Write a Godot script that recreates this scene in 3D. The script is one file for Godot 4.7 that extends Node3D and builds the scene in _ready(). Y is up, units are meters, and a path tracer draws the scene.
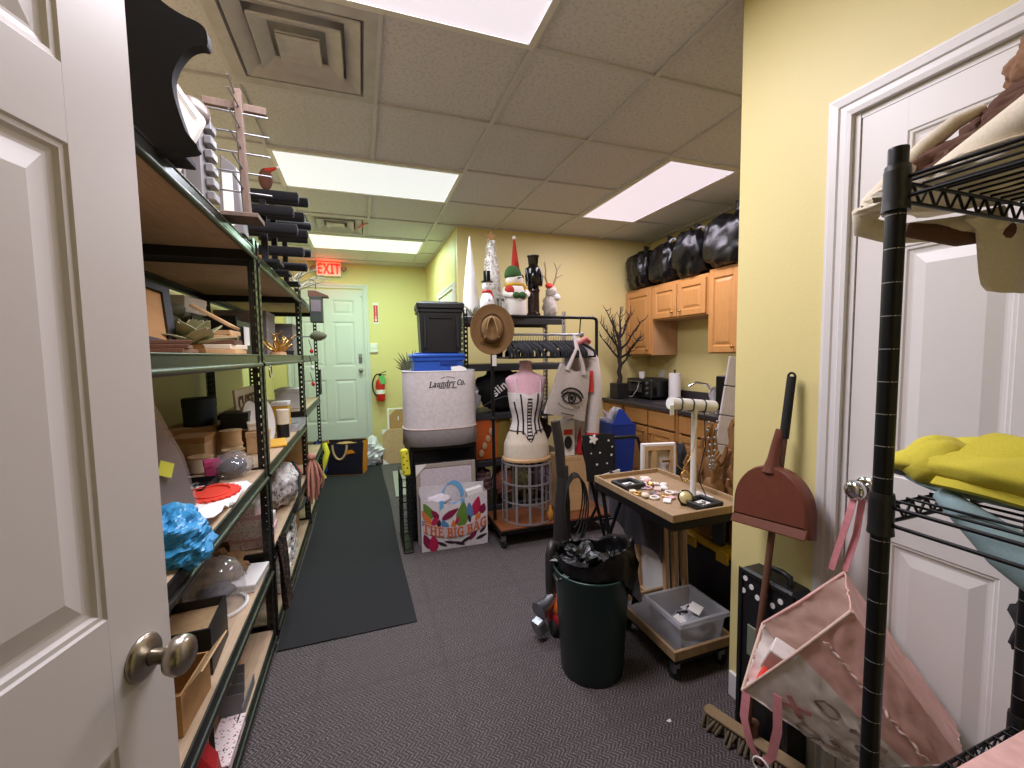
extends Node3D
# A back room of a shop: metal shelving along one side, a kitchenette alcove, a wire rack by a closed door.

var M := {}
var taken := {}
var rng := RandomNumberGenerator.new()

# ---------- mesh builder ----------
class MB:
	var st := SurfaceTool.new()
	var grp := 0
	func _init():
		st.begin(Mesh.PRIMITIVE_TRIANGLES)
	func tri(a, b, c, g = -1):
		st.set_smooth_group(g)
		st.add_vertex(a); st.add_vertex(c); st.add_vertex(b)
	func quad(a, b, c, d, g = -1):
		tri(a, b, c, g); tri(a, c, d, g)
	func quad2(a, b, c, d) -> MB:
		quad(a, b, c, d)
		return self
	func box(c: Vector3, s: Vector3, bev := 0.0, bs := Basis.IDENTITY) -> MB:
		var h := s * 0.5
		if bev <= 0.0:
			var p := []
			for i in 8:
				p.append(c + bs * Vector3(h.x if i & 1 else -h.x, h.y if i & 2 else -h.y, h.z if i & 4 else -h.z))
			quad(p[4], p[5], p[7], p[6]); quad(p[1], p[0], p[2], p[3]); quad(p[5], p[1], p[3], p[7])
			quad(p[0], p[4], p[6], p[2]); quad(p[6], p[7], p[3], p[2]); quad(p[0], p[1], p[5], p[4])
			return self
		bev = minf(bev, minf(h.x, minf(h.y, h.z)) * 0.95)
		var f := func(sx, sy, sz, k):
			var v := Vector3(sx * h.x, sy * h.y, sz * h.z)
			for j in 3:
				if j != k: v[j] -= signf(v[j]) * bev
			return c + bs * v
		for k in 3:
			var u := (k + 1) % 3
			var w := (k + 2) % 3
			for sg in [-1, 1]:
				var q := []
				for e in [[-1, -1], [1, -1], [1, 1], [-1, 1]]:
					var a := [0, 0, 0]
					a[k] = sg; a[u] = e[0]; a[w] = e[1]
					q.append(f.call(a[0], a[1], a[2], k))
				if sg > 0: quad(q[0], q[1], q[2], q[3])
				else: quad(q[3], q[2], q[1], q[0])
			for e in [[-1, -1], [1, -1], [1, 1], [-1, 1]]:
				var a0 := [0, 0, 0]
				var a1 := [0, 0, 0]
				a0[k] = -1; a1[k] = 1
				a0[u] = e[0]; a1[u] = e[0]; a0[w] = e[1]; a1[w] = e[1]
				var q0 = f.call(a0[0], a0[1], a0[2], u)
				var q1 = f.call(a1[0], a1[1], a1[2], u)
				var q2 = f.call(a1[0], a1[1], a1[2], w)
				var q3 = f.call(a0[0], a0[1], a0[2], w)
				if e[0] * e[1] > 0: quad(q3, q2, q1, q0)
				else: quad(q0, q1, q2, q3)
		for i in 8:
			var sx := 1 if i & 1 else -1
			var sy := 1 if i & 2 else -1
			var sz := 1 if i & 4 else -1
			var t0 = f.call(sx, sy, sz, 0)
			var t1 = f.call(sx, sy, sz, 1)
			var t2 = f.call(sx, sy, sz, 2)
			if sx * sy * sz > 0: tri(t0, t1, t2)
			else: tri(t0, t2, t1)
		return self
	func grid(rows: Array, close_u := false, g := 0) -> MB:
		# rows: arrays of points; smooth surface
		for i in rows.size() - 1:
			var n: int = rows[i].size()
			for j in (n if close_u else n - 1):
				var k := (j + 1) % n
				quad(rows[i][j], rows[i][k], rows[i + 1][k], rows[i + 1][j], g)
		return self
	func sheet(rows: Array, th := 0.004) -> MB:
		# a cloth or paper with real thickness
		var nr := rows.size()
		var nc: int = rows[0].size()
		var back := []
		for i in nr:
			var r := []
			for j in nc:
				var du: Vector3 = rows[i][mini(j + 1, nc - 1)] - rows[i][maxi(j - 1, 0)]
				var dv: Vector3 = rows[mini(i + 1, nr - 1)][j] - rows[maxi(i - 1, 0)][j]
				var n := du.cross(dv)
				n = n.normalized() if n.length() > 1e-9 else Vector3.UP
				r.append(rows[i][j] - n * th)
			back.append(r)
		grid(rows)
		for i in nr - 1:
			for j in nc - 1:
				quad(back[i][j], back[i + 1][j], back[i + 1][j + 1], back[i][j + 1], 0)
		for j in nc - 1:
			quad(rows[0][j + 1], rows[0][j], back[0][j], back[0][j + 1])
			quad(rows[nr - 1][j], rows[nr - 1][j + 1], back[nr - 1][j + 1], back[nr - 1][j])
		for i in nr - 1:
			quad(rows[i][0], rows[i + 1][0], back[i + 1][0], back[i][0])
			quad(rows[i + 1][nc - 1], rows[i][nc - 1], back[i][nc - 1], back[i + 1][nc - 1])
		return self
	func tube(pts: Array, r, n := 8, closed := false) -> MB:
		var m := pts.size()
		var rings := []
		var t0: Vector3 = (pts[1] - pts[0]).normalized()
		var up := Vector3.UP if absf(t0.y) < 0.9 else Vector3.RIGHT
		var nn := t0.cross(up).normalized()
		for i in m:
			var a: Vector3 = pts[i - 1] if i > 0 else (pts[m - 1] if closed else pts[0])
			var b: Vector3 = pts[i + 1] if i < m - 1 else (pts[0] if closed else pts[m - 1])
			var t := (b - a).normalized()
			nn = (nn - t * nn.dot(t)).normalized()
			var bb := t.cross(nn)
			var rad: float = r[i] if r is Array else r
			var ring := []
			for k in n:
				var an := TAU * k / n
				ring.append(pts[i] + (nn * cos(an) + bb * sin(an)) * rad)
			rings.append(ring)
		for i in (m if closed else m - 1):
			var A: Array = rings[i]
			var B2: Array = rings[(i + 1) % m]
			for k in n:
				var k2 := (k + 1) % n
				quad(A[k], A[k2], B2[k2], B2[k], 0)
		if not closed:
			for k in range(1, n - 1):
				tri(rings[0][0], rings[0][k + 1], rings[0][k])
				tri(rings[m - 1][0], rings[m - 1][k], rings[m - 1][k + 1])
		return self
	func rod(a: Vector3, b: Vector3, r := 0.01, n := 8, r2 := -1.0) -> MB:
		return tube([a, b], [r, r if r2 < 0 else r2], n)
	func lathe(prof: Array, at := Vector3.ZERO, n := 20, sharp := false, bs := Basis.IDENTITY, sc := Vector2.ONE) -> MB:
		for i in prof.size() - 1:
			var g := 0
			if sharp:
				grp += 1; g = grp
			for k in n:
				var a0 := TAU * k / n
				var a1 := TAU * (k + 1) / n
				var f := func(p, a): return at + bs * Vector3(p[0] * cos(a) * sc.x, p[1], p[0] * sin(a) * sc.y)
				var p0 = f.call(prof[i], a0)
				var p1 = f.call(prof[i], a1)
				var p2 = f.call(prof[i + 1], a1)
				var p3 = f.call(prof[i + 1], a0)
				if prof[i][0] < 1e-6: tri(p0, p3, p2, g)
				elif prof[i + 1][0] < 1e-6: tri(p0, p2, p1, g)
				else: quad(p0, p3, p2, p1, g)
		return self
	func prism(poly: Array, d: float, tf := Transform3D.IDENTITY, bev := 0.0) -> MB:
		# poly in local XY (counter-clockwise), from z 0 to d
		var pv := PackedVector2Array()
		for p in poly: pv.append(Vector2(p[0], p[1]))
		if Geometry2D.is_polygon_clockwise(pv): pv.reverse()
		var inner := pv
		if bev > 0.0:
			var off := Geometry2D.offset_polygon(pv, -bev)
			if off.size() > 0 and off[0].size() == pv.size():
				# line up the two loops
				var best := 0
				for i in off[0].size():
					if off[0][i].distance_to(pv[0]) < off[0][best].distance_to(pv[0]): best = i
				inner = PackedVector2Array()
				for i in pv.size(): inner.append(off[0][(i + best) % pv.size()])
			else: bev = 0.0
		var idx := Geometry2D.triangulate_polygon(inner)
		var V := func(p, z): return tf * Vector3(p.x, p.y, z)
		for i in range(0, idx.size(), 3):
			var a := inner[idx[i]]
			var b := inner[idx[i + 1]]
			var c := inner[idx[i + 2]]
			if (b - a).cross(c - a) < 0:
				var s := b
				b = c; c = s
			tri(V.call(a, d), V.call(b, d), V.call(c, d))
			tri(V.call(a, 0), V.call(c, 0), V.call(b, 0))
		var n := pv.size()
		for i in n:
			var j := (i + 1) % n
			quad(V.call(pv[i], bev), V.call(pv[j], bev), V.call(pv[j], d - bev), V.call(pv[i], d - bev))
			if bev > 0.0:
				quad(V.call(pv[i], d - bev), V.call(pv[j], d - bev), V.call(inner[j], d), V.call(inner[i], d))
				quad(V.call(inner[i], 0), V.call(inner[j], 0), V.call(pv[j], bev), V.call(pv[i], bev))
		return self
	func blob(c: Vector3, r: Vector3, noise: FastNoiseLite = null, amt := 0.0, nu := 24, nv := 16, flat_below := -9.0, bs := Basis.IDENTITY, pw := 1.0, g := 0) -> MB:
		var rows := []
		for i in nv + 1:
			var th := PI * i / nv
			var row := []
			for j in nu:
				var ph := TAU * j / nu
				var d := Vector3(sin(th) * cos(ph), -cos(th), -sin(th) * sin(ph))
				if pw != 1.0:
					d = Vector3(signf(d.x) * pow(absf(d.x), pw), signf(d.y) * pow(absf(d.y), pw), signf(d.z) * pow(absf(d.z), pw))
				var k := 1.0
				if noise: k += amt * noise.get_noise_3dv(d * 10.0 + c * 37.0)
				var p := d * r * k
				p = bs * p
				if p.y < flat_below: p.y = flat_below
				row.append(c + p)
			rows.append(row)
		grid(rows, true, g)
		return self
	func strip(pts: Array, w, nrm: Vector3, th := 0.002) -> MB:
		# a flat ribbon along pts lying on a surface of normal nrm
		var rows := []
		for i in pts.size():
			var t: Vector3 = (pts[mini(i + 1, pts.size() - 1)] - pts[maxi(i - 1, 0)]).normalized()
			var sd := nrm.cross(t).normalized()
			var ww: float = w[i] if w is Array else w
			rows.append([pts[i] - sd * ww / 2 + nrm * th, pts[i] + sd * ww / 2 + nrm * th])
		return sheet(rows, th)
	func frame(w: float, h: float, bar: float, d: float, tf := Transform3D.IDENTITY, bev := 0.0) -> MB:
		# a rectangular frame in local XY around the centre, z 0..d
		for s in [-1, 1]:
			box(tf * Vector3(s * (w - bar) / 2, 0, d / 2), Vector3(bar, h, d), bev, tf.basis)
			box(tf * Vector3(0, s * (h - bar) / 2, d / 2), Vector3(w - 2 * bar, bar, d), bev, tf.basis)
		return self
	func nest(w: float, h: float, prof: Array, tf := Transform3D.IDENTITY) -> MB:
		# nested rectangles: prof of [inset, depth]; the last one is filled
		var loops := []
		for p in prof:
			var x: float = w / 2 - p[0]
			var y: float = h / 2 - p[0]
			loops.append([tf * Vector3(-x, -y, p[1]), tf * Vector3(x, -y, p[1]), tf * Vector3(x, y, p[1]), tf * Vector3(-x, y, p[1])])
		for i in loops.size() - 1:
			for k in 4:
				var k2 := (k + 1) % 4
				quad(loops[i][k], loops[i][k2], loops[i + 1][k2], loops[i + 1][k])
		var l: Array = loops[-1]
		quad(l[0], l[1], l[2], l[3])
		return self
	func done() -> ArrayMesh:
		st.generate_normals()
		return st.commit()

func nb() -> MB: return MB.new()
func V(x, y, z) -> Vector3: return Vector3(x, y, z)
func T(p: Vector3, rx := 0.0, ry := 0.0, rz := 0.0) -> Transform3D:
	return Transform3D(Basis.from_euler(Vector3(deg_to_rad(rx), deg_to_rad(ry), deg_to_rad(rz))), p)
func E(rx := 0.0, ry := 0.0, rz := 0.0) -> Basis:
	return Basis.from_euler(Vector3(deg_to_rad(rx), deg_to_rad(ry), deg_to_rad(rz)))
func smooth_poly(p: Array, k := 5) -> Array:
	var out := []
	var n := p.size()
	for i in n:
		var a := Vector2(p[(i - 1 + n) % n][0], p[(i - 1 + n) % n][1])
		var b := Vector2(p[i][0], p[i][1])
		var c := Vector2(p[(i + 1) % n][0], p[(i + 1) % n][1])
		var d := Vector2(p[(i + 2) % n][0], p[(i + 2) % n][1])
		for j in k:
			var q := b.cubic_interpolate(c, a, d, j / float(k))
			out.append([q.x, q.y])
	return out
func noise(f := 0.1, s := 1, t := FastNoiseLite.TYPE_SIMPLEX_SMOOTH) -> FastNoiseLite:
	var n := FastNoiseLite.new()
	n.noise_type = t; n.frequency = f; n.seed = s; n.fractal_octaves = 3
	return n

# ---------- scene tree ----------
func numbered(called: String) -> String:
	var n: int = taken.get(called, 0)
	taken[called] = n + 1
	return called if n == 0 else "%s_%03d" % [called, n]
func tag(o, label, category, group = ""):
	o.set_meta("label", label); o.set_meta("category", category)
	if group != "": o.set_meta("group", group)
	return o
func thing(called, label, category, at := Vector3.ZERO, turn := 0.0, group := "") -> Node3D:
	var o := Node3D.new()
	o.name = numbered(called)
	add_child(o)
	o.position = at; o.rotation.y = deg_to_rad(turn)
	tag(o, label, category, group)
	return o
func part(parent: Node, called: String, b, m: Material, label := "") -> MeshInstance3D:
	var o := MeshInstance3D.new()
	o.name = called
	o.mesh = b if b is Mesh else b.done()
	o.material_override = m
	o.cast_shadow = GeometryInstance3D.SHADOW_CASTING_SETTING_ON
	parent.add_child(o, true)
	if label != "": o.set_meta("label", label)
	return o
func solo(called, label, category, b, m, at := Vector3.ZERO, turn := 0.0, group := "") -> MeshInstance3D:
	var o := part(self, numbered(called), b, m)
	o.position = at; o.rotation.y = deg_to_rad(turn)
	tag(o, label, category, group)
	return o
func setting(called: String) -> Node3D:
	var o := Node3D.new()
	o.name = called
	add_child(o)
	o.set_meta("kind", "structure")
	return o
func struct_mesh(called, b, m) -> MeshInstance3D:
	var o := part(self, called, b, m)
	o.set_meta("kind", "structure")
	return o
func copy(o: Node3D, at: Vector3, turn := 0.0, label := "", called := "") -> Node3D:
	var c: Node3D = o.duplicate()
	c.name = numbered(called if called != "" else String(o.get_meta("stem")))
	add_child(c)
	c.position = at; c.rotation.y = deg_to_rad(turn)
	if label != "": c.set_meta("label", label)
	return c

# ---------- materials ----------
func seamless(f: float, s: int, size := 256, t := FastNoiseLite.TYPE_SIMPLEX_SMOOTH, oct := 4, h := 0) -> Image:
	var n := noise(f, s, t)
	n.fractal_octaves = oct
	return n.get_seamless_image(size, h if h > 0 else size, false, false, 0.15, true)
func ramped(im: Image, cols: Array, offs: Array) -> ImageTexture:
	var g := Gradient.new()
	var pc := PackedColorArray()
	var po := PackedFloat32Array()
	for c in cols: pc.append(c)
	for o in offs: po.append(o)
	g.colors = pc; g.offsets = po
	var out := Image.create_empty(im.get_width(), im.get_height(), false, Image.FORMAT_RGB8)
	for y in im.get_height():
		for x in im.get_width():
			out.set_pixel(x, y, g.sample(im.get_pixel(x, y).r))
	return ImageTexture.create_from_image(out)
func C8(r, g, b) -> Color: return Color(r / 255.0, g / 255.0, b / 255.0)
func mat(called: String, c: Color, rough := 0.6, metal := 0.0) -> StandardMaterial3D:
	var m := StandardMaterial3D.new()
	m.albedo_color = c; m.roughness = rough; m.metallic = metal
	M[called] = m
	return m
var weave_tex: ImageTexture
var mottle_tex: ImageTexture
var bump_tex: ImageTexture
func tri_on(m: StandardMaterial3D, scale: float, world := true):
	m.uv1_triplanar = true
	m.uv1_world_triplanar = world
	m.uv1_scale = Vector3.ONE * scale
	return m
func mottled(called: String, c: Color, rough := 0.7, scale := 3.0, bump := 0.0) -> StandardMaterial3D:
	var m := mat(called, c, rough)
	m.albedo_texture = mottle_tex
	tri_on(m, scale)
	if bump > 0.0:
		m.normal_enabled = true; m.normal_texture = bump_tex; m.normal_scale = bump
	return m
func cloth(called: String, c: Color, scale := 6.0, bump := 0.6) -> StandardMaterial3D:
	var m := mottled(called, c, 0.95, scale, bump * 0.7)
	m.rim_enabled = true; m.rim = 0.25; m.rim_tint = 0.6
	return m
func woody(called: String, dark: Color, light: Color, scale := 1.6, rough := 0.5, s := 3) -> StandardMaterial3D:
	var im := seamless(0.012, s, 256)
	var streak := Image.create_empty(256, 256, false, Image.FORMAT_RGB8)
	var n := noise(0.05, s + 9)
	n.fractal_octaves = 4
	for x in 256:
		for y in 256:
			var w: float = im.get_pixel(x, y).r
			var a := TAU * x / 256.0
			var b := TAU * y / 256.0
			var v := n.get_noise_3d(cos(a) * 220.0 + w * 40.0, sin(a) * 220.0, cos(b) * 9.0) * 0.5 + 0.5
			v = clampf(v * 0.75 + w * 0.3, 0, 1)
			streak.set_pixel(x, y, dark.lerp(light, v))
	var m := mat(called, Color.WHITE, rough)
	m.albedo_texture = ImageTexture.create_from_image(streak)
	tri_on(m, scale)
	return m
func glassy(called: String, c: Color, alpha: float, rough := 0.05) -> StandardMaterial3D:
	var m := mat(called, Color(c.r, c.g, c.b, alpha), rough)
	m.transparency = BaseMaterial3D.TRANSPARENCY_ALPHA
	return m
func glow(called: String, c: Color, e: float) -> StandardMaterial3D:
	var m := mat(called, c, 0.5)
	m.emission_enabled = true; m.emission = c; m.emission_energy_multiplier = e
	return m

# ---------- lettering ----------
func letters(text: String, size: float, depth := 0.002, serif := false, bold := false, bend = null, slant := 0.0) -> ArrayMesh:
	var f := SystemFont.new()
	f.font_names = PackedStringArray(["Droid Serif" if serif else "Droid Sans"])
	f.font_weight = 700 if bold else 400
	f.font_italic = slant != 0.0
	var t := TextMesh.new()
	t.text = text; t.font = f; t.font_size = 64; t.pixel_size = size / 64.0; t.depth = depth
	var arr := t.get_mesh_arrays()
	var vs: PackedVector3Array = arr[Mesh.ARRAY_VERTEX]
	if bend != null:
		for i in vs.size(): vs[i] = bend.call(vs[i])
	var ix: PackedInt32Array = arr[Mesh.ARRAY_INDEX]
	var st := SurfaceTool.new()
	st.begin(Mesh.PRIMITIVE_TRIANGLES)
	st.set_smooth_group(-1)
	for i in ix: st.add_vertex(vs[i])
	st.generate_normals()
	return st.commit()

# ---------- main ----------
const FLOOR_TO_CEILING := 2.64
func _ready():
	rng.seed = 7
	var cam := Camera3D.new()
	cam.name = "camera"
	add_child(cam)
	var yaw := deg_to_rad(19.4)
	var pit := deg_to_rad(-4.0)
	var rol := deg_to_rad(0.8)
	var fw := V(sin(yaw) * cos(pit), sin(pit), -cos(yaw) * cos(pit))
	var rt := V(cos(yaw), 0, sin(yaw))
	var up := rt.cross(fw)
	cam.transform = Transform3D(Basis(rt * cos(rol) - up * sin(rol), up * cos(rol) + rt * sin(rol), -fw), V(0, 1.37, 0))
	cam.fov = rad_to_deg(2.0 * atan(384.0 / 425.0))
	cam.near = 0.02
	cam.current = true
	var we := WorldEnvironment.new()
	we.name = "world"
	var env := Environment.new()
	env.background_mode = Environment.BG_COLOR
	env.background_color = Color(0.02, 0.02, 0.02)
	env.ambient_light_source = Environment.AMBIENT_SOURCE_DISABLED
	env.tonemap_mode = Environment.TONE_MAPPER_LINEAR
	env.tonemap_exposure = 1.0
	env.sdfgi_enabled = true; env.ssao_enabled = true; env.ssil_enabled = true
	we.environment = env
	add_child(we)
	materials()
	room()
	ceiling_fixtures()
	doors()
	exit_end()
	left_shelving()
	left_goods()
	stack_and_rack()
	kitchen()
	table_corner()
	near_side()
	print("things ", get_child_count())

func materials():
	mottle_tex = ramped(seamless(0.02, 11), [C8(240, 239, 237), C8(255, 255, 255)], [0.2, 0.8])
	var bi := seamless(0.06, 21)
	bi.bump_map_to_normal_map(2.0)
	bump_tex = ImageTexture.create_from_image(bi)
	var wi := Image.create_empty(128, 128, false, Image.FORMAT_L8)
	for y in 128:
		for x in 128:
			var v := 0.5 + 0.25 * sin(x * TAU / 8.0) * (1.0 if (y / 8) % 2 == 0 else -1.0) + 0.25 * sin(y * TAU / 8.0)
			wi.set_pixel(x, y, Color(v, v, v))
	wi.bump_map_to_normal_map(1.5)
	weave_tex = ImageTexture.create_from_image(wi)
	# room
	var wm := mat("wall", C8(220, 205, 141), 0.5)
	wm.normal_enabled = true; wm.normal_texture = bump_tex; wm.normal_scale = 0.12
	tri_on(wm, 4.0)
	var ti := ramped(seamless(0.05, 31, 512, FastNoiseLite.TYPE_SIMPLEX, 3), [C8(198, 197, 203), C8(213, 212, 218), C8(217, 216, 222)], [0.22, 0.32, 0.8])
	var tile := mat("tile", Color.WHITE, 0.95)
	tile.albedo_texture = ti
	var tb := seamless(0.05, 31, 512, FastNoiseLite.TYPE_SIMPLEX, 3)
	tb.bump_map_to_normal_map(6.0)
	tile.normal_enabled = true; tile.normal_texture = ImageTexture.create_from_image(tb); tile.normal_scale = 0.22
	tri_on(tile, 1.4)
	mat("tbar", C8(204, 203, 208), 0.5)
	# carpet: dark loop pile with short light flecks set in a zigzag
	var ci := Image.create_empty(512, 512, false, Image.FORMAT_RGB8)
	var ch := Image.create_empty(512, 512, false, Image.FORMAT_L8)
	var cn := seamless(0.3, 41, 512)
	for y in 512:
		for x in 512:
			var band := (y / 20) % 2
			var ph := (x + (y if band == 0 else -y)) % 16
			if ph < 0: ph += 16
			var ridge := 0.5 + 0.5 * sin(TAU * ph / 16.0)
			var n: float = cn.get_pixel(x, y).r
			var c := C8(54, 48, 49).lerp(C8(100, 91, 91), ridge * 0.42 + n * 0.5)
			if n > 0.62 and ridge > 0.4: c = c.lerp(C8(190, 178, 172), 0.75)
			if n < 0.3: c = C8(38, 33, 36)
			ci.set_pixel(x, y, c)
			ch.set_pixel(x, y, Color(ridge * 0.6 + n * 0.4, 0, 0))
	var cm := mat("carpet", Color.WHITE, 0.97)
	cm.albedo_texture = ImageTexture.create_from_image(ci)
	ch.bump_map_to_normal_map(5.0)
	cm.normal_enabled = true; cm.normal_texture = ImageTexture.create_from_image(ch); cm.normal_scale = 0.8
	tri_on(cm, 1.9)
	var rm := mottled("runner", C8(32, 32, 35), 0.97, 9.0, 0.6)
	rm.normal_texture = weave_tex
	mat("white_paint", C8(222, 217, 213), 0.42)
	mat("exit_door", C8(206, 208, 204), 0.5)
	mat("trim_white", C8(220, 216, 214), 0.4)
	mat("nickel", C8(176, 168, 154), 0.28, 0.95)
	mat("chrome", C8(215, 215, 218), 0.12, 1.0)
	mat("steel", C8(150, 152, 156), 0.35, 0.9)
	mat("brass", C8(190, 150, 80), 0.3, 0.9)
	mat("gold", C8(212, 170, 96), 0.28, 0.95)
	mat("shelf_metal", C8(46, 45, 42), 0.32, 0.55)
	mat("black_metal", C8(24, 24, 25), 0.42, 0.5)
	mat("black_plastic", C8(24, 24, 26), 0.45)
	mat("black_gloss", C8(14, 14, 15), 0.12)
	mat("rubber", C8(28, 27, 27), 0.85)
	mat("grey_plastic", C8(116, 114, 116), 0.5)
	mat("white_plastic", C8(226, 224, 220), 0.4)
	mat("white_gloss", C8(232, 230, 226), 0.18)
	mat("paper", C8(236, 232, 228), 0.85)
	mat("cream_paper", C8(226, 214, 190), 0.85)
	mat("red_plastic", C8(196, 32, 30), 0.35)
	mat("ink", C8(22, 20, 20), 0.8)
	mottled("velvet_black", C8(20, 20, 26), 0.95, 8.0)
	M.velvet_black.rim_enabled = true; M.velvet_black.rim = 0.4
	woody("particle", C8(164, 136, 108), C8(204, 180, 152), 1.2, 0.8, 5)
	woody("maple", C8(178, 122, 66), C8(208, 154, 92), 1.1, 0.38, 6)
	woody("maple_side", C8(172, 128, 88), C8(198, 158, 118), 1.1, 0.5, 8)
	woody("oak", C8(136, 110, 78), C8(182, 152, 114), 2.0, 0.5, 7)
	woody("walnut", C8(78, 50, 38), C8(126, 86, 64), 2.0, 0.6, 12)
	woody("driftwood", C8(74, 60, 50), C8(122, 100, 84), 3.0, 0.8, 13)
	woody("cherry", C8(92, 50, 28), C8(146, 88, 50), 1.6, 0.4, 14)
	woody("pine", C8(190, 148, 100), C8(222, 186, 140), 2.2, 0.6, 15)
	mottled("kraft", C8(178, 136, 88), 0.85, 4.0, 0.3)
	mottled("kraft_light", C8(200, 166, 122), 0.85, 4.0, 0.3)
	glassy("clear", C8(240, 240, 245), 0.16)
	glassy("haze_plastic", C8(205, 205, 212), 0.38, 0.3)
	mottled("counter", C8(58, 54, 58), 0.3, 6.0)
	var gb := mottled("garbage_film", C8(12, 12, 14), 0.32, 6.0, 0.9)

func room():
	var H := FLOOR_TO_CEILING
	struct_mesh("floor", nb().box(V(1.05, -0.05, -2.3), V(4.7, 0.1, 8.4)), M.carpet)
	struct_mesh("wall_left", nb().box(V(-1.18, H / 2, -2.3), V(0.12, H, 8.4)), M.wall)
	struct_mesh("wall_kitchen", nb().box(V(3.28, H / 2, -2.7), V(0.12, H, 3.3)), M.wall)
	struct_mesh("wall_back", nb().box(V(2.14, H / 2, -4.28), V(2.42, H, 0.12)), M.wall)
	struct_mesh("wall_corridor", nb().box(V(0.99, H / 2, -5.31), V(0.12, H, 2.06)), M.wall)
	struct_mesh("wall_exit", nb().box(V(-0.06, H / 2, -6.4), V(2.24, H, 0.12)), M.wall)
	# the wall with the closed door: its end is the corner beside the dustpan
	var wr := nb().box(V(1.41, H / 2, -1.05), V(0.12, H, 0.40)).box(V(1.41, H / 2 + 1.02, -0.45), V(0.12, H - 2.04, 0.80)).box(V(1.41, H / 2, 0.02), V(0.12, H, 0.14))
	wr.box(V(2.37, H / 2, -1.19), V(1.8, H, 0.12)).box(V(1.60, 1.02, -0.45), V(0.02, 2.04, 0.9))
	struct_mesh("wall_right", wr, M.wall)
	# the wall the photographer's doorway is in, and the hall behind
	struct_mesh("wall_front", nb().box(V(-0.84, H / 2, 0.09), V(0.56, H, 0.12)).box(V(0.95, H / 2, 0.09), V(0.8, H, 0.12)).box(V(0, 2.36, 0.09), V(1.12, 0.56, 0.12)), M.wall)
	struct_mesh("wall_hall", nb().box(V(0.1, H / 2, 1.86), V(2.6, H, 0.12)).box(V(1.41, H / 2, 1.0), V(0.12, H, 1.7)), M.wall)
	# ceiling: a grid of T-bars with lay-in tiles
	var c := setting("ceiling")
	part(c, "deck", nb().box(V(1.05, H + 0.2, -2.3), V(4.7, 0.08, 8.4)), M.tbar)
	var xs := [-1.12]
	var x := -0.5
	while x < 3.2:
		xs.append(x); x += 0.61
	xs.append(3.22)
	var zs := [1.8, 1.403, 0.778, 0.153, -0.472, -1.097, -1.722, -2.347, -2.972, -3.597, -4.222, -4.847, -5.472, -6.097, -6.34]
	var bars := nb()
	for i in zs.size():
		var x1 := 0.93 if zs[i] < -4.23 else (1.4 if zs[i] > -1.1 else 3.22)
		bars.box(V((x1 - 1.12) / 2, H + 0.002, zs[i]), V(x1 + 1.12, 0.012, 0.024))
	for xx in xs:
		var z1 := -6.34 if xx < 0.94 else -4.22
		var z0 := 1.8 if xx < 1.4 else -1.2
		bars.box(V(xx, H + 0.003, (z0 + z1) / 2), V(0.024, 0.012, z0 - z1))
	bars.box(V(0.92, H + 0.002, -5.28), V(0.024, 0.014, 2.12))
	part(c, "grid_bar", bars, M.tbar)
	var skip := {}
	for k in [["-0.5", -1.097], ["0.11", -1.097], ["-0.5", -2.972], ["0.11", -2.972], ["-0.5", -4.847], ["0.11", -4.847], ["1.94", -2.347], ["1.94", -2.972], ["-0.5", -1.722], ["-0.5", -4.222]]:
		skip["%s/%.3f" % [k[0], k[1]]] = true
	var meshes := {}
	for i in xs.size() - 1:
		for j in zs.size() - 1:
			if "%s/%.3f" % [String.num(xs[i], 2), zs[j]] in skip: continue
			if zs[j] < -4.0 and xs[i] > 0.9: continue
			if zs[j] > -1.0 and xs[i] > 1.3: continue
			var x1: float = xs[i + 1]
			if zs[j] < -4.0 and x1 > 0.93: x1 = 0.93
			var w: float = snappedf(x1 - xs[i] - 0.02, 0.001)
			var d: float = snappedf(zs[j] - zs[j + 1] - 0.02, 0.001)
			if w < 0.02 or d < 0.02: continue
			var key := "%s_%s" % [w, d]
			if not meshes.has(key): meshes[key] = nb().box(Vector3.ZERO, V(w, 0.02, d), 0.003).done()
			var t := part(c, "tile", meshes[key], M.tile)
			t.position = V((x1 + xs[i]) / 2, H + 0.0185, (zs[j] + zs[j + 1]) / 2)

func troffer(label, x0, x1, z0, z1, tint: Color, energy: float, seen: Color):
	var H := FLOOR_TO_CEILING
	var t := thing("ceiling_light", label, "light", V((x0 + x1) / 2, H, (z0 + z1) / 2), 0, "fluorescent panels in the ceiling")
	var w: float = x1 - x0
	var d: float = z1 - z0
	part(t, "housing", nb().box(V(0, 0.075, 0), V(w - 0.03, 0.09, d - 0.03)), M.tbar)
	part(t, "frame", nb().frame(w - 0.01, d - 0.01, 0.028, 0.012, T(V(0, -0.002, 0), 90)), M.white_plastic)
	var lm := glow("lens_%d" % get_child_count(), seen, 0.82)
	part(t, "lens", nb().box(V(0, -0.0075, 0), V(w - 0.062, 0.005, d - 0.062)), lm, "glowing prismatic diffuser")
	var l := AreaLight3D.new()
	l.name = "panel_light"
	t.add_child(l)
	l.area_size = Vector2(w - 0.07, d - 0.07)
	l.position = V(0, -0.0125, 0)
	l.rotation.x = -PI / 2
	l.light_color = tint
	l.light_energy = energy
	l.area_range = 14.0
	l.shadow_enabled = true

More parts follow.
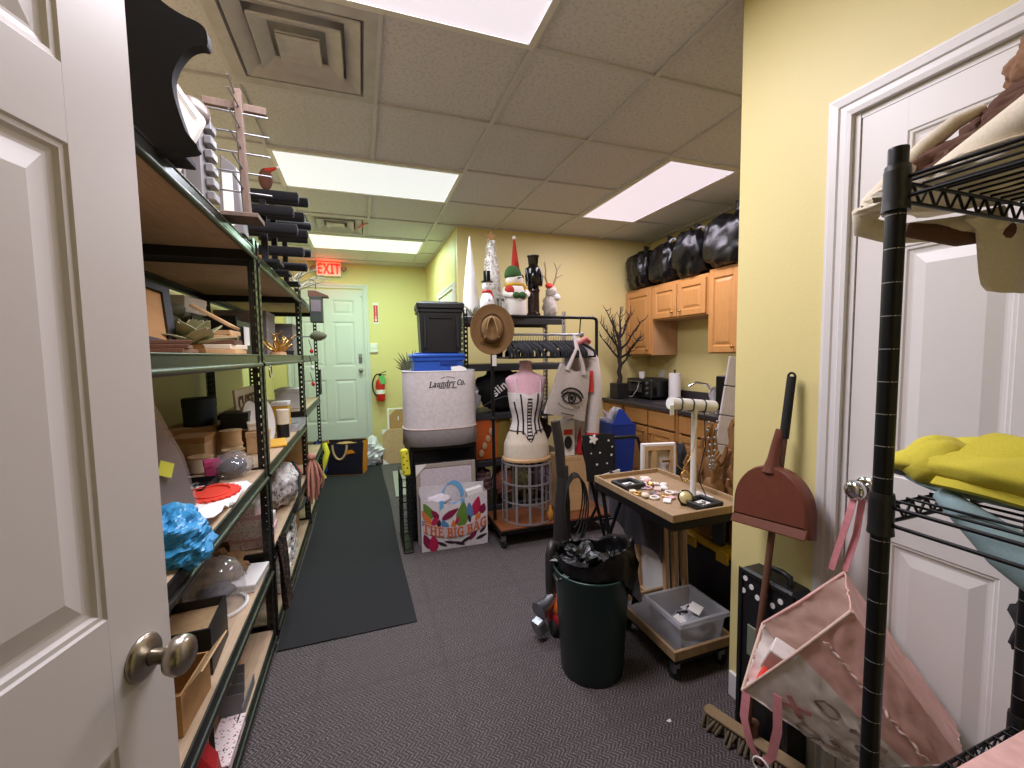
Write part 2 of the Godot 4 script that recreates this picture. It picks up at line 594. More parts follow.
func diffuser(label, cx, cz, s, rings: int) -> Node3D:
	var t := thing("air_vent", label, "vent", V(cx, FLOOR_TO_CEILING, cz), 0, "")
	part(t, "box", nb().box(V(0, 0.13, 0), V(s * 0.94, 0.02, s * 0.94)), M.black_plastic)
	part(t, "outer_frame", nb().frame(s, s, 0.05, 0.006, T(V(0, 0.002, 0), 90)).nest(s - 0.098, s - 0.098, [[0, 0], [0.05, -0.07]], T(V(0, 0.003, 0), 90)), M.vent)
	for i in rings - 1:
		var a: float = s * (0.78 - 0.24 * i)
		var b := nb()
		for sg in 4:
			var q := E(0, 90 * sg)
			var o := a / 2
			var n := a / 2 - 0.058
			var y0 := -0.006
			var y1 := 0.022
			b.quad(q * V(-o, y0, o), q * V(-n, y1, n), q * V(n, y1, n), q * V(o, y0, o))
			b.quad(q * V(-o, y0 + 0.006, o + 0.004), q * V(o, y0 + 0.006, o + 0.004), q * V(n, y1 + 0.006, n + 0.004), q * V(-n, y1 + 0.006, n + 0.004))
			b.quad(q * V(-o, y0, o), q * V(o, y0, o), q * V(o, y0 + 0.006, o + 0.004), q * V(-o, y0 + 0.006, o + 0.004))
		part(t, "louvre_ring", b, M.vent)
	var ca: float = s * 0.27
	part(t, "centre_plate", nb().nest(ca, ca, [[0, 0.004], [0.002, 0.008], [0.03, 0.0]], T(V(0, 0, 0), 90)).box(V(0, 0.004, 0), V(ca, 0.006, ca)), M.vent)
	return t

func ceiling_fixtures():
	mottled("vent", C8(196, 194, 198), 0.5, 2.0)
	troffer("fluorescent ceiling panel cut by the top edge of the photo", -0.5, 0.72, -1.722, -1.097, Color(0.96, 0.94, 0.99), 5.0, C8(236, 229, 240))
	troffer("fluorescent ceiling panel over the black runner, between the two air vents", -0.5, 0.72, -3.597, -2.972, Color(0.94, 0.96, 1.0), 3.3, C8(232, 236, 240))
	troffer("fluorescent ceiling panel nearest the exit door", -0.5, 0.72, -5.472, -4.847, Color(0.82, 1.0, 0.89), 3.8, C8(240, 250, 244))
	troffer("fluorescent ceiling panel running lengthwise before the kitchen cabinets", 1.94, 2.55, -3.597, -2.347, Color(0.95, 0.91, 0.98), 3.3, C8(238, 228, 240))
	diffuser("large square ceiling air vent of nested louvres above the shelving", -0.195, -2.035, 0.60, 3)
	var v := diffuser("small ceiling air vent just before the exit light", -0.19, -4.53, 0.60, 3)
	part(v, "red_tape", nb().box(V(0.24, -0.008, 0.08), V(0.03, 0.002, 0.2), 0, E(0, 25)), M.red_plastic, "scrap of red ribbon")

func six_panel(t: Node3D, w: float, h: float, m: Material, th := 0.036):
	# a pressed six-panel door, front towards +z, x from 0 (hinge side) to w
	var rows := [[0.235, 0.835], [1.015, 1.63], [1.725, 1.925]]
	var st := 0.108
	var mid := 0.10
	var pw := (w - 2 * st - mid) / 2
	var slab := nb().box(V(w / 2, h / 2, -th / 2 - 0.006), V(w, h, th - 0.012), 0.001)
	part(t, "slab", slab, m)
	var sm := nb().box(Vector3.ZERO, V(st, h, 0.012), 0.0004).done()
	for x in [st / 2, w - st / 2]: part(t, "stile", sm, m).position = V(x, h / 2, -0.006)
	var ys := [0.0, rows[0][0], rows[0][1], rows[1][0], rows[1][1], rows[2][0], rows[2][1], h]
	for i in 4:
		part(t, "rail", nb().box(V(w / 2, (ys[2 * i] + ys[2 * i + 1]) / 2, -0.006), V(w - 2 * st, ys[2 * i + 1] - ys[2 * i], 0.012)), m)
	for rr in rows:
		part(t, "muntin", nb().box(V(w / 2, (rr[0] + rr[1]) / 2, -0.006), V(mid, rr[1] - rr[0], 0.012)), m)
	for rr in rows:
		var pm := nb().nest(pw, rr[1] - rr[0], [[0, 0.0], [0.003, -0.003], [0.009, -0.0035], [0.013, -0.008], [0.020, -0.0095], [0.024, -0.0095], [0.052, -0.002]]).done()
		for k in 2:
			var p := part(t, "panel", pm, m)
			p.position = V(st + k * (pw + mid) + pw / 2, (rr[0] + rr[1]) / 2, 0)

func door_knob(t: Node3D, at: Vector3, m: Material, oval := 1.0):
	var b := nb()
	b.lathe([[0.0, 0], [0.033, 0], [0.033, 0.003], [0.030, 0.007], [0.022, 0.010], [0.012, 0.013]], at, 28, false, E(90))
	var k := part(t, "rosette", b, m)
	var kb := nb().lathe([[0.011, 0.010], [0.011, 0.032], [0.016, 0.036], [0.026, 0.043], [0.0285, 0.052], [0.026, 0.060], [0.018, 0.066], [0.008, 0.0685], [0.0, 0.069]], at, 28, false, E(90), Vector2(oval, 1.0 / oval))
	part(t, "knob", kb, m)
	return k

func casing(called: String, w: float, h: float, tf: Transform3D, m: Material):
	# stepped moulding round an opening w wide (centred on x), h high, front to +z
	var b := nb()
	var prof := [[0.0, 0.0], [0.0, 0.016], [0.012, 0.018], [0.016, 0.014], [0.030, 0.014], [0.034, 0.019], [0.052, 0.021], [0.056, 0.017], [0.062, 0.017], [0.064, 0.0]]
	var path := [V(-w / 2, 0, 0), V(-w / 2, h, 0), V(w / 2, h, 0), V(w / 2, 0, 0)]
	var out := [V(-1, 0, 0), V(-1, 1, 0), V(1, 1, 0), V(1, 0, 0)]
	for i in 3:
		for k in prof.size() - 1:
			var f := func(j, p): return tf * (path[j] + out[j] * p[0] + V(0, 0, p[1]))
			b.quad(f.call(i, prof[k]), f.call(i, prof[k + 1]), f.call(i + 1, prof[k + 1]), f.call(i + 1, prof[k]))
	for s in [-1, 1]:
		b.box(tf * V(s * (w / 2 - 0.008), h / 2, -0.0435), V(0.0165, h, 0.09), 0, tf.basis)
	b.box(tf * V(0, h - 0.0085, -0.046), V(w - 0.034, 0.0165, 0.09), 0, tf.basis)
	struct_mesh(called, b, m)

func doors():
	# the open door at the photographer's elbow
	var d1 := setting("door_1")
	d1.transform = Transform3D(Basis(V(sin(deg_to_rad(15)), 0, -cos(deg_to_rad(15))), V(0, 1, 0), V(cos(deg_to_rad(15)), 0, sin(deg_to_rad(15)))), V(-0.305, 0.008, -0.80) - V(sin(deg_to_rad(15)), 0, -cos(deg_to_rad(15))) * 0.78)
	six_panel(d1, 0.78, 2.03, M.white_paint)
	door_knob(d1, V(0.78 - 0.057, 0.925, 0), M.nickel, 1.0)
	# the closed door beside the wire rack
	var d3 := setting("door_3")
	d3.transform = Transform3D(Basis(V(0, 0, 1), V(0, 1, 0), V(-1, 0, 0)), V(1.353, 0.008, -0.841))
	six_panel(d3, 0.755, 2.02, M.white_paint)
	door_knob(d3, V(0.052, 0.965, 0), M.chrome)
	casing("trim_1", 0.79, 2.035, Transform3D(Basis(V(0, 0, 1), V(0, 1, 0), V(-1, 0, 0)), V(1.35, 0, -0.465)), M.trim_white)
	# the exit door at the far end
	var d2 := setting("door_2")
	d2.position = V(-0.85, 0.22, -6.322)
	six_panel(d2, 0.88, 2.06, M.exit_door)
	var dl := nb().box(V(0.835, 1.12, 0.004), V(0.045, 0.13, 0.008), 0.003).lathe([[0.022, 0], [0.022, 0.02], [0.0, 0.022]], V(0.835, 1.14, 0.006), 16, true, E(90)).box(V(0.835, 1.09, 0.022), V(0.012, 0.05, 0.03), 0.004)
	part(d2, "deadbolt", dl, M.steel)
	door_knob(d2, V(0.835, 0.955, 0), M.steel)
	part(d2, "hinge", nb().box(V(0.872, 1.98, 0.004), V(0.03, 0.02, 0.012)), M.steel)
	casing("trim_2", 0.92, 2.08, T(V(-0.41, 0.22, -6.34)), M.exit_door)
	# a cased opening in the corridor's side wall, mostly hidden by the tote boxes
	casing("trim_3", 0.86, 2.06, T(V(0.93, 0, -4.86), 0, -90), M.trim_white)
	struct_mesh("door_4", nb().box(V(0.925, 1.02, -4.86), V(0.006, 2.03, 0.84)).nest(0.5, 0.7, [[0, 0], [0.02, -0.006]], T(V(0.921, 1.5, -4.86), 0, -90)), M.white_paint)
	# skirting
	struct_mesh("baseboard_exit", nb().box(V(0.50, 0.055, -6.332), V(0.84, 0.11, 0.014), 0.003), M.trim_white)
	struct_mesh("baseboard_right", nb().box(V(1.343, 0.05, -1.085), V(0.014, 0.10, 0.31), 0.003), M.trim_white)
	struct_mesh("baseboard_back", nb().box(V(1.75, 0.05, -4.213), V(1.64, 0.10, 0.014), 0.003), M.trim_white)

# ---------- the exit end of the room ----------
func carry_bag(t: Node3D, w, h, d, m_front, m_side, splay := 0.0):
	# an open shopping bag: front, back, two gusset sides, base
	var y := 0.003
	part(t, "front_panel", nb().sheet([[V(-w / 2, y, d / 2), V(0, y, d / 2), V(w / 2, y, d / 2)], [V(-w / 2, h * 0.5, d / 2 + 0.01), V(0, h * 0.5, d / 2 + 0.025), V(w / 2, h * 0.5, d / 2 + 0.008)], [V(-w / 2 - splay, h, d / 2), V(0, h * 0.97, d / 2 + 0.02), V(w / 2 + splay, h, d / 2)]], 0.003), m_front)
	part(t, "back_panel", nb().sheet([[V(w / 2, y, -d / 2), V(-w / 2, y, -d / 2)], [V(w / 2 + splay, h, -d / 2), V(-w / 2 - splay, h, -d / 2)]], 0.003), m_front)
	for s in [-1, 1]:
		var a := [V(s * w / 2, y, s * d / 2), V(s * w / 2, y, 0), V(s * w / 2, y, -s * d / 2)]
		var b := [V(s * (w / 2 + splay), h, s * d / 2), V(s * (w / 2 + splay - 0.03), h * 0.98, 0), V(s * (w / 2 + splay), h, -s * d / 2)]
		part(t, "side_panel", nb().sheet([a, b], 0.003), m_side)
	part(t, "base", nb().box(V(0, y, 0), V(w, 0.004, d)), m_side)

func exit_end():
	var z := -6.30
	var s := thing("exit_sign", "white exit sign with red glowing letters above the far door", "sign", V(-0.375, 2.45, -6.33))
	part(s, "housing", nb().box(V(0, 0.095, 0.03), V(0.31, 0.19, 0.05), 0.008), M.white_plastic)
	var rg := glow("exit_red", C8(255, 30, 22), 1.6)
	var lt := part(s, "letters", letters("EXIT", 0.19, 0.004, false, true), rg, "red letters reading EXIT")
	lt.position = V(0, 0.095, 0.058)
	lt.scale = V(0.72, 1, 1)
	for k in [-1, 1]:
		var lh := nb().lathe([[0.0, 0], [0.026, 0], [0.036, 0.03], [0.033, 0.036], [0, 0.036]], V(k * 0.19, 0.10, 0.02), 14, true, E(80)).box(V(k * 0.165, 0.10, 0.02), V(0.04, 0.02, 0.02))
		part(s, "lamp_head", lh, M.grey_plastic)
	var ol := OmniLight3D.new()
	ol.name = "sign_light"
	s.add_child(ol)
	ol.position = V(0, 0.11, 0.09)
	ol.light_color = C8(255, 40, 25); ol.light_energy = 0.11; ol.light_size = 0.08; ol.omni_range = 8; ol.shadow_enabled = true
	var a := thing("arrow_sign", "narrow red and white arrow sign above the fire extinguisher", "sign", V(0.21, 1.82, -6.338))
	part(a, "plate", nb().box(V(0, 0.15, 0.002), V(0.072, 0.30, 0.003)), M.white_plastic)
	part(a, "red_panel", nb().box(V(0, 0.145, 0.004), V(0.058, 0.235, 0.002)), M.red_plastic)
	part(a, "arrow", nb().prism([[-0.006, 0.10], [-0.006, 0.045], [-0.02, 0.045], [0, 0.015], [0.02, 0.045], [0.006, 0.045], [0.006, 0.10]], 0.001, T(V(0, 0.02, 0.0055))), M.white_plastic)
	var fl := part(a, "lettering", letters("FIRE EXTINGUISHER", 0.018, 0.001, false, true), M.white_plastic)
	fl.position = V(0, 0.19, 0.0055); fl.rotation.z = PI / 2; fl.scale = V(0.7, 0.8, 1)
	var th := thing("alarm_keypad", "small white wall box beside the exit door", "keypad", V(0.165, 1.42, -6.338))
	part(th, "body", nb().box(V(0, 0.065, 0.014), V(0.11, 0.13, 0.026), 0.006), M.white_plastic)
	part(th, "cover", nb().box(V(0, 0.085, 0.029), V(0.08, 0.05, 0.004), 0.001), M.white_gloss)
	var fe := thing("fire_extinguisher", "red fire extinguisher with green tag hung on yellow wall", "extinguisher", V(0.235, 0.74, -6.26))
	part(fe, "cylinder", nb().lathe([[0, 0], [0.058, 0], [0.062, 0.01], [0.062, 0.26], [0.052, 0.29], [0.024, 0.31], [0.02, 0.34], [0, 0.34]], Vector3.ZERO, 20), M.red_plastic)
	part(fe, "label_band", nb().lathe([[0.0628, 0.10], [0.0628, 0.16]], Vector3.ZERO, 20), M.paper)
	part(fe, "valve", nb().box(V(0, 0.36, 0), V(0.04, 0.04, 0.04), 0.005).box(V(0.03, 0.395, 0), V(0.12, 0.01, 0.02), 0.003, E(0, 0, 20)).box(V(0.03, 0.37, 0), V(0.11, 0.01, 0.02), 0.003, E(0, 0, -8)), M.black_metal)
	var hp := []
	for i in 13:
		var q := PI * i / 12.0
		hp.append(V(-0.02 - 0.085 * sin(q), 0.22 + 0.16 * cos(q), 0.03))
	part(fe, "hose", nb().tube(hp, 0.010, 8), M.rubber)
	part(fe, "tag", nb().box(V(0.03, 0.30, 0.06), V(0.075, 0.12, 0.002), 0, E(-8, 10, 12)), mat("tag_green", C8(90, 170, 90), 0.7), "green inspection tag")
	part(fe, "bracket", nb().box(V(0, 0.15, -0.07), V(0.05, 0.2, 0.012)), M.black_metal)
	# step, runner and mats
	solo("door_step", "black rubber step under the exit door", "step", nb().box(V(0, 0.10, 0), V(1.0, 0.20, 0.30), 0.012), M.rubber, V(-0.33, 0, -6.18))
	var rr := []
	for i in 40:
		var row := []
		var zz := -2.15 - 3.66 * i / 39.0
		for j in 9:
			var x := -0.42 + 0.635 * j / 8.0 + (0.03 * (zz + 2.15) / 3.66 if j == 8 else 0.0) + 0.006 * sin(zz * 3.1 + j)
			row.append(V(x, 0.007 + 0.0025 * sin(zz * 5.0 + j * 0.8) * sin(zz * 1.7 + j), zz))
		rr.append(row)
	rr.reverse()
	for r in rr: r.reverse()
	solo("carpet_runner", "long black runner mat on the carpet beside the shelving", "rug", nb().sheet(rr, 0.006), M.runner)
	solo("floor_board", "pale grey board lying on the floor beside the black runner", "board", nb().box(V(0, 0.008, 0), V(0.16, 0.012, 0.95), 0.002), mat("board_grey", C8(150, 150, 140), 0.6), V(0.36, 0, -4.65), -2)
	# bags by the exit
	mottled("navy_print", C8(30, 30, 44), 0.5, 3.0)
	mat("orange_print", C8(226, 142, 30), 0.5)
	mat("blue_shirt", C8(40, 60, 150), 0.8)
	mat("yellow_vivid", C8(232, 222, 50), 0.7)
	mat("green_vivid", C8(50, 150, 70), 0.8)
	mat("purple_vivid", C8(110, 60, 150), 0.8)
	var nbg := thing("shopping_bag", "navy shopping bag with orange side standing on the runner's end", "bag", V(-0.21, 0.008, -5.28), -15)
	nbg.scale = V(1.15, 1.15, 1.15)
	carry_bag(nbg, 0.36, 0.33, 0.17, M.navy_print, M.orange_print, 0.02)
	var hb := []
	for i in 13:
		var q := PI * i / 12.0
		hb.append(V(-0.07 * cos(q) - 0.03, 0.31 - 0.16 * sin(q) * 0.9, 0.105 + 0.012 * sin(q)))
	part(nbg, "handle", nb().tube(hb, 0.011, 7), M.kraft_light, "tan handle")
	part(nbg, "emblem", nb().prism([[-0.05, 0], [0.06, 0.02], [0.03, 0.05], [-0.03, 0.045]], 0.002, T(V(0.06, 0.21, 0.108))), M.orange_print)
	part(nbg, "contents", nb().blob(V(0, 0.27, 0), V(0.15, 0.05, 0.07), noise(0.2, 4), 0.3, 20, 10), M.kraft)
	var wb := thing("plastic_bag", "slumped white plastic bag with red stripe beside the exit door", "bag", V(0.05, 0.008, -5.58), 0)
	part(wb, "sack", nb().blob(V(0, 0.15, 0), V(0.15, 0.17, 0.12), noise(0.15, 5), 0.6, 26, 18, -0.148, Basis.IDENTITY, 1.0, -1), mottled("white_film", C8(225, 225, 228), 0.3, 5.0, 0.4))
	part(wb, "red_stripe", nb().sheet([[V(-0.16, 0.20, 0.03), V(-0.10, 0.17, 0.11)], [V(-0.12, 0.29, 0.01), V(-0.05, 0.27, 0.08)]], 0.004), M.red_plastic)
	var yb := thing("patterned_bag", "yellow, green and blue patterned bag beside shelving at the far end", "bag", V(-0.48, 0.008, -5.05), 0)
	part(yb, "sack", nb().blob(V(0, 0.2, 0), V(0.08, 0.22, 0.10), noise(0.3, 8), 0.35, 26, 18, -0.195), M.blue_shirt)
	part(yb, "yellow_band", nb().tube([V(0.06, 0.42, 0.06), V(0.09, 0.33, 0.1), V(0.06, 0.22, 0.12), V(0.02, 0.12, 0.11), V(0.05, 0.05, 0.11)], 0.03, 8), M.yellow_vivid)
	part(yb, "green_band", nb().tube([V(0.0, 0.42, 0.08), V(0.02, 0.33, 0.11), V(-0.02, 0.22, 0.12)], 0.03, 8), M.green_vivid)
	var bb := thing("black_bag", "limp black cloth bag slumped behind the patterned bag", "bag", V(-0.55, 0.008, -5.36), 0)
	part(bb, "sack", nb().blob(V(0, 0.12, 0), V(0.11, 0.15, 0.14), noise(0.3, 9), 0.4, 26, 18, -0.118), mottled("black_cloth", C8(30, 29, 31), 0.9, 6.0))
	part(bb, "strap", nb().tube([V(0.05, 0.2, 0.08), V(0.07, 0.33, 0.02), V(0.0, 0.37, -0.04), V(-0.05, 0.24, -0.05)], 0.012, 7), M.black_cloth)
	var sh := thing("shoe_pair_mat", "flat black floor mat before the exit step", "mat", V(0.03, 0.0, -5.93), 0)
	part(sh, "mat", nb().box(V(0, 0.012, 0), V(0.42, 0.022, 0.16), 0.008), M.rubber)
	# framed boards leaning near the corridor's side wall
	for k in 2:
		var fb := thing("backed_picture", ["picture leaning face-in with brown backing and white corner guards, lower one", "brown house-shaped board in a white frame, above the lower backed picture"][k], "picture", [V(0.37, 0.0, -5.55), V(0.44, 0.36, -5.66)][k], 0)
		fb.rotation.x = deg_to_rad(-6)
		if k == 0:
			part(fb, "backing", nb().box(V(0, 0.22, 0), V(0.32, 0.44, 0.02), 0.002), M.kraft_light)
			for c in [[-0.16, 0, 1, 1], [0.16, 0, -1, 1], [-0.16, 0.44, 1, -1], [0.16, 0.44, -1, -1]]:
				part(fb, "corner_guard", nb().prism([[c[0], c[1]], [c[0] + c[2] * 0.07, c[1]], [c[0], c[1] + c[3] * 0.07]], 0.004, T(V(0, 0, 0.0102))), M.paper)
		else:
			part(fb, "backing", nb().prism([[-0.13, 0], [0.13, 0], [0.13, 0.27], [0.06, 0.32], [-0.05, 0.32], [-0.13, 0.24]], 0.016, T(V(0, 0, 0))), M.kraft)
			part(fb, "frame", nb().box(V(-0.145, 0.15, 0), V(0.022, 0.34, 0.02), 0.002).box(V(0, 0.325, -0.004), V(0.30, 0.018, 0.02), 0.002), M.paper)
			part(fb, "hanging_slot", nb().box(V(-0.02, 0.20, 0.017), V(0.012, 0.05, 0.003)), M.paper)
	solo("plain_box", "low brown carton standing behind the backed picture", "box", nb().box(V(0, 0.18, 0), V(0.3, 0.36, 0.2), 0.003), M.kraft, V(0.45, 0, -5.78), 0)

# ---------- the shelving along the left wall ----------
const SX0 := -1.06
const SX1 := -0.43
func slotted_post() -> ArrayMesh:
	var b := nb()
	var h := 1.90
	for f in 2:
		for s in [0.0055, 0.0295]:
			b.box(V(s, h / 2, 0.001) if f == 0 else V(0.001, h / 2, s), V(0.011, h, 0.002) if f == 0 else V(0.002, h, 0.011))
		for i in 50:
			var y := 0.012 + i * 0.0382
			b.box(V(0.0175, y, 0.001) if f == 0 else V(0.001, y, 0.0175), V(0.013, 0.021, 0.002) if f == 0 else V(0.002, 0.021, 0.013))
	return b.done()

func shelf_unit(label, z0: float, z1: float, levels: Array, pm: ArrayMesh):
	var t := thing("shelving_unit", label, "shelving", V(SX1, 0, z0), 0, "slotted metal shelving along the wall")
	var w := z0 - z1
	var d := SX1 - SX0
	for c in [[0.0, 0.0, 180.0], [-d, 0.0, 90.0], [0.0, -w, -90.0], [-d, -w, 0.0]]:
		var p := part(t, "post", pm, M.shelf_metal)
		p.position = V(c[0], 0, c[1])
		p.rotation.y = deg_to_rad(c[2])
	for y in levels:
		for x in [0.0, -d]:
			var sg := -1.0 if x == 0.0 else 1.0
			var fb := nb().box(V(x + sg * 0.006, y - 0.026, -w / 2), V(0.005, 0.05, w - 0.004), 0.001).box(V(x + sg * 0.016, y - 0.016, -w / 2), V(0.022, 0.004, w - 0.01)).rod(V(x + sg * 0.001, y - 0.046, -0.004), V(x + sg * 0.001, y - 0.046, -w + 0.004), 0.010, 12).rod(V(x + sg * 0.004, y - 0.003, -0.004), V(x + sg * 0.004, y - 0.003, -w + 0.004), 0.004, 8)
			part(t, "beam", fb, M.shelf_metal)
		for zz in [-0.004, -w + 0.004]:
			part(t, "end_beam", nb().box(V(-d / 2, y - 0.03, zz), V(d - 0.01, 0.05, 0.005), 0.001), M.shelf_metal)
		part(t, "board", nb().box(V(-d / 2, y - 0.007, -w / 2), V(d - 0.012, 0.013, w - 0.016), 0.001), M.particle)
	return t

func left_shelving():
	var pm := slotted_post()
	shelf_unit("black slotted metal shelving beside the open door, with blue bag", -0.98, -2.20, [1.86, 1.385, 0.86, 0.41, 0.09], pm)
	shelf_unit("black slotted metal shelving in the middle, with skull print bag", -2.24, -3.64, [1.84, 1.385, 0.86, 0.45, 0.09], pm)
	shelf_unit("black slotted metal shelving at the far end by the exit door", -3.68, -4.88, [1.84, 1.385, 0.95, 0.45, 0.09], pm)

const ORD := ["first", "second", "third", "fourth", "fifth", "sixth", "seventh", "eighth", "ninth", "tenth"]
# ---------- goods on the shelving ----------
func carton(called, label, cat, size: Vector3, m: Material, at: Vector3, turn := 0.0, lid: Material = null, group := "") -> Node3D:
	var t := thing(called, label, cat, at, turn, group)
	var lh := minf(0.028, size.y * 0.35)
	part(t, "body", nb().box(V(0, (size.y - lh * 0.3) / 2, 0), V(size.x, size.y - lh * 0.3, size.z), 0.002), m)
	part(t, "lid", nb().box(V(0, size.y - lh / 2, 0), V(size.x + 0.006, lh, size.z + 0.006), 0.002), lid if lid else m)
	return t
func open_box(t: Node3D, s: Vector3, m_out: Material, m_in: Material, th := 0.004):
	part(t, "wall", nb().box(V(-s.x / 2 + th / 2, s.y / 2, 0), V(th, s.y, s.z)), m_out)
	part(t, "wall", nb().box(V(s.x / 2 - th / 2, s.y / 2, 0), V(th, s.y, s.z)), m_out)
	part(t, "wall", nb().box(V(0, s.y / 2, -s.z / 2 + th / 2), V(s.x - 2 * th, s.y, th)), m_out)
	part(t, "wall", nb().box(V(0, s.y / 2, s.z / 2 - th / 2), V(s.x - 2 * th, s.y, th)), m_out)
	part(t, "bottom", nb().box(V(0, th / 2, 0), V(s.x - 2 * th, th, s.z - 2 * th)), m_in)
func bracelet_stand(label, x, z, bars: Array, x1: float):
	var y0 := 1.842
	var t := thing("bracelet_stand", label, "jewelry stand", V(x, y0, z), 0, "black velvet bracelet stands on the top shelf")
	part(t, "base", nb().box(V(0, 0.01, 0), V(0.16, 0.02, 0.13), 0.004), M.velvet_black)
	part(t, "post", nb().box(V(0, bars[0] / 2, -0.03), V(0.03, bars[0], 0.022), 0.003), M.velvet_black)
	var k := 0
	for b in bars:
		var zz: float = -0.03 + 0.05 * k
		part(t, "bar", nb().rod(V(-0.14, b, zz), V(x1 - x - 0.02 * (k % 2), b, zz), 0.027, 16).rod(V(x1 - x - 0.02 * (k % 2), b, zz), V(x1 - x - 0.02 * (k % 2) + 0.004, b, zz), 0.019, 16), M.velvet_black)
		if k > 0: part(t, "bracket", nb().box(V(0, b, zz - 0.025), V(0.02, 0.02, 0.06)), M.velvet_black)
		k += 1

func left_goods():
	var Y := 1.862
	# --- top shelf
	var b1 := thing("necklace_bust", "tall black velvet necklace display with flared shoulder on top shelf", "jewelry display", V(-0.42, Y, -1.25))
	var prof := [[-0.10, 0], [0.062, 0], [0.048, 0.045], [0.036, 0.09], [0.028, 0.135], [0.030, 0.17], [0.045, 0.205], [0.065, 0.232], [0.085, 0.244], [0.102, 0.247], [0.102, 0.279], [0.088, 0.295], [0.055, 0.306], [0.02, 0.325], [-0.005, 0.36], [-0.02, 0.44], [-0.10, 0.44], [-0.10, 0.2]]
	part(b1, "bust", nb().prism(smooth_poly(prof), 0.028, T(V(0, 0, -0.014))), M.velvet_black)
	part(b1, "foot", nb().box(V(-0.03, 0.008, -0.06), V(0.12, 0.016, 0.1), 0.003), M.velvet_black)
	part(b1, "gold_chain", nb().tube([V(-0.062, 0.44, 0.03), V(-0.05, 0.38, 0.031), V(-0.04, 0.34, 0.032), V(-0.037, 0.38, 0.031), V(-0.034, 0.44, 0.03)], 0.0022, 6), M.gold)
	var b2 := thing("collar_bust", "white leatherette necklace collar with stitched edge on top shelf", "jewelry display", V(-0.47, Y, -1.60))
	var col := smooth_poly([[-0.05, 0.05], [-0.002, 0.14], [0.036, 0.215], [0.042, 0.24], [0.032, 0.255], [-0.002, 0.30], [-0.018, 0.326], [-0.032, 0.33], [-0.06, 0.25], [-0.07, 0.12]], 4)
	part(b2, "collar", nb().prism(col, 0.022, T(V(0, 0, 0)), 0.002), M.white_gloss)
	part(b2, "stitching", nb().strip(range(9).map(func(k): return V(0.026 - 0.048 * k / 8.0 - 0.004 * sin(PI * k / 8.0), 0.232 + 0.08 * k / 8.0 + 0.006 * sin(PI * k / 8.0), 0.022)), 0.002, V(0, 0, 1)), M.grey_plastic)
	part(b2, "easel", nb().box(V(-0.04, 0.11, -0.02), V(0.03, 0.22, 0.012), 0.002).box(V(-0.04, 0.006, -0.01), V(0.09, 0.012, 0.09), 0.002), M.grey_plastic)
	part(b2, "back_form", nb().blob(V(0.0, 0.285, -0.04), V(0.05, 0.038, 0.03), null, 0, 20, 14, -9.0, E(0, 0, -35)), mat("taupe_film", C8(104, 94, 88), 0.3))
	var sd := thing("slotted_display", "grey slotted ring display standing between white collar and peg tree", "jewelry display", V(-0.475, Y, -1.73))
	part(sd, "column", nb().box(V(-0.025, 0.15, 0), V(0.07, 0.30, 0.06), 0.012), M.grey_plastic)
	for i in 6: part(sd, "slot_block", nb().box(V(0.022, 0.05 + i * 0.045, 0), V(0.024, 0.028, 0.056), 0.003), M.grey_plastic)
	var sv := thing("silver_vase", "pale grey slim box behind the peg tree on top shelf", "box", V(-0.47, Y, -2.02))
	part(sv, "body", nb().prism([[-0.04, 0], [0.05, 0], [0.03, 0.26], [-0.02, 0.30]], 0.07, T(V(0, 0, -0.035)), 0.004), M.grey_plastic)
	part(sv, "panel", nb().box(V(0.0, 0.13, 0.037), V(0.035, 0.2, 0.004), 0.001), M.white_plastic)
	var pt := thing("peg_tree", "rustic wooden necklace tree with thin metal pegs on top shelf edge", "jewelry stand", V(-0.375, Y, -1.80))
	part(pt, "base", nb().prism([[-0.09, 0], [0.05, 0], [0.05, 0.016], [-0.09, 0.016]], 0.11, T(V(0, 0, -0.05)), 0.002), M.driftwood)
	part(pt, "post", nb().box(V(0, 0.235, 0), V(0.026, 0.44, 0.024), 0.004, E(0, 0, 1.5)), M.driftwood)
	part(pt, "crossbar", nb().box(V(-0.02, 0.405, -0.018), V(0.20, 0.028, 0.014), 0.003, E(0, 0, -3)), M.driftwood)
	for i in 5:
		part(pt, "peg", nb().rod(V(-0.105, 0.10 + i * 0.068 + 0.004, 0.006), V(0.088, 0.10 + i * 0.068 - 0.004, 0.006), 0.0032, 7), M.steel)
		part(pt, "peg", nb().rod(V(0.0, 0.11 + i * 0.07, 0.006), V(-0.018, 0.14 + i * 0.07, 0.075), 0.0032, 7), M.steel)
	part(pt, "peg", nb().rod(V(-0.01, 0.43, 0.0), V(-0.02, 0.47, 0.06), 0.0032, 7), M.steel)
	var gn := thing("gnome_ornament", "small red pointed ornament with white tip among the black stands", "ornament", V(-0.43, 2.226, -2.53))
	gn.scale = V(0.55, 0.55, 0.55)
	part(gn, "body", nb().blob(V(0, 0.10, 0), V(0.06, 0.10, 0.04), null, 0, 14, 10, -0.099), mottled("brown_fur", C8(96, 62, 46), 0.95, 9.0, 0.8))
	part(gn, "hat", nb().rod(V(0, 0.17, 0), V(0.10, 0.215, 0.0), 0.03, 12, 0.008), mottled("red_felt", C8(180, 48, 32), 0.9, 8.0))
	part(gn, "pompom", nb().blob(V(0.105, 0.218, 0), V(0.014, 0.014, 0.014)), M.paper)
	bracelet_stand("black velvet bracelet stand closest to the peg tree", -0.45, -2.50, [0.36, 0.27, 0.17], -0.285)
	bracelet_stand("black velvet bracelet stand, middle one of the three", -0.45, -2.78, [0.43, 0.33, 0.22, 0.11], -0.265)
	bracelet_stand("black velvet bracelet stand farthest along the top shelf", -0.45, -3.16, [0.40, 0.30, 0.20, 0.10], -0.29)
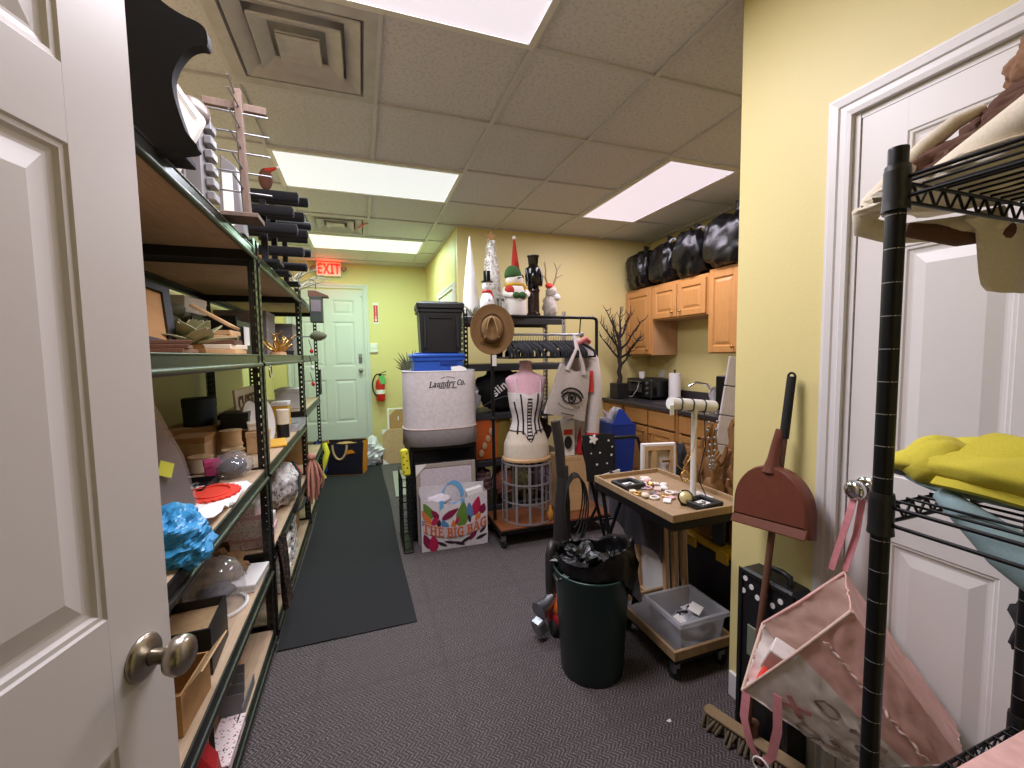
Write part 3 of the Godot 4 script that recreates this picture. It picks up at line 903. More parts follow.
	var tw := thing("twig_bundle", "bundle of silver frosted twigs at the far top shelf end", "branches", V(-0.42, 1.842, -3.52))
	var frost := mottled("frosted_twig", C8(168, 164, 150), 0.8, 9.0)
	rng.seed = 21
	for i in 16:
		var d := V(rng.randf_range(-0.12, 0.25), rng.randf_range(-0.02, 0.12), rng.randf_range(-0.25, 0.2))
		var p := V(rng.randf_range(-0.05, 0.03), 0.02 + 0.006 * i, rng.randf_range(-0.06, 0.06))
		part(tw, "twig", nb().tube([p, p + d * 0.4 + V(0, 0.02, 0), p + d * 0.75 + V(0, 0.02, 0.02), p + d], [0.005, 0.004, 0.003, 0.0015], 5).rod(p + d * 0.5 + V(0, 0.02, 0), p + d * 0.7 + V(0.03, 0.05, 0.02), 0.0025, 5), frost)
	var lh := thing("wooden_lantern", "small dark lantern house hanging at the far shelving's corner", "lantern", V(-0.355, 1.66, -4.10))
	part(lh, "body", nb().box(V(0, 0.12, 0), V(0.10, 0.22, 0.12), 0.004), mottled("dark_green_tin", C8(58, 66, 58), 0.6, 4.0))
	part(lh, "window", nb().box(V(0.0, 0.15, 0.062), V(0.08, 0.10, 0.006), 0.001), mottled("grey_label", C8(128, 118, 122), 0.7, 7.0))
	part(lh, "roof", nb().prism([[-0.06, 0], [0.10, 0.0], [0.10, 0.010], [0.0, 0.05], [-0.06, 0.05]], 0.13, T(V(0, 0.23, -0.075))), M.walnut)
	part(lh, "hook", nb().tube([V(0, 0.30, 0), V(0, 0.36, 0), V(-0.03, 0.38, 0), V(-0.065, 0.36, 0)], 0.004, 6), M.black_metal)
	# --- eye-level shelf
	Y = 1.387
	for k in 2:
		var fr := thing("framed_picture", ["black picture frame leaning on eye-level shelf by the open door", "smaller dark frame behind the leaning black frame"][k], "picture frame", V(-0.68 - 0.06 * k, Y, -1.60 - 0.20 * k), 60)
		var tf := T(V(0, 0.145, 0), -22, 0, -14 + 10 * k)
		part(fr, "frame", nb().frame(0.30 - 0.06 * k, 0.23, 0.024, 0.016, tf), M.black_plastic)
		part(fr, "backing", nb().box(tf * V(0, 0, 0.004), V(0.26 - 0.06 * k, 0.19, 0.004), 0, tf.basis), M.kraft)
	var sl := thing("slat_stack", "small stack of brown wooden slats lying on eye-level shelf", "wood", V(-0.55, Y, -1.50), 8)
	for i in 3: part(sl, "slat", nb().box(V(0, 0.006 + 0.012 * i, 0.01 * i), V(0.15, 0.011, 0.22 - 0.03 * i), 0.001, E(0, 6 * i)), M.walnut)
	var su := thing("succulent", "artificial green succulent with broad pointed leaves on eye-level shelf", "plant", V(-0.535, Y, -1.74))
	var leafm := mottled("sage", C8(150, 148, 110), 0.6, 7.0)
	leafm.backlight_enabled = true; leafm.backlight = Color(0.1, 0.12, 0.06)
	for i in 13:
		var a := i * 2.4
		var tilt := 0.35 + 0.09 * i
		var ln := 0.135 - 0.004 * i
		var dir := V(cos(a) * cos(tilt), sin(tilt), sin(a) * cos(tilt))
		var side := V(-sin(a), 0, cos(a))
		var lr := []
		for j in 6:
			var f := j / 5.0
			var w := 0.036 * sin(PI * pow(f, 0.7)) + 0.004
			var c := dir * ln * f + V(0, 0.035 - 0.05 * f * f * cos(tilt) * 0.5, 0)
			lr.append([c - side * w, c - V(0, 0.006, 0), c + side * w])
		part(su, "leaf", nb().sheet(lr, 0.003), leafm)
	part(su, "stem", nb().lathe([[0.0, 0], [0.03, 0], [0.025, 0.03], [0, 0.035]], Vector3.ZERO, 10), M.kraft)
	var ev := thing("eucalyptus_bunch", "dusty grey-green leafy bunch behind the succulent", "plant", V(-0.70, Y, -2.0))
	for i in 9:
		var a := i * 1.9
		part(ev, "leaf", nb().blob(V(0.035 * cos(a), 0.07 + 0.014 * i, 0.045 * sin(a)), V(0.05, 0.028, 0.045), noise(0.2, i), 0.3, 10, 8), mottled("dusty_green", C8(104, 106, 80), 0.8, 8.0) if i == 0 else M.dusty_green)
	part(ev, "pot", nb().lathe([[0, 0], [0.04, 0], [0.05, 0.07], [0.045, 0.07], [0, 0.06]], Vector3.ZERO, 14, true), M.kraft)
	for i in 5:
		solo("wood_plaque", ["lowest wooden plaque in the stack beside the slotted post", "second wooden plaque from the bottom of the stack", "third wooden plaque in the stack on eye-level shelf", "fourth wooden plaque in the stack, turned askew", "top wooden plaque tilted against the stack"][i], "plaque", nb().box(V(0, 0.009, 0), V(0.15 - 0.008 * i, 0.018, 0.20 - 0.012 * i), 0.002, E(0, 0, 0 if i < 4 else 0)), [M.pine, M.cream_paper, M.walnut, M.pine, M.pine][i], V(-0.535, Y + 0.0185 * i, -2.00), [2, -5, 4, 12, 0][i], "plaques stacked on the eye-level shelf")
	solo("leaning_plaque", "tan wooden board tilted over the stack of plaques", "board", nb().box(V(0, 0.0, 0), V(0.15, 0.012, 0.22), 0.002, E(0, 0, -32)), M.pine, V(-0.545, Y + 0.145, -2.02), 6)
	carton("tan_box", "open tan box beside the tilted plaque on eye-level shelf", "box", V(0.13, 0.10, 0.08), M.pine, V(-0.66, Y, -2.145))
	for i in 4:
		carton("black_box", ["wide black box at the back of eye-level shelf", "tall black box beside the middle slotted post", "black box with white label on eye-level shelf", "small black box before the gold branches"][i], "box", [V(0.20, 0.20, 0.30), V(0.16, 0.16, 0.2), V(0.16, 0.24, 0.18), V(0.06, 0.03, 0.06)][i], M.black_plastic, [V(-0.88, Y, -2.62), V(-0.62, Y, -2.44), V(-0.80, Y, -3.1), V(-0.475, Y, -3.30)][i], [4, -6, 3, 10][i])
	carton("flat_black_case", "long black case at the very back behind the succulent", "case", V(0.18, 0.26, 0.55), M.black_plastic, V(-0.94, Y, -1.85), 0)
	carton("dark_brown_box", "dark brown box beside the leaning frames at the back", "box", V(0.16, 0.20, 0.2), M.walnut, V(-0.92, Y, -1.42), 4)
	solo("box_label", "white paper label stuck on the black box", "label", nb().box(V(0, 0, 0), V(0.002, 0.09, 0.07)), M.paper, V(-0.532, Y + 0.09, -2.43), -6)
	carton("white_box", "white box lying on top of wide black box", "box", V(0.18, 0.08, 0.24), M.paper, V(-0.88, Y + 0.212, -2.62), -5)
	var gb := thing("gold_branch", "gold coral branch jewelry holder on eye-level shelf", "jewelry stand", V(-0.50, Y, -3.05))
	part(gb, "base", nb().lathe([[0, 0], [0.05, 0], [0.045, 0.018], [0, 0.02]], Vector3.ZERO, 16, true), M.pine)
	rng.seed = 5
	for i in 14:
		var a := rng.randf() * TAU
		var r := rng.randf_range(0.05, 0.11)
		var h := rng.randf_range(0.06, 0.15)
		part(gb, "branch", nb().tube([V(0.01 * cos(a), 0.015, 0.01 * sin(a)), V(r * 0.5 * cos(a), h * 0.45, r * 0.5 * sin(a)), V(r * 0.8 * cos(a + 0.4), h * 0.8, r * 0.8 * sin(a + 0.4)), V(r * cos(a), h, r * sin(a))], [0.008, 0.007, 0.006, 0.004], 6), M.gold)
	solo("ring_clip", "silver key ring hanging from the middle shelf beam", "ring", nb().tube(range(16).map(func(i): return V(0, -0.03 + 0.028 * cos(TAU * i / 16), 0.028 * sin(TAU * i / 16))), 0.003, 6, true), M.steel, V(-0.418, 1.332, -2.33))
	carton("grey_box", "pale grey box at the far end of eye-level shelf", "box", V(0.3, 0.30, 0.30), M.grey_label, V(-0.75, Y, -3.44))
	var st := thing("stick_bird", "olive feathered ornament on a stick jutting from the far shelving", "ornament", V(-0.44, Y + 0.12, -3.62))
	part(st, "stick", nb().rod(V(-0.12, 0.02, 0), V(0.10, 0.02, 0), 0.006, 6), M.grey_plastic)
	part(st, "body", nb().blob(V(0.13, 0.025, 0), V(0.06, 0.035, 0.03), noise(0.3, 3), 0.25, 14, 10), M.dusty_green)
	# --- waist-high shelf
	Y = 0.862
	var cb := thing("cellophane_bag", "clear cellophane bag of dark goods with yellow sticker", "bag", V(-0.60, Y, -1.58), 62)
	part(cb, "contents", nb().prism([[-0.095, 0.004], [0.095, 0.004], [0.085, 0.17], [0.04, 0.31], [-0.05, 0.31], [-0.09, 0.17]], 0.055, T(V(0, 0.003, -0.024), -12), 0.004), mottled("dark_goods", C8(88, 70, 62), 0.5, 9.0))
	part(cb, "film", nb().prism([[-0.10, 0], [0.10, 0], [0.09, 0.18], [0.04, 0.36], [-0.06, 0.35], [-0.10, 0.18]], 0.07, T(V(0, 0.002, -0.03), -12), 0.008), glassy("cello", C8(235, 235, 240), 0.1, 0.08))
	part(cb, "sticker", nb().box(V(0.0, 0.17, 0.022), V(0.045, 0.045, 0.002), 0, E(-12, 0, -28)), mat("sticker_yellow", C8(212, 210, 70), 0.7), "yellow sticker")
	var blue := mottled("blue_film", C8(60, 150, 206), 0.3, 5.0, 0.5)
	blue.backlight_enabled = true; blue.backlight = Color(0.05, 0.2, 0.35)
	solo("blue_bag", "crumpled sky-blue plastic bag spilling over the shelf edge", "bag", nb().blob(V(0, 0.055, 0), V(0.08, 0.062, 0.11), noise(0.13, 17), 0.34, 56, 40, -0.054, E(0, 20), 0.8, -1).blob(V(0.05, 0.03, 0.03), V(0.05, 0.05, 0.075), noise(0.16, 18), 0.4, 40, 28, -9.0, Basis.IDENTITY, 0.85, -1), blue, V(-0.485, Y + 0.001, -1.30))
	var wp := []
	for i in 6:
		var row := []
		for j in 6: row.append(V(-0.08 + 0.032 * i, 0.008 + 0.02 * absf(sin(i * 2.1 + j * 1.3)), 0.09 - 0.036 * j + 0.01 * sin(i)))
		wp.append(row)
	solo("tissue_paper", "crumpled white tissue paper beside the blue bag", "paper", nb().sheet(wp, 0.001), M.paper, V(-0.52, Y + 0.002, -1.57))
	carton("base_box", "plain tan carton at the back under the teal tin", "box", V(0.26, 0.13, 0.30), M.kraft_light, V(-0.90, Y, -2.88))
	var tin := thing("round_tin", "dark teal round tin at the back of waist-high shelf", "tin", V(-0.88, Y + 0.132, -2.86))
	part(tin, "body", nb().lathe([[0, 0], [0.078, 0], [0.08, 0.004], [0.08, 0.11], [0, 0.11]], Vector3.ZERO, 24, true), mat("teal_dark", C8(28, 44, 52), 0.6))
	part(tin, "lid", nb().lathe([[0.083, 0.105], [0.083, 0.15], [0.078, 0.155], [0, 0.155]], Vector3.ZERO, 24, true), M.teal_dark)
	carton("gift_box", "flat black gift box stacked beside the teal tin", "box", V(0.13, 0.09, 0.16), M.black_plastic, V(-0.68, Y + 0.115, -2.77), 6)
	carton("brown_carton", "low brown carton under the flat black gift box", "box", V(0.16, 0.113, 0.20), M.kraft, V(-0.68, Y, -2.78))
	carton("rustic_box", "wide tan box with bow behind the beige spools", "box", V(0.14, 0.14, 0.16), M.kraft_light, V(-0.78, Y, -2.42), 0, M.kraft)
	for i in 4:
		var sp := thing("ribbon_spool", ["beige ribbon spool before the tan boxes", "upper beige ribbon spool stacked on the front spool", "pale spool behind the small pink box", "flat brown spool lying next to the rustic box"][i], "spool", [V(-0.64, Y, -2.50), V(-0.645, Y + 0.072, -2.51), V(-0.70, Y, -2.25), V(-0.60, Y, -2.36)][i], 0, "ribbon spools on the waist-high shelf")
		var m: Material = [M.cream_paper, M.kraft_light, M.cream_paper, M.kraft][i]
		part(sp, "ribbon", nb().lathe([[0.035, 0.004], [0.046, 0.004], [0.046, 0.064], [0.035, 0.064]], Vector3.ZERO, 20, true), m)
		for fy in [0.0, 0.065]: part(sp, "flange", nb().lathe([[0.012, fy], [0.05, fy], [0.05, fy + 0.005], [0.012, fy + 0.005]], Vector3.ZERO, 20, true), M.kraft_light)
	carton("card_box", "tan printed card box beside the beige spools", "box", V(0.10, 0.115, 0.13), M.kraft_light, V(-0.545, Y, -2.62), 5)
	carton("pale_box", "small cream box on top of the tan printed box", "box", V(0.07, 0.04, 0.08), M.cream_paper, V(-0.56, Y + 0.12, -2.63), 15)
	carton("pink_box", "small bright pink box on waist-high shelf", "box", V(0.055, 0.075, 0.06), mat("hot_pink", C8(214, 72, 132), 0.6), V(-0.62, Y, -2.12), 20)
	var pb := thing("clear_pouch", "clear plastic pouch holding black chain beside the pink box", "bag", V(-0.54, Y, -2.10))
	part(pb, "contents", nb().blob(V(0, 0.04, 0), V(0.05, 0.038, 0.06), noise(0.4, 5), 0.4, 20, 14, -0.038), M.black_cloth)
	part(pb, "film", nb().blob(V(0, 0.05, 0), V(0.075, 0.055, 0.095), noise(0.3, 6), 0.25, 20, 14, -0.049), M.clear)
	carton("walnut_chest", "dark wooden chest at the back behind the pink box", "box", V(0.16, 0.10, 0.22), M.walnut, V(-0.86, Y, -2.10), 3)
	carton("black_carton", "black carton at the back of waist-high shelf behind the cellophane bag", "box", V(0.22, 0.16, 0.3), M.black_plastic, V(-0.90, Y, -1.66), -4)
	var tr := thing("black_tray", "shallow black tray behind the white papers", "tray", V(-0.70, Y, -1.93))
	part(tr, "tray", nb().box(V(0, 0.004, 0), V(0.26, 0.006, 0.20), 0.002).frame(0.26, 0.20, 0.008, 0.025, T(V(0, 0.028, 0), 90)), M.black_plastic)
	part(tr, "chains", nb().tube(range(30).map(func(i): return V(-0.09 + 0.006 * i, 0.014 + 0.003 * (i % 2), 0.06 * sin(i * 0.9))), 0.004, 6), M.steel)
	for i in 3:
		solo("paper_sheet", ["bottom white sheet of the loose papers under the red disc", "middle white sheet of the loose papers under the red disc", "top white sheet of the loose papers, right under the red disc"][i], "paper", nb().box(V(0, 0.002, 0), V(0.21, 0.004, 0.28)), M.paper, V(-0.545, Y + 0.001 + 0.0045 * i, -1.80), [-2, 2, 5][i], "loose papers on the waist-high shelf")
	var rd := thing("red_disc", "orange-red scalloped round fan lying on white papers", "doily", V(-0.535, Y + 0.016, -1.80), 10)
	var scal := []
	for i in 48: scal.append([(0.088 + 0.006 * cos(i * PI)) * cos(TAU * i / 48), (0.115 + 0.006 * cos(i * PI)) * sin(TAU * i / 48)])
	part(rd, "disc", nb().prism(scal, 0.006, T(V(0, 0.006, 0), 90)), mottled("coral_red", C8(232, 62, 40), 0.7, 12.0, 0.8))
	part(rd, "rim_beads", nb().tube(range(24).map(func(i): return V(0.06 * cos(TAU * i / 24), 0.008, 0.08 * sin(TAU * i / 24))), 0.004, 5, true), M.coral_red)
	for i in 2:
		var ov := thing("oval_board", ["white oval board standing behind the middle slotted post", "second white oval board overlapping the first"][i], "board", V(-0.60 + 0.05 * i, Y, -2.80 - 0.10 * i), 70)
		var el := []
		for k in 28: el.append([0.085 * cos(TAU * k / 28), 0.13 + 0.13 * sin(TAU * k / 28)])
		part(ov, "board", nb().prism(el, 0.012, T(V(0, 0.002, 0), -8)), M.white_plastic)
		part(ov, "foot", nb().box(V(0, 0.006, -0.03), V(0.08, 0.012, 0.09), 0.002), M.white_plastic)
	var cd := thing("candle_holder", "cream candle on black cylinder at the middle shelf edge", "candle", V(-0.49, Y, -3.03))
	part(cd, "base", nb().lathe([[0, 0], [0.036, 0], [0.036, 0.085], [0, 0.085]], Vector3.ZERO, 20, true), M.black_plastic)
	part(cd, "candle", nb().lathe([[0, 0.085], [0.037, 0.085], [0.037, 0.175], [0.034, 0.178], [0, 0.178]], Vector3.ZERO, 20, true), M.cream_paper)
	for i in 2:
		solo("padded_envelope", ["yellow padded envelope lying at the middle shelf edge", "orange-tan envelope under the yellow one, farther back"][i], "envelope", nb().box(V(0, 0.006, 0), V(0.14, 0.012, 0.24), 0.004), [mat("envelope_yellow", C8(222, 168, 54), 0.7), M.kraft][i], V(-0.51 - 0.10 * i, Y + 0.001, -2.80 + 0.10 * i) + V(0, 0.0, 0), [10, -8][i])
	var cs := thing("closed_sign", "pale board sign with brown letters at the back of middle shelf", "sign", V(-0.74, Y + 0.001, -3.30), 90)
	part(cs, "board", nb().box(V(0, 0.16, 0), V(0.56, 0.30, 0.014), 0.002, E(-4)), M.cream_paper)
	var cl := part(cs, "lettering", letters("CLOSED", 0.12, 0.003, true, true), M.walnut)
	cl.position = V(0, 0.22, 0.008); cl.rotation.x = deg_to_rad(-4)
	carton("kraft_box", "tall narrow kraft box beside the cream candle", "box", V(0.06, 0.16, 0.07), M.kraft_light, V(-0.505, Y, -3.16))
	carton("yellow_box", "small yellow and white box near the far slotted post", "box", V(0.10, 0.20, 0.12), M.envelope_yellow, V(-0.55, Y, -3.36), 0, M.paper)
	var ct := thing("acrylic_tray", "clear acrylic tray of trinkets near the far slotted post", "tray", V(-0.47, Y, -3.40))
	part(ct, "tray", nb().box(V(0, 0.003, 0), V(0.10, 0.005, 0.34)).frame(0.10, 0.34, 0.004, 0.05, T(V(0, 0.053, 0), 90)), M.haze_plastic)
	part(ct, "trinkets", nb().tube(range(20).map(func(i): return V(0.03 * sin(i * 1.7), 0.014, -0.13 + 0.013 * i)), 0.009, 6), M.steel)
	# --- knee-high shelf
	Y = 0.412
	var ob := thing("open_black_box", "open black box with bare cardboard inside, below the blue bag", "box", V(-0.545, Y, -1.56), 3)
	open_box(ob, V(0.16, 0.145, 0.20), M.black_plastic, M.kraft_light, 0.008)
	part(ob, "false_bottom", nb().box(V(0, 0.115, 0), V(0.142, 0.004, 0.182)), M.kraft_light, "tan cardboard insert")
	var cw := thing("cardboard_box", "open cardboard box with folded flap behind the door knob", "box", V(-0.55, Y, -1.33), -4)
	open_box(cw, V(0.19, 0.11, 0.17), M.kraft, M.kraft, 0.005)
	part(cw, "flap", nb().box(V(0.12, 0.135, -0.01), V(0.06, 0.004, 0.17), 0, E(0, 0, 50)), M.kraft_light)
	var dm := thing("glass_cloche", "clear glass dome with white rim lying beside the black box", "dome", V(-0.56, Y, -1.86))
	dm.scale = V(0.88, 0.9, 0.88)
	part(dm, "dome", nb().lathe([[0.115, 0.012], [0.115, 0.10], [0.108, 0.15], [0.085, 0.19], [0.05, 0.212], [0.0, 0.22]], Vector3.ZERO, 32), M.clear)
	part(dm, "rim", nb().lathe([[0.108, 0.0], [0.122, 0.0], [0.122, 0.010], [0.108, 0.010], [0.108, 0.0]], Vector3.ZERO, 32, true), M.white_gloss)
	part(dm, "filling", nb().blob(V(0, 0.07, 0), V(0.07, 0.03, 0.07), noise(0.3, 12), 0.3, 20, 14, -0.03), mottled("smoke_net", C8(84, 80, 86), 0.6, 10.0))
	solo("brown_scarf", "folded olive-brown scarf heaped behind the glass dome", "scarf", nb().blob(V(0, 0.05, 0), V(0.12, 0.085, 0.09), noise(0.2, 19), 0.5, 40, 28, -0.05), cloth("scarf_brown", C8(128, 98, 62)), V(-0.62, Y + 0.001, -2.05))
	carton("white_case", "flat white case lying at the knee-high shelf edge", "box", V(0.10, 0.035, 0.20), M.white_plastic, V(-0.49, Y, -2.04), -4)
	var floral := Image.create_empty(128, 128, false, Image.FORMAT_RGB8)
	floral.fill(C8(232, 214, 214))
	rng.seed = 3
	for i in 90:
		var cx := rng.randi() % 128
		var cy := rng.randi() % 128
		var cc: Color = [C8(150, 40, 60), C8(40, 34, 36), C8(206, 120, 140), C8(120, 90, 100)][i % 4]
		for a in range(-3, 4):
			for b in range(-3, 4):
				if a * a + b * b < 3 + i % 7: floral.set_pixel(posmod(cx + a, 128), posmod(cy + b, 128), cc)
	var fm := mat("floral", Color.WHITE, 0.6)
	fm.albedo_texture = ImageTexture.create_from_image(floral)
	tri_on(fm, 8.0)
	mat("hot_blush", C8(222, 178, 182), 0.6)
	for i in 4:
		carton("floral_box", ["lowest pink floral box behind the slotted post", "second pink floral box up the stack", "third pink floral box up the stack", "top pink floral box, pushed back on its stack"][i], "box", V(0.17, 0.058, 0.22), M.floral, V(-0.54 - 0.012 * i, 0.452 + 0.06 * i, -2.40 + 0.02 * i), [2, -4, 5, -2][i], [M.hot_blush, M.paper][i % 2], "pink floral boxes stacked on the middle shelving")
	var skull := Image.create_empty(128, 128, false, Image.FORMAT_RGB8)
	skull.fill(C8(222, 214, 212))
	for i in 60:
		var cx := rng.randi() % 128
		var cy := rng.randi() % 128
		var r := rng.randi_range(3, 8)
		for a in range(-r, r + 1):
			for b in range(-r, r + 1):
				var dd := a * a + b * b
				if dd < r * r and dd > (r - 3) * (r - 3): skull.set_pixel(posmod(cx + a, 128), posmod(cy + b, 128), C8(36, 32, 34))
	var sm := mat("skull_print", Color.WHITE, 0.8)
	sm.albedo_texture = ImageTexture.create_from_image(skull)
	tri_on(sm, 5.0)
	var sk := thing("skull_bag", "grey and black skull print bag with strap on middle shelving", "bag", V(-0.52, 0.452, -2.98))
	part(sk, "body", nb().blob(V(0, 0.12, 0), V(0.11, 0.13, 0.22), noise(0.2, 25), 0.3, 36, 24, -0.118), sm)
	part(sk, "strap", nb().tube([V(0.06, 0.22, -0.15), V(0.115, 0.17, -0.02), V(0.13, 0.08, 0.12), V(0.11, 0.0, 0.22), V(0.13, -0.03, 0.05), V(0.12, -0.05, -0.2)], 0.010, 7), M.black_cloth)
	solo("red_pouch", "red and white pouch tucked under the waist-high shelf", "pouch", nb().blob(V(0, 0.07, 0), V(0.06, 0.08, 0.08), noise(0.3, 2), 0.3, 18, 12, -0.068), mat("rose_red", C8(206, 52, 74), 0.7), V(-0.50, 0.452, -3.36))
	solo("dark_garment", "dark folded garment behind the skull print bag", "clothing", nb().blob(V(0, 0.09, 0), V(0.16, 0.11, 0.26), noise(0.2, 26), 0.4, 30, 20, -0.088), M.black_cloth, V(-0.82, 0.452, -2.95))
	var leo := Image.create_empty(128, 128, false, Image.FORMAT_RGB8)
	leo.fill(C8(26, 18, 15))
	for i in 75:
		var cx := rng.randi() % 128
		var cy := rng.randi() % 128
		for a in range(-4, 5):
			for b in range(-4, 5):
				if a * a + b * b < 10: leo.set_pixel(posmod(cx + a, 128), posmod(cy + b, 128), C8(140, 96, 58))
	var lm := mat("leopard", Color.WHITE, 0.9)
	lm.albedo_texture = ImageTexture.create_from_image(leo)
	tri_on(lm, 9.0)
	var lrw := []
	for i in 12:
		var row := []
		for j in 10:
			var f := i / 11.0
			row.append(V(0.012 + 0.014 * sin(j * 1.5 + f * 2.0) + 0.02 * f, -0.33 * f - 0.02 * sin(j * 0.9) * f, 0.07 - 0.016 * j + 0.01 * f * sin(j)))
		lrw.append(row)
	lrw.reverse()
	solo("leopard_scarf", "leopard print scarf hanging over the knee-high shelf edge", "scarf", nb().sheet(lrw, 0.004), lm, V(-0.43, 0.458, -2.36))
	var pk := thing("pink_tassel", "dusty pink yarn tassel hanging at the shelving's far edge", "tassel", V(-0.395, 0.60, -3.58))
	cloth("dusty_pink", C8(204, 142, 122), 10.0, 0.9)
	rng.seed = 9
	for i in 26:
		var a := rng.randf() * TAU
		var r := rng.randf_range(0.01, 0.075)
		var l := rng.randf_range(0.24, 0.36)
		part(pk, "strand", nb().tube([V(0, 0, 0), V(r * 0.7 * cos(a), -l * 0.3, r * 1.3 * sin(a)), V(r * cos(a + 0.3) + 0.01, -l * 0.65, r * 1.7 * sin(a + 0.3)), V(r * cos(a), -l, r * 2.0 * sin(a))], [0.006, 0.010, 0.010, 0.008], 6), M.dusty_pink)
	part(pk, "knot", nb().blob(V(0, 0.0, 0), V(0.03, 0.03, 0.035), noise(0.3, 2), 0.2, 12, 10), M.dusty_pink)
	# --- bottom shelf
	Y = 0.092
	for i in 9:
		solo("white_catalogue", "white catalogue, %s from the bottom of the tall pile" % ORD[i], "book", nb().box(V(0, 0.015, 0), V(0.16, 0.029, 0.24), 0.003), M.paper, V(-0.52 + 0.006 * sin(i * 2.0), Y + 0.0305 * i, -2.64), 2.0 * sin(i * 1.7), "pile of white catalogues")
	for i in 8:
		solo("printed_booklet", "printed booklet, %s from the bottom of the pile past the catalogues" % ORD[i], "book", nb().box(V(0, 0.015, 0), V(0.15, 0.029, 0.2), 0.003), M.skull_print if i % 2 else M.paper, V(-0.52 + 0.005 * sin(i * 3.0), Y + 0.0305 * i, -2.96), 2.0 * sin(i * 2.7), "pile of black and white booklets")
	carton("far_carton", "brown carton on the bottom shelf past the booklets", "box", V(0.26, 0.22, 0.3), M.kraft, V(-0.62, Y, -3.36))
	for i in 5:
		solo("cardboard_slab", ["cardboard slab leaning closest to the slotted post", "second cardboard slab in the leaning row", "third cardboard slab in the leaning row", "fourth cardboard slab in the leaning row", "last cardboard slab, closest to the red bag"][i], "cardboard", nb().box(V(0, 0.115, 0), V(0.24, 0.23, 0.006), 0.001, E(-14)), [M.kraft, M.kraft_light][i % 2], V(-0.60 + 0.012 * i, Y + 0.001, -2.02 + 0.085 * i), 78 - 3 * i, "cardboard slabs on the bottom shelf")
	var dv := thing("divider_tray", "grey plastic divider strips standing on the bottom shelf", "divider", V(-0.475, Y, -1.72))
	for i in 4: part(dv, "divider", nb().box(V(-0.01 * i, 0.05, 0.07 - 0.055 * i), V(0.07, 0.10, 0.003), 0, E(-12)), M.grey_plastic)
	part(dv, "strip", nb().box(V(0.03, 0.02, 0), V(0.004, 0.04, 0.24)), M.grey_plastic)
	var ea := thing("folding_easel", "small black folding easel on the bottom shelf", "easel", V(-0.57, Y, -1.50), 20)
	part(ea, "frame", nb().frame(0.17, 0.20, 0.014, 0.012, T(V(0, 0.13, 0), -32)), M.black_plastic)
	part(ea, "brace", nb().rod(V(-0.05, 0.05, 0.04), V(0.05, 0.19, -0.03), 0.005, 6), M.black_plastic)
	part(ea, "leg", nb().rod(V(0, 0.2, -0.05), V(0, 0.005, -0.11), 0.006, 6), M.black_plastic)
	var cr := []
	for i in 8:
		var row := []
		for j in 6:
			var a := 0.25 * i
			row.append(V(-0.06 + 0.03 * j - 0.04 * sin(a), 0.02 + 0.03 * i - 0.002 * j * i, 0.05 - 0.09 * (1 - cos(a)) ))
		cr.append(row)
	solo("curled_card", "curled white card standing on the bottom shelf", "card", nb().sheet(cr, 0.002), M.paper, V(-0.55, Y, -1.47), -12)
	var rb := thing("red_gift_bag", "small red gift bag on the bottom shelf by the door", "bag", V(-0.485, Y, -1.36), 10)
	part(rb, "sack", nb().prism([[-0.065, 0], [0.065, 0], [0.05, 0.12], [0.015, 0.185], [-0.02, 0.185], [-0.055, 0.12]], 0.09, T(V(0, 0, -0.045)), 0.012), mottled("bag_red", C8(176, 28, 34), 0.4, 6.0, 0.6))
	part(rb, "gathered_top", nb().rod(V(0, 0.175, 0), V(0.005, 0.215, 0), 0.018, 10, 0.03), M.bag_red)
	carton("toile_box", "brown floral print box on the bottom shelf front", "box", V(0.07, 0.04, 0.20), M.floral, V(-0.465, Y, -1.54))
	# --- far unit
	carton("far_white_box", "white box on the far shelving's waist-high shelf", "box", V(0.18, 0.16, 0.3), M.paper, V(-0.58, 0.952, -4.0))
	carton("far_grey_box", "grey box on the far shelving's eye-level shelf", "box", V(0.26, 0.26, 0.34), M.grey_label, V(-0.66, 1.387, -4.1))
	var hf := thing("hanging_picture", "small grey framed card hanging on the far slotted post", "picture frame", V(-0.425, 0.98, -4.86), 90)
	part(hf, "frame", nb().frame(0.14, 0.26, 0.014, 0.014, T(V(0, 0.13, 0))), M.black_plastic)
	part(hf, "card", nb().box(V(0, 0.13, 0.005), V(0.115, 0.235, 0.005)), M.grey_label)
	for i in 3:
		var cg := thing("hanging_charm", ["uppermost red charm hanging on the far slotted post", "middle white charm hanging on the far slotted post", "lowest red charm hanging on the far slotted post"][i], "charm", V(-0.40, 1.42 - 0.14 * i, -4.0), 0)
		part(cg, "bead", nb().blob(V(0, 0, 0), V(0.015, 0.02, 0.015)), [M.red_plastic, M.paper, M.red_plastic][i])
		part(cg, "cord", nb().rod(V(0, 0.02, 0), V(-0.02, 0.10, 0), 0.003, 6), M.ink)
	carton("far_low_box", "tan carton on the far shelving's knee-high shelf", "box", V(0.3, 0.25, 0.4), M.kraft, V(-0.66, 0.452, -4.2))

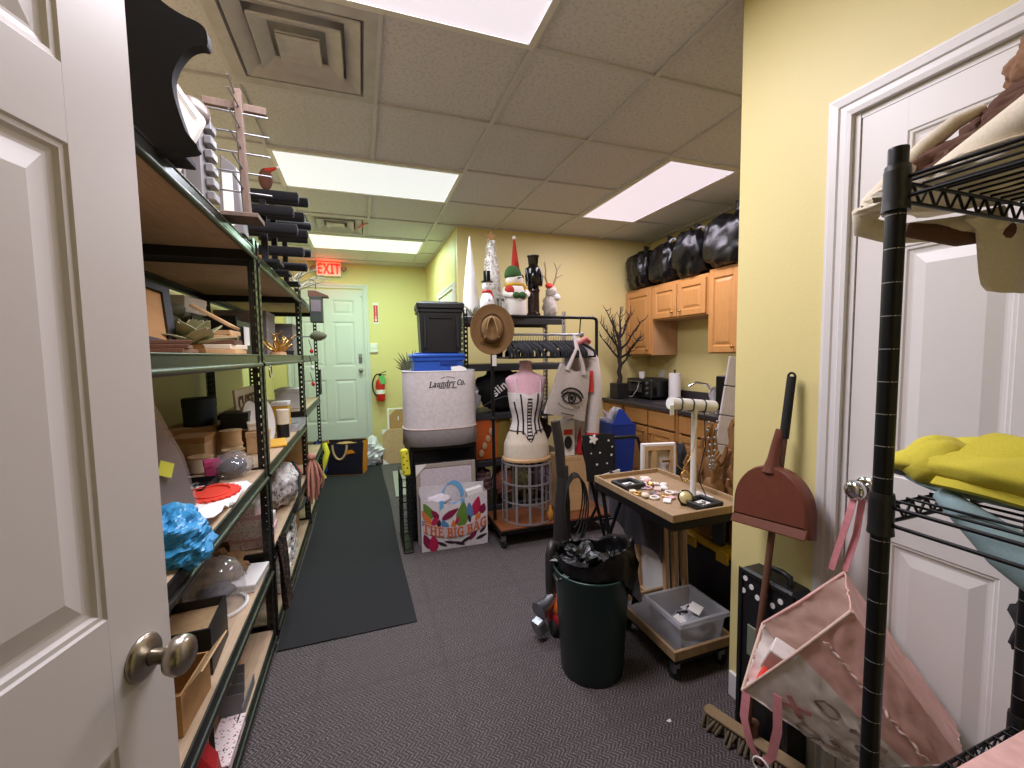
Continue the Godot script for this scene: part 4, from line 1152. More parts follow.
# ---------- tote stack, garment rack and the black shelf behind ----------
func tote(t: Node3D, s: Vector3, taper: float, m: Material, lid: Material, lid_h := 0.05):
	var a := V(s.x / 2 * taper, 0, s.z / 2 * taper)
	var b := V(s.x / 2, s.y, s.z / 2)
	var body := nb()
	for k in 4:
		var q := E(0, 90 * k)
		var sa := V(a.x, 0, a.z) if k % 2 == 0 else V(a.z, 0, a.x)
		var sb := V(b.x, s.y, b.z) if k % 2 == 0 else V(b.z, s.y, b.x)
		body.quad(q * V(-sa.x, 0, sa.z), q * V(sa.x, 0, sa.z), q * V(sb.x, s.y, sb.z), q * V(-sb.x, s.y, sb.z))
		body.quad(q * V(-sa.x * 0.98, 0.004, sa.z * 0.98), q * V(-sb.x * 0.98, s.y, sb.z * 0.98), q * V(sb.x * 0.98, s.y, sb.z * 0.98), q * V(sa.x * 0.98, 0.004, sa.z * 0.98))
	body.quad(V(-a.x, 0, -a.z), V(a.x, 0, -a.z), V(a.x, 0, a.z), V(-a.x, 0, a.z))
	part(t, "body", body, m)
	part(t, "rim", nb().frame(s.x + 0.024, s.z + 0.024, 0.016, 0.022, T(V(0, s.y, 0), 90), 0.003), m)
	if lid:
		var l := nb().box(V(0, s.y + lid_h / 2, 0), V(s.x + 0.034, lid_h, s.z + 0.034), 0.010).box(V(0, s.y + lid_h + 0.004, 0), V(s.x - 0.05, 0.010, s.z - 0.05), 0.003)
		part(t, "lid", l, lid)

func stack_and_rack():
	# drawer tower
	var dt := thing("drawer_tower", "black plastic drawer tower under the laundry basket", "drawers", V(0.555, 0, -3.33))
	part(dt, "body", nb().box(V(0, 0.355, 0), V(0.50, 0.70, 0.42), 0.008), M.black_plastic)
	for i in 3:
		var dr := part(dt, "drawer", nb().box(V(0, 0.12 + 0.225 * i, 0.214), V(0.46, 0.205, 0.014), 0.006), M.black_gloss)
		part(dr, "knob", nb().blob(V(0.0, 0.12 + 0.225 * i, 0.228), V(0.012, 0.012, 0.012)), M.steel)
	# laundry basket
	var bk := thing("laundry_basket", "white laundry basket with black script lettering and grey band", "basket", V(0.545, 0.712, -3.22))
	var A := 0.268
	var Bz := 0.185
	var pw := 0.72
	var wall := func(y, g, an):
		var k: float = 1.0 + 0.012 * (0.54 - y) / 0.54
		var cx := cos(an)
		var sx := sin(an)
		return V(signf(cx) * pow(absf(cx), pw) * (A * k + g), y, -signf(sx) * pow(absf(sx), pw) * (Bz * k + g))
	var ringed := func(ys: Array, gs: Array):
		var rows := []
		for i in ys.size():
			var r := []
			for k in 64: r.append(wall.call(ys[i], gs[i], TAU * k / 64.0))
			rows.append(r)
		return rows
	var bw := mottled("basket_white", C8(232, 224, 226), 0.8, 5.0, 0.2)
	bw.normal_texture = weave_tex
	part(bk, "wall", nb().grid(ringed.call([0.125, 0.30, 0.54, 0.545, 0.545, 0.30, 0.14], [0, 0, 0, -0.001, -0.005, -0.006, -0.006]), true), bw)
	part(bk, "band", nb().grid(ringed.call([0.0, 0.004, 0.12, 0.128, 0.128], [-0.004, 0.006, 0.003, 0.002, -0.01]), true), mottled("basket_grey", C8(158, 152, 154), 0.7, 5.0), "grey lower band")
	part(bk, "piping", nb().tube(range(64).map(func(k): return wall.call(0.126, 0.003, TAU * k / 64.0)), 0.005, 6, true), mat("piping_pink", C8(208, 186, 176), 0.6))
	part(bk, "rim", nb().tube(range(64).map(func(k): return wall.call(0.543, -0.002, TAU * k / 64.0)), 0.005, 6, true), M.white_plastic)
	part(bk, "bottom", nb().prism(range(48).map(func(k): return [wall.call(0, -0.006, TAU * k / 48.0).x, wall.call(0, -0.006, TAU * k / 48.0).z]), 0.006, T(V(0, 0.008, 0), 90)), M.basket_grey)
	var curve := func(v):
		var u: float = clampf(absf(v.x) / (A + 0.002), 0, 0.999)
		# front face of the super-ellipse
		var z: float = Bz * pow(maxf(1.0 - pow(u, 2.0 / pw), 0.0), pw / 2.0)
		return V(v.x, v.y, z + 0.0025 + v.z)
	part(bk, "lettering", letters("Laundry Co.", 0.075, 0.002, true, true, func(v): return curve.call(V(v.x * 0.58 + v.y * 0.16 + 0.035, v.y * 0.8 + 0.455 + v.x * 0.03, v.z)), 1.0), M.ink, "black script reading Laundry Co.")
	part(bk, "lettering", letters("WASH  DRY  FOLD", 0.018, 0.002, false, true, func(v): return curve.call(V(v.x * 0.85 + 0.035, v.y * 0.8 + 0.424, v.z))), M.ink)
	var arc := nb()
	for i in 13:
		if i == 4: continue
		var x := -0.048 + 0.008 * i + 0.035
		arc.box(curve.call(V(x, 0.503 - 4.5 * (x - 0.035) * (x - 0.035), 0)), V(0.0045, 0.006, 0.002))
	var ap := part(bk, "arched_line", arc, M.ink, "tiny arched lettering too small to read")
	ap.set_meta("kind", "stuff")
	# what stands in the basket
	var bt := thing("blue_tote", "blue plastic tote standing in the laundry basket", "tote box", V(0.535, 0.722, -3.25))
	tote(bt, V(0.36, 0.63, 0.24), 0.9, mat("tote_blue", C8(42, 92, 190), 0.35), M.tote_blue, 0.03)
	part(bt, "latch", nb().box(V(0.07, 0.60, 0.125), V(0.12, 0.05, 0.01), 0.003), mat("tote_blue_dark", C8(28, 64, 150), 0.35))
	var kt := thing("black_tote", "black lidded tote box on top of the blue tote", "tote box", V(0.565, 1.392, -3.26), -3)
	tote(kt, V(0.315, 0.315, 0.25), 0.93, M.black_plastic, M.black_plastic, 0.05)
	for s in [-1, 1]: part(kt, "rib", nb().box(V(s * 0.118, 0.15, 0.125), V(0.022, 0.24, 0.014), 0.005, E(-3)), M.black_plastic)
	part(kt, "rib", nb().box(V(0, 0.255, 0.128), V(0.17, 0.02, 0.012), 0.004), M.black_plastic)
	solo("folded_tissue", "folded printed tissue poking out of the laundry basket", "paper", nb().sheet([[V(-0.06, 0, 0.02), V(0, 0.01, 0.03), V(0.07, 0.0, 0.02)], [V(-0.065, 0.06, 0.0), V(0.0, 0.068, 0.015), V(0.045, 0.05, 0.0)]], 0.004), M.paper, V(0.68, 1.225, -3.09))
	var lf := thing("leafy_sprig", "grey-green leafy sprig poking up behind the laundry basket", "plant", V(0.365, 1.17, -3.62))
	rng.seed = 31
	for i in 16:
		var a := -1.2 + 2.4 * i / 15.0
		var l := rng.randf_range(0.10, 0.17)
		var p0 := V(0, 0.04 + 0.006 * (i % 6), 0)
		var dd := V(sin(a) * l, cos(a) * l + 0.03, rng.randf_range(-0.03, 0.05))
		part(lf, "leaf", nb().strip([p0, p0 + dd * 0.5 + V(0, 0.01, 0), p0 + dd], [0.006, 0.016, 0.002], V(0, 0, 1), 0.002), M.dusty_green)
	part(lf, "stem", nb().rod(V(0.0, -1.148, 0), V(0, 0.02, 0), 0.004, 6), M.dusty_green)
	# wire basket with a yellow roll
	var wk := thing("wire_cart", "narrow black wire basket standing beside the drawer tower", "basket", V(0.262, 0, -3.12))
	var wb := nb()
	for i in 10:
		var y := 0.03 + 0.055 * i
		wb.box(V(0, y, 0.17), V(0.06, 0.004, 0.004)).box(V(0, y, -0.17), V(0.06, 0.004, 0.004)).box(V(-0.03, y, 0), V(0.004, 0.004, 0.34)).box(V(0.03, y, 0), V(0.004, 0.004, 0.34))
	for sx in [-1, 1]:
		for k in 7: wb.box(V(0.03 * sx, 0.265, -0.17 + 0.0567 * k), V(0.004, 0.53, 0.004))
	part(wk, "wire_mesh", wb, M.black_metal).set_meta("kind", "stuff")
	part(wk, "foot_rail", nb().box(V(0, 0.006, 0), V(0.07, 0.012, 0.36), 0.003), M.black_metal)
	var yr := thing("yellow_roll", "bright yellow spotted roll clipped on the wire basket", "roll", V(0.262, 0.535, -3.02), 0)
	part(yr, "roll", nb().box(V(0, 0.09, 0), V(0.055, 0.19, 0.05), 0.012, E(-6, 0, 4)), mat("roll_yellow", C8(226, 218, 54), 0.6))
	for i in 6: part(yr, "spot", nb().box(V(-0.012 + 0.022 * (i % 2), 0.03 + 0.025 * i, 0.026 - 0.0026 * (i - 2.0)), V(0.009, 0.009, 0.004)), M.ink)
	# picture and the big printed bag in front
	var pf := thing("white_picture", "pale framed picture with white corner guard leaning on the drawer tower", "picture", V(0.56, 0.0, -3.052))
	pf.rotation.x = deg_to_rad(-3.5)
	part(pf, "frame", nb().frame(0.44, 0.58, 0.03, 0.022, T(V(0, 0.29, -0.015)), 0.003), mat("frame_beige", C8(168, 156, 146), 0.5))
	part(pf, "canvas", nb().box(V(0, 0.29, -0.004), V(0.385, 0.525, 0.008)), mottled("canvas_pale", C8(214, 204, 212), 0.8, 6.0))
	part(pf, "corner_guard", nb().prism([[-0.222, 0.582], [-0.222, 0.50], [-0.14, 0.582]], 0.004, T(V(0, 0, 0.008))), M.paper)
	big_bag()
	# hat on the rack's corner
	var hat := thing("cowboy_hat", "brown felt cowboy hat with braided band hanging on the rack post", "hat", V(0.872, 1.545, -2.88))
	var hz := V(-0.872, -0.12, 2.88).normalized()
	var hx := V(0, 1, 0).cross(hz).normalized()
	hat.basis = Basis(hx, hz.cross(hx), hz).scaled(V(0.88, 0.92, 0.9))
	var rings := [[0.0, 0.055], [0.03, 0.062], [0.05, 0.085], [0.066, 0.098], [0.080, 0.088], [0.090, 0.05], [0.097, 0.012], [0.105, 0.002], [0.13, 0.0], [0.155, 0.006], [0.172, 0.016], [0.178, 0.018], [0.178, 0.013], [0.155, -0.001], [0.10, -0.006]]
	var hr := []
	for r in rings:
		var row := []
		for k in 40:
			var a := TAU * k / 40
			var cr := clampf((0.105 - r[0]) / 0.06, 0, 1)
			var tear := 1.0 + 0.25 * cr * maxf(sin(a), 0.0) - 0.1 * cr
			var lift := 0.028 * pow(absf(cos(a)), 3.0) * clampf((r[0] - 0.10) / 0.07, 0, 1)
			row.append(V(r[0] * cos(a) * (1.0 - 0.16 * cr) * tear * 0.98, r[0] * sin(a) * 1.08 * tear, r[1] + lift + (0.012 * cr * cos(2 * a) if r[0] > 0.02 else 0.0)))
		hr.append(row)
	hr.reverse()
	part(hat, "felt", nb().grid(hr, true), cloth("felt_brown", C8(132, 100, 62), 9.0, 0.4))
	var braid := mat("braid", C8(196, 168, 120), 0.6)
	part(hat, "band", nb().tube(range(36).map(func(k): return V(0.088 * cos(TAU * k / 36), 0.113 * sin(TAU * k / 36) + 0.008, 0.022)), 0.006, 6, true), mat("leather_band", C8(84, 58, 36), 0.5))
	part(hat, "braid", nb().tube(range(20).map(func(k): return V(-0.058 + 0.11 * (k / 19.0), -0.06 + 0.155 * sin(PI * k / 19.0), 0.088 + 0.02 * sin(PI * k / 19.0))), 0.004, 6), braid)
	part(hat, "buckle", nb().frame(0.032, 0.026, 0.006, 0.006, T(V(-0.078, -0.075, 0.035), 0, 0, 20)), M.brass)
	solo("price_tag", "white price tag hanging under the cowboy hat", "tag", nb().box(V(0, -0.03, 0), V(0.035, 0.075, 0.002)).box(V(0.002, -0.028, 0.0015), V(0.008, 0.04, 0.001)), M.paper, V(0.872, 1.358, -2.84), 15)
	garment_rack()
	mannequin()
	black_shelf()
	decorations()

func big_bag():
	var t := thing("printed_shopper", "big printed shopping bag with colourful drops and blue handles", "bag", V(0.585, 0.002, -2.965), -2)
	var w := 0.47
	var h := 0.40
	var d := 0.11
	var fz := func(x, y): return d / 2 + 0.018 * sin(PI * clampf(y / h, 0, 1)) * cos(PI * clampf(x / w, -0.5, 0.5))
	var hem := func(x): return h - 0.02 - 0.06 * exp(-pow((x + 0.02) / 0.11, 2.0)) + 0.02 * (x / w)
	var rows := []
	for i in 11:
		var row := []
		for j in 17:
			var x := -w / 2 + w * j / 16.0
			var y: float = hem.call(x) * i / 10.0
			row.append(V(x, y, fz.call(x, y)))
		rows.append(row)
	mottled("bag_white", C8(224, 218, 222), 0.4, 6.0, 0.2)
	part(t, "front_panel", nb().sheet(rows, 0.002), M.bag_white)
	part(t, "back_panel", nb().box(V(0, (h + 0.03) / 2, -d / 2), V(w, h + 0.03, 0.003)), M.bag_white)
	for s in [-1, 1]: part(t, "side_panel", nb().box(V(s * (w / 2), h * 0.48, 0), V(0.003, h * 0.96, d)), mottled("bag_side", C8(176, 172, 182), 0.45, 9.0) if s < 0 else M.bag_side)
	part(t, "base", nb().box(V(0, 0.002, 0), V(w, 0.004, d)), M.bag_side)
	var cols := {"green": mat("drop_green", C8(96, 132, 52), 0.5), "maroon": mat("drop_maroon", C8(126, 22, 66), 0.5), "orange": mat("drop_orange", C8(208, 120, 62), 0.5), "blue": mat("drop_blue", C8(84, 130, 178), 0.5), "red": mat("drop_red", C8(178, 30, 74), 0.5), "dark": mat("drop_dark", C8(52, 34, 48), 0.5)}
	# [x, y, length, width, angle, colour]
	var drops := [[-0.19, 0.29, 0.10, 0.05, 25, "green"], [-0.20, 0.245, 0.10, 0.04, 30, "orange"], [-0.215, 0.20, 0.06, 0.03, 35, "blue"], [-0.145, 0.265, 0.07, 0.035, 40, "maroon"], [-0.14, 0.22, 0.08, 0.035, -30, "red"], [-0.115, 0.195, 0.05, 0.025, -10, "dark"], [-0.075, 0.175, 0.08, 0.045, 20, "blue"], [-0.035, 0.255, 0.11, 0.04, -60, "maroon"], [-0.015, 0.17, 0.07, 0.03, 0, "orange"], [0.012, 0.205, 0.05, 0.022, -20, "red"], [0.05, 0.24, 0.15, 0.075, -8, "green"], [0.105, 0.265, 0.09, 0.045, 5, "blue"], [0.10, 0.21, 0.05, 0.02, 10, "dark"], [0.155, 0.29, 0.11, 0.055, -15, "red"], [0.165, 0.21, 0.055, 0.03, -35, "orange"], [0.20, 0.265, 0.06, 0.045, -20, "maroon"], [-0.20, 0.075, 0.09, 0.045, 20, "maroon"], [-0.155, 0.055, 0.10, 0.06, 0, "red"], [-0.10, 0.045, 0.07, 0.02, 60, "dark"], [-0.04, 0.05, 0.07, 0.018, 75, "dark"], [0.02, 0.035, 0.08, 0.02, 70, "dark"], [0.08, 0.055, 0.08, 0.02, -60, "dark"], [0.13, 0.085, 0.08, 0.03, -40, "maroon"], [0.19, 0.06, 0.07, 0.02, -70, "dark"], [0.20, 0.11, 0.05, 0.018, -50, "dark"]]
	for q in drops:
		var pts := []
		for k in 14:
			var a := TAU * k / 14
			var r := 0.5 * (1.0 - 0.55 * sin(a) if sin(a) > 0 else 1.0)
			pts.append([cos(a) * q[3] * r * 1.2, sin(a) * q[2] * 0.62])
		var a0 := deg_to_rad(q[4])
		var m := nb()
		var c := V(q[0], q[1], fz.call(q[0], q[1]) + 0.003)
		var fan := []
		for p in pts:
			var x: float = q[0] + p[0] * cos(a0) - p[1] * sin(a0)
			var y: float = q[1] + p[0] * sin(a0) + p[1] * cos(a0)
			y = minf(y, hem.call(x) - 0.004)
			x = clampf(x, -w / 2 + 0.004, w / 2 - 0.004)
			fan.append(V(x, y, fz.call(x, y) + 0.0025))
		for k in 14:
			m.tri(c, fan[k], fan[(k + 1) % 14])
			m.quad(fan[k], fan[k] - V(0, 0, 0.003), fan[(k + 1) % 14] - V(0, 0, 0.003), fan[(k + 1) % 14])
		part(t, "printed_drop", m, cols[q[5]])
	var band := []
	for i in 2:
		var row := []
		for j in 17:
			var x := -w / 2 + 0.008 + (w - 0.016) * j / 16.0
			var y := 0.085 + 0.075 * i + 1.1 * x * x
			row.append(V(x, y, fz.call(x, y) + 0.0035))
		band.append(row)
	part(t, "printed_banner", nb().sheet(band, 0.002), mat("banner_pink", C8(206, 184, 186), 0.5))
	part(t, "lettering", letters("THE BIG BAG", 0.108, 0.003, true, true, func(v): return V(v.x * 0.63, v.y * 0.86 + 0.122 + 1.1 * v.x * v.x * 0.4, fz.call(v.x * 0.63, 0.13) + 0.006 + v.z)), mat("letter_orange", C8(196, 98, 44), 0.5), "orange letters reading THE BIG BAG")
	var hm := mat("handle_blue", C8(112, 178, 224), 0.5)
	for k in 2:
		var zz := 0.068 if k == 0 else -0.05
		var pts2 := []
		for i in 13:
			var q := PI * i / 12.0
			pts2.append(V(-0.075 * cos(q) - 0.02 + 0.02 * k, 0.335 + (0.11 * sin(q) if k == 1 else -0.03 * sin(q)), zz - (0.05 * sin(q) if k == 0 else 0.0)))
		var r2 := []
		for i in 13:
			r2.append([pts2[i] + V(0.013, 0.013, 0.0), pts2[i] + V(-0.013, -0.013, 0.0)])
		part(t, "handle", nb().sheet(r2, 0.003), hm, "pale blue strap handle")
	for s in [-1, 1]: part(t, "handle_tab", nb().box(V(-0.02 + s * 0.075, 0.31, fz.call(0.0, 0.3) - 0.004), V(0.028, 0.09, 0.004)), hm)
	part(t, "contents", nb().blob(V(-0.10, 0.32, 0), V(0.10, 0.06, 0.04), noise(0.3, 3), 0.4, 20, 12), M.canvas_pale)
	part(t, "white_carton", nb().box(V(0.16, 0.34, 0.0), V(0.12, 0.13, 0.05), 0.004, E(0, 0, 12)), M.paper)

func garment_rack():
	var t := thing("garment_rack", "black pipe garment rack with wooden base on casters", "clothes rack", V(1.32, 0, -2.95))
	part(t, "base_board", nb().box(V(0, 0.135, 0), V(0.89, 0.018, 0.38), 0.003), M.cherry)
	part(t, "base_frame", nb().frame(0.90, 0.39, 0.022, 0.022, T(V(0, 0.126, 0), 90)), M.black_metal)
	for s in [-1, 1]:
		part(t, "upright", nb().rod(V(s * 0.43, 0.14, 0.0), V(s * 0.43, 1.625, 0.0), 0.0125, 12).blob(V(s * 0.43, 0.9, 0), V(0.018, 0.025, 0.018)), M.black_metal)
	part(t, "top_rail", nb().tube([V(-0.43, 1.61, 0), V(-0.425, 1.635, 0), V(-0.40, 1.645, 0), V(0.40, 1.645, 0), V(0.425, 1.635, 0), V(0.43, 1.61, 0)], 0.0125, 10), M.black_metal)
	part(t, "hanging_rail", nb().rod(V(-0.43, 1.515, -0.02), V(0.30, 1.515, -0.02), 0.009, 10), M.steel)
	part(t, "rail_end", nb().blob(V(0.305, 1.515, -0.02), V(0.02, 0.022, 0.02)), M.steel)
	part(t, "rail_arm", nb().rod(V(0.29, 1.515, -0.02), V(0.29, 1.645, 0), 0.005, 8), M.black_metal)
	for sx in [-1, 1]:
		for sz in [-1, 1]:
			var c := nb().lathe([[0, -0.011], [0.028, -0.011], [0.032, -0.006], [0.032, 0.006], [0.028, 0.011], [0, 0.011]], V(sx * 0.42, 0.032, sz * 0.165), 16, true, E(0, 20, 90))
			var cp := part(t, "caster", c, M.rubber)
			part(cp, "fork", nb().box(V(sx * 0.42, 0.07, sz * 0.165), V(0.036, 0.05, 0.03), 0.004).rod(V(sx * 0.42, 0.08, sz * 0.165), V(sx * 0.42, 0.115, sz * 0.165), 0.008), M.steel)
	# hangers on the rail
	var hk := nb().tube([V(0, 0.0, -0.012), V(0, 0.012, 0.0), V(0, 0.0, 0.012), V(0, -0.02, 0.004), V(0, -0.045, 0)], 0.0022, 6).done()
	var hb := nb()
	hb.tube([V(0, -0.045, 0), V(0, -0.06, 0.05), V(0, -0.095, 0.14), V(0, -0.125, 0.195), V(0, -0.165, 0.20)], [0.011, 0.011, 0.011, 0.011, 0.009], 6)
	hb.tube([V(0, -0.045, 0), V(0, -0.06, -0.05), V(0, -0.095, -0.14), V(0, -0.125, -0.195), V(0, -0.165, -0.20)], [0.011, 0.011, 0.011, 0.011, 0.009], 6)
	hb.rod(V(0, -0.163, -0.2), V(0, -0.163, 0.2), 0.008, 6)
	var hm := hb.done()
	var ords := ["first", "second", "third", "fourth", "fifth", "sixth", "seventh", "eighth", "ninth", "tenth", "eleventh", "twelfth", "thirteenth", "fourteenth", "fifteenth", "sixteenth", "seventeenth", "eighteenth", "nineteenth", "twentieth"]
	for k in 10: ords.append("twenty-" + ORD[k] if k < 9 else "thirtieth")
	rng.seed = 77
	for i in 30:
		var g := thing("clothes_hanger", "black flocked clothes hanger with silver hook, %s along the rail from the hat" % ords[i], "hanger", V(0.99 + 0.0208 * i, 1.508, -2.97), rng.randf_range(-12, 12), "black hangers on the garment rack")
		part(g, "hook", hk, M.steel)
		part(g, "arms", hm, M.velvet_black)
	# printed tote hanging from the rail
	var e := thing("eye_tote", "grey cotton tote with black eye print hanging from the rack", "bag", V(1.37, 0.90, -2.74), 8)
	e.rotation.z = deg_to_rad(-14)
	var rows := []
	for i in 9:
		var row := []
		for j in 11:
			var u := j / 10.0 - 0.5
			var v := i / 8.0
			row.append(V(u * (0.345 - 0.10 * v * v), 0.01 + 0.34 * v + 0.06 * v * absf(u), 0.02 * sin(PI * v) * cos(PI * u) + 0.006 * sin(u * 19.0 + v * 5.0)))
		rows.append(row)
	part(e, "body", nb().sheet(rows, 0.025), cloth("tote_cotton", C8(196, 186, 182), 8.0, 0.5))
	for s in [-1, 1]: part(e, "handle", nb().tube([V(s * 0.075, 0.34, 0.01), V(s * 0.05, 0.42, 0), V(0.005 * s, 0.52, -0.03), V(0, 0.62, -0.10)], [0.018, 0.014, 0.012, 0.010], 8), M.tote_cotton)
	var ell := func(rx, ry, cx, cy, r0, r1, n):
		return range(n).map(func(k): return V(cx + rx * cos(lerpf(r0, r1, k / float(n - 1))), cy + ry * sin(lerpf(r0, r1, k / float(n - 1))), 0.0225))
	var nz := V(0, 0, 1)
	var ep := part(e, "eye_outline", nb().strip(ell.call(0.085, 0.052, 0.0, 0.142, 0.12, 3.1, 20), 0.016, nz, 0.004).strip(ell.call(0.08, 0.035, 0.0, 0.152, 3.2, 6.2, 18), 0.008, nz, 0.004).strip(ell.call(0.10, 0.075, 0.0, 0.15, 0.3, 2.9, 18), 0.012, nz, 0.004), M.ink)
	part(ep, "iris", nb().strip(ell.call(0.030, 0.032, 0.0, 0.155, 0, TAU, 20), 0.010, nz, 0.004).prism(range(14).map(func(k): return [0.016 * cos(TAU * k / 14), 0.155 + 0.017 * sin(TAU * k / 14)]), 0.004, T(V(0, 0, 0.024))), M.ink)
	for i in 9: part(e, "dot", nb().box(V(-0.09 + 0.022 * i, 0.075 + 3.0 * pow(-0.09 + 0.022 * i, 2), 0.017), V(0.006, 0.006, 0.006)), M.ink)
	part(e, "script_line", nb().strip(range(24).map(func(k): return V(-0.06 + 0.005 * k, 0.035 + 0.004 * sin(k * 2.2), 0.010)), 0.004, nz, 0.004), M.ink)
	# fleece jacket at the end of the rail
	var j := thing("fleece_jacket", "white fleece jacket with red patch and cuff hanging at the rack's end", "jacket", V(1.60, 0.58, -2.95))
	cloth("fleece", C8(214, 204, 200), 14.0, 1.0)
	part(j, "body", nb().blob(V(-0.01, 0.46, -0.05), V(0.06, 0.44, 0.13), noise(0.15, 41), 0.25, 32, 26, -9.0, Basis.IDENTITY, 0.8), M.fleece)
	part(j, "sleeve", nb().tube([V(0.03, 0.85, 0.02), V(0.065, 0.74, 0.07), V(0.08, 0.55, 0.10), V(0.06, 0.35, 0.11), V(0.045, 0.17, 0.115)], [0.04, 0.052, 0.052, 0.05, 0.048], 16), M.fleece)
	part(j, "cuff", nb().tube([V(0.047, 0.185, 0.1145), V(0.045, 0.155, 0.116)], [0.051, 0.051], 16), mat("cuff_red", C8(206, 62, 50), 0.8), "red cuff stripe")
	part(j, "patch", nb().sheet([[V(-0.06, 0.50, 0.115), V(0.025, 0.50, 0.165)], [V(-0.055, 0.66, 0.11), V(0.03, 0.66, 0.15)]], 0.006), M.cuff_red, "red square patch")
	part(j, "collar", nb().tube([V(-0.06, 0.86, 0.08), V(0.0, 0.90, 0.10), V(0.05, 0.88, 0.06), V(0.04, 0.87, -0.05)], 0.018, 10), mottled("collar_knit", C8(206, 120, 120), 0.9, 14.0))
	# things on the base board
	carton("wooden_crate", "plain pine crate standing on the rack's base board", "crate", V(0.24, 0.43, 0.20), M.pine, V(1.53, 0.146, -3.00))
	var pb := thing("paper_bag", "white paper bag with red and black print on the pine crate", "bag", V(1.475, 0.58, -2.95), -5)
	carry_bag(pb, 0.12, 0.28, 0.06, M.paper, M.paper)
	part(pb, "print", nb().box(V(0.0, 0.19, 0.056), V(0.07, 0.04, 0.004)), M.cuff_red)
	part(pb, "print", nb().prism(range(16).map(func(k): return [0.032 * cos(TAU * k / 16), 0.11 + 0.05 * sin(TAU * k / 16)]), 0.004, T(V(0, 0, 0.052))), M.ink)
	var rc := thing("red_pouch_bag", "small red bag beside the white paper bag", "bag", V(1.60, 0.58, -2.925))
	part(rc, "sack", nb().box(V(0, 0.12, 0), V(0.08, 0.24, 0.05), 0.012), mat("deep_red", C8(186, 30, 40), 0.5))
	part(rc, "print", nb().box(V(0.01, 0.11, 0.026), V(0.03, 0.03, 0.003), 0, E(0, 0, 30)), M.paper)

func torso(y: float, th: float, g := 0.0) -> Vector3:
	var ys := [0.0, 0.04, 0.12, 0.18, 0.24, 0.29, 0.34, 0.40, 0.46, 0.50, 0.54, 0.58, 0.605, 0.625, 0.64, 0.655, 0.70, 0.72]
	var rs := [0.166, 0.172, 0.168, 0.146, 0.116, 0.100, 0.104, 0.120, 0.128, 0.132, 0.142, 0.153, 0.152, 0.125, 0.075, 0.050, 0.044, 0.046]
	var ds := [0.125, 0.13, 0.125, 0.108, 0.088, 0.078, 0.083, 0.10, 0.108, 0.10, 0.088, 0.075, 0.066, 0.058, 0.05, 0.045, 0.042, 0.044]
	var i := 0
	while i < ys.size() - 2 and ys[i + 1] < y: i += 1
	var f: float = clampf((y - ys[i]) / (ys[i + 1] - ys[i]), 0, 1)
	f = f * f * (3 - 2 * f) * 0.5 + f * 0.5
	var r: float = lerpf(rs[i], rs[i + 1], f) + g
	var d: float = lerpf(ds[i], ds[i + 1], f) + g
	return V(r * cos(th), y, -d * sin(th))

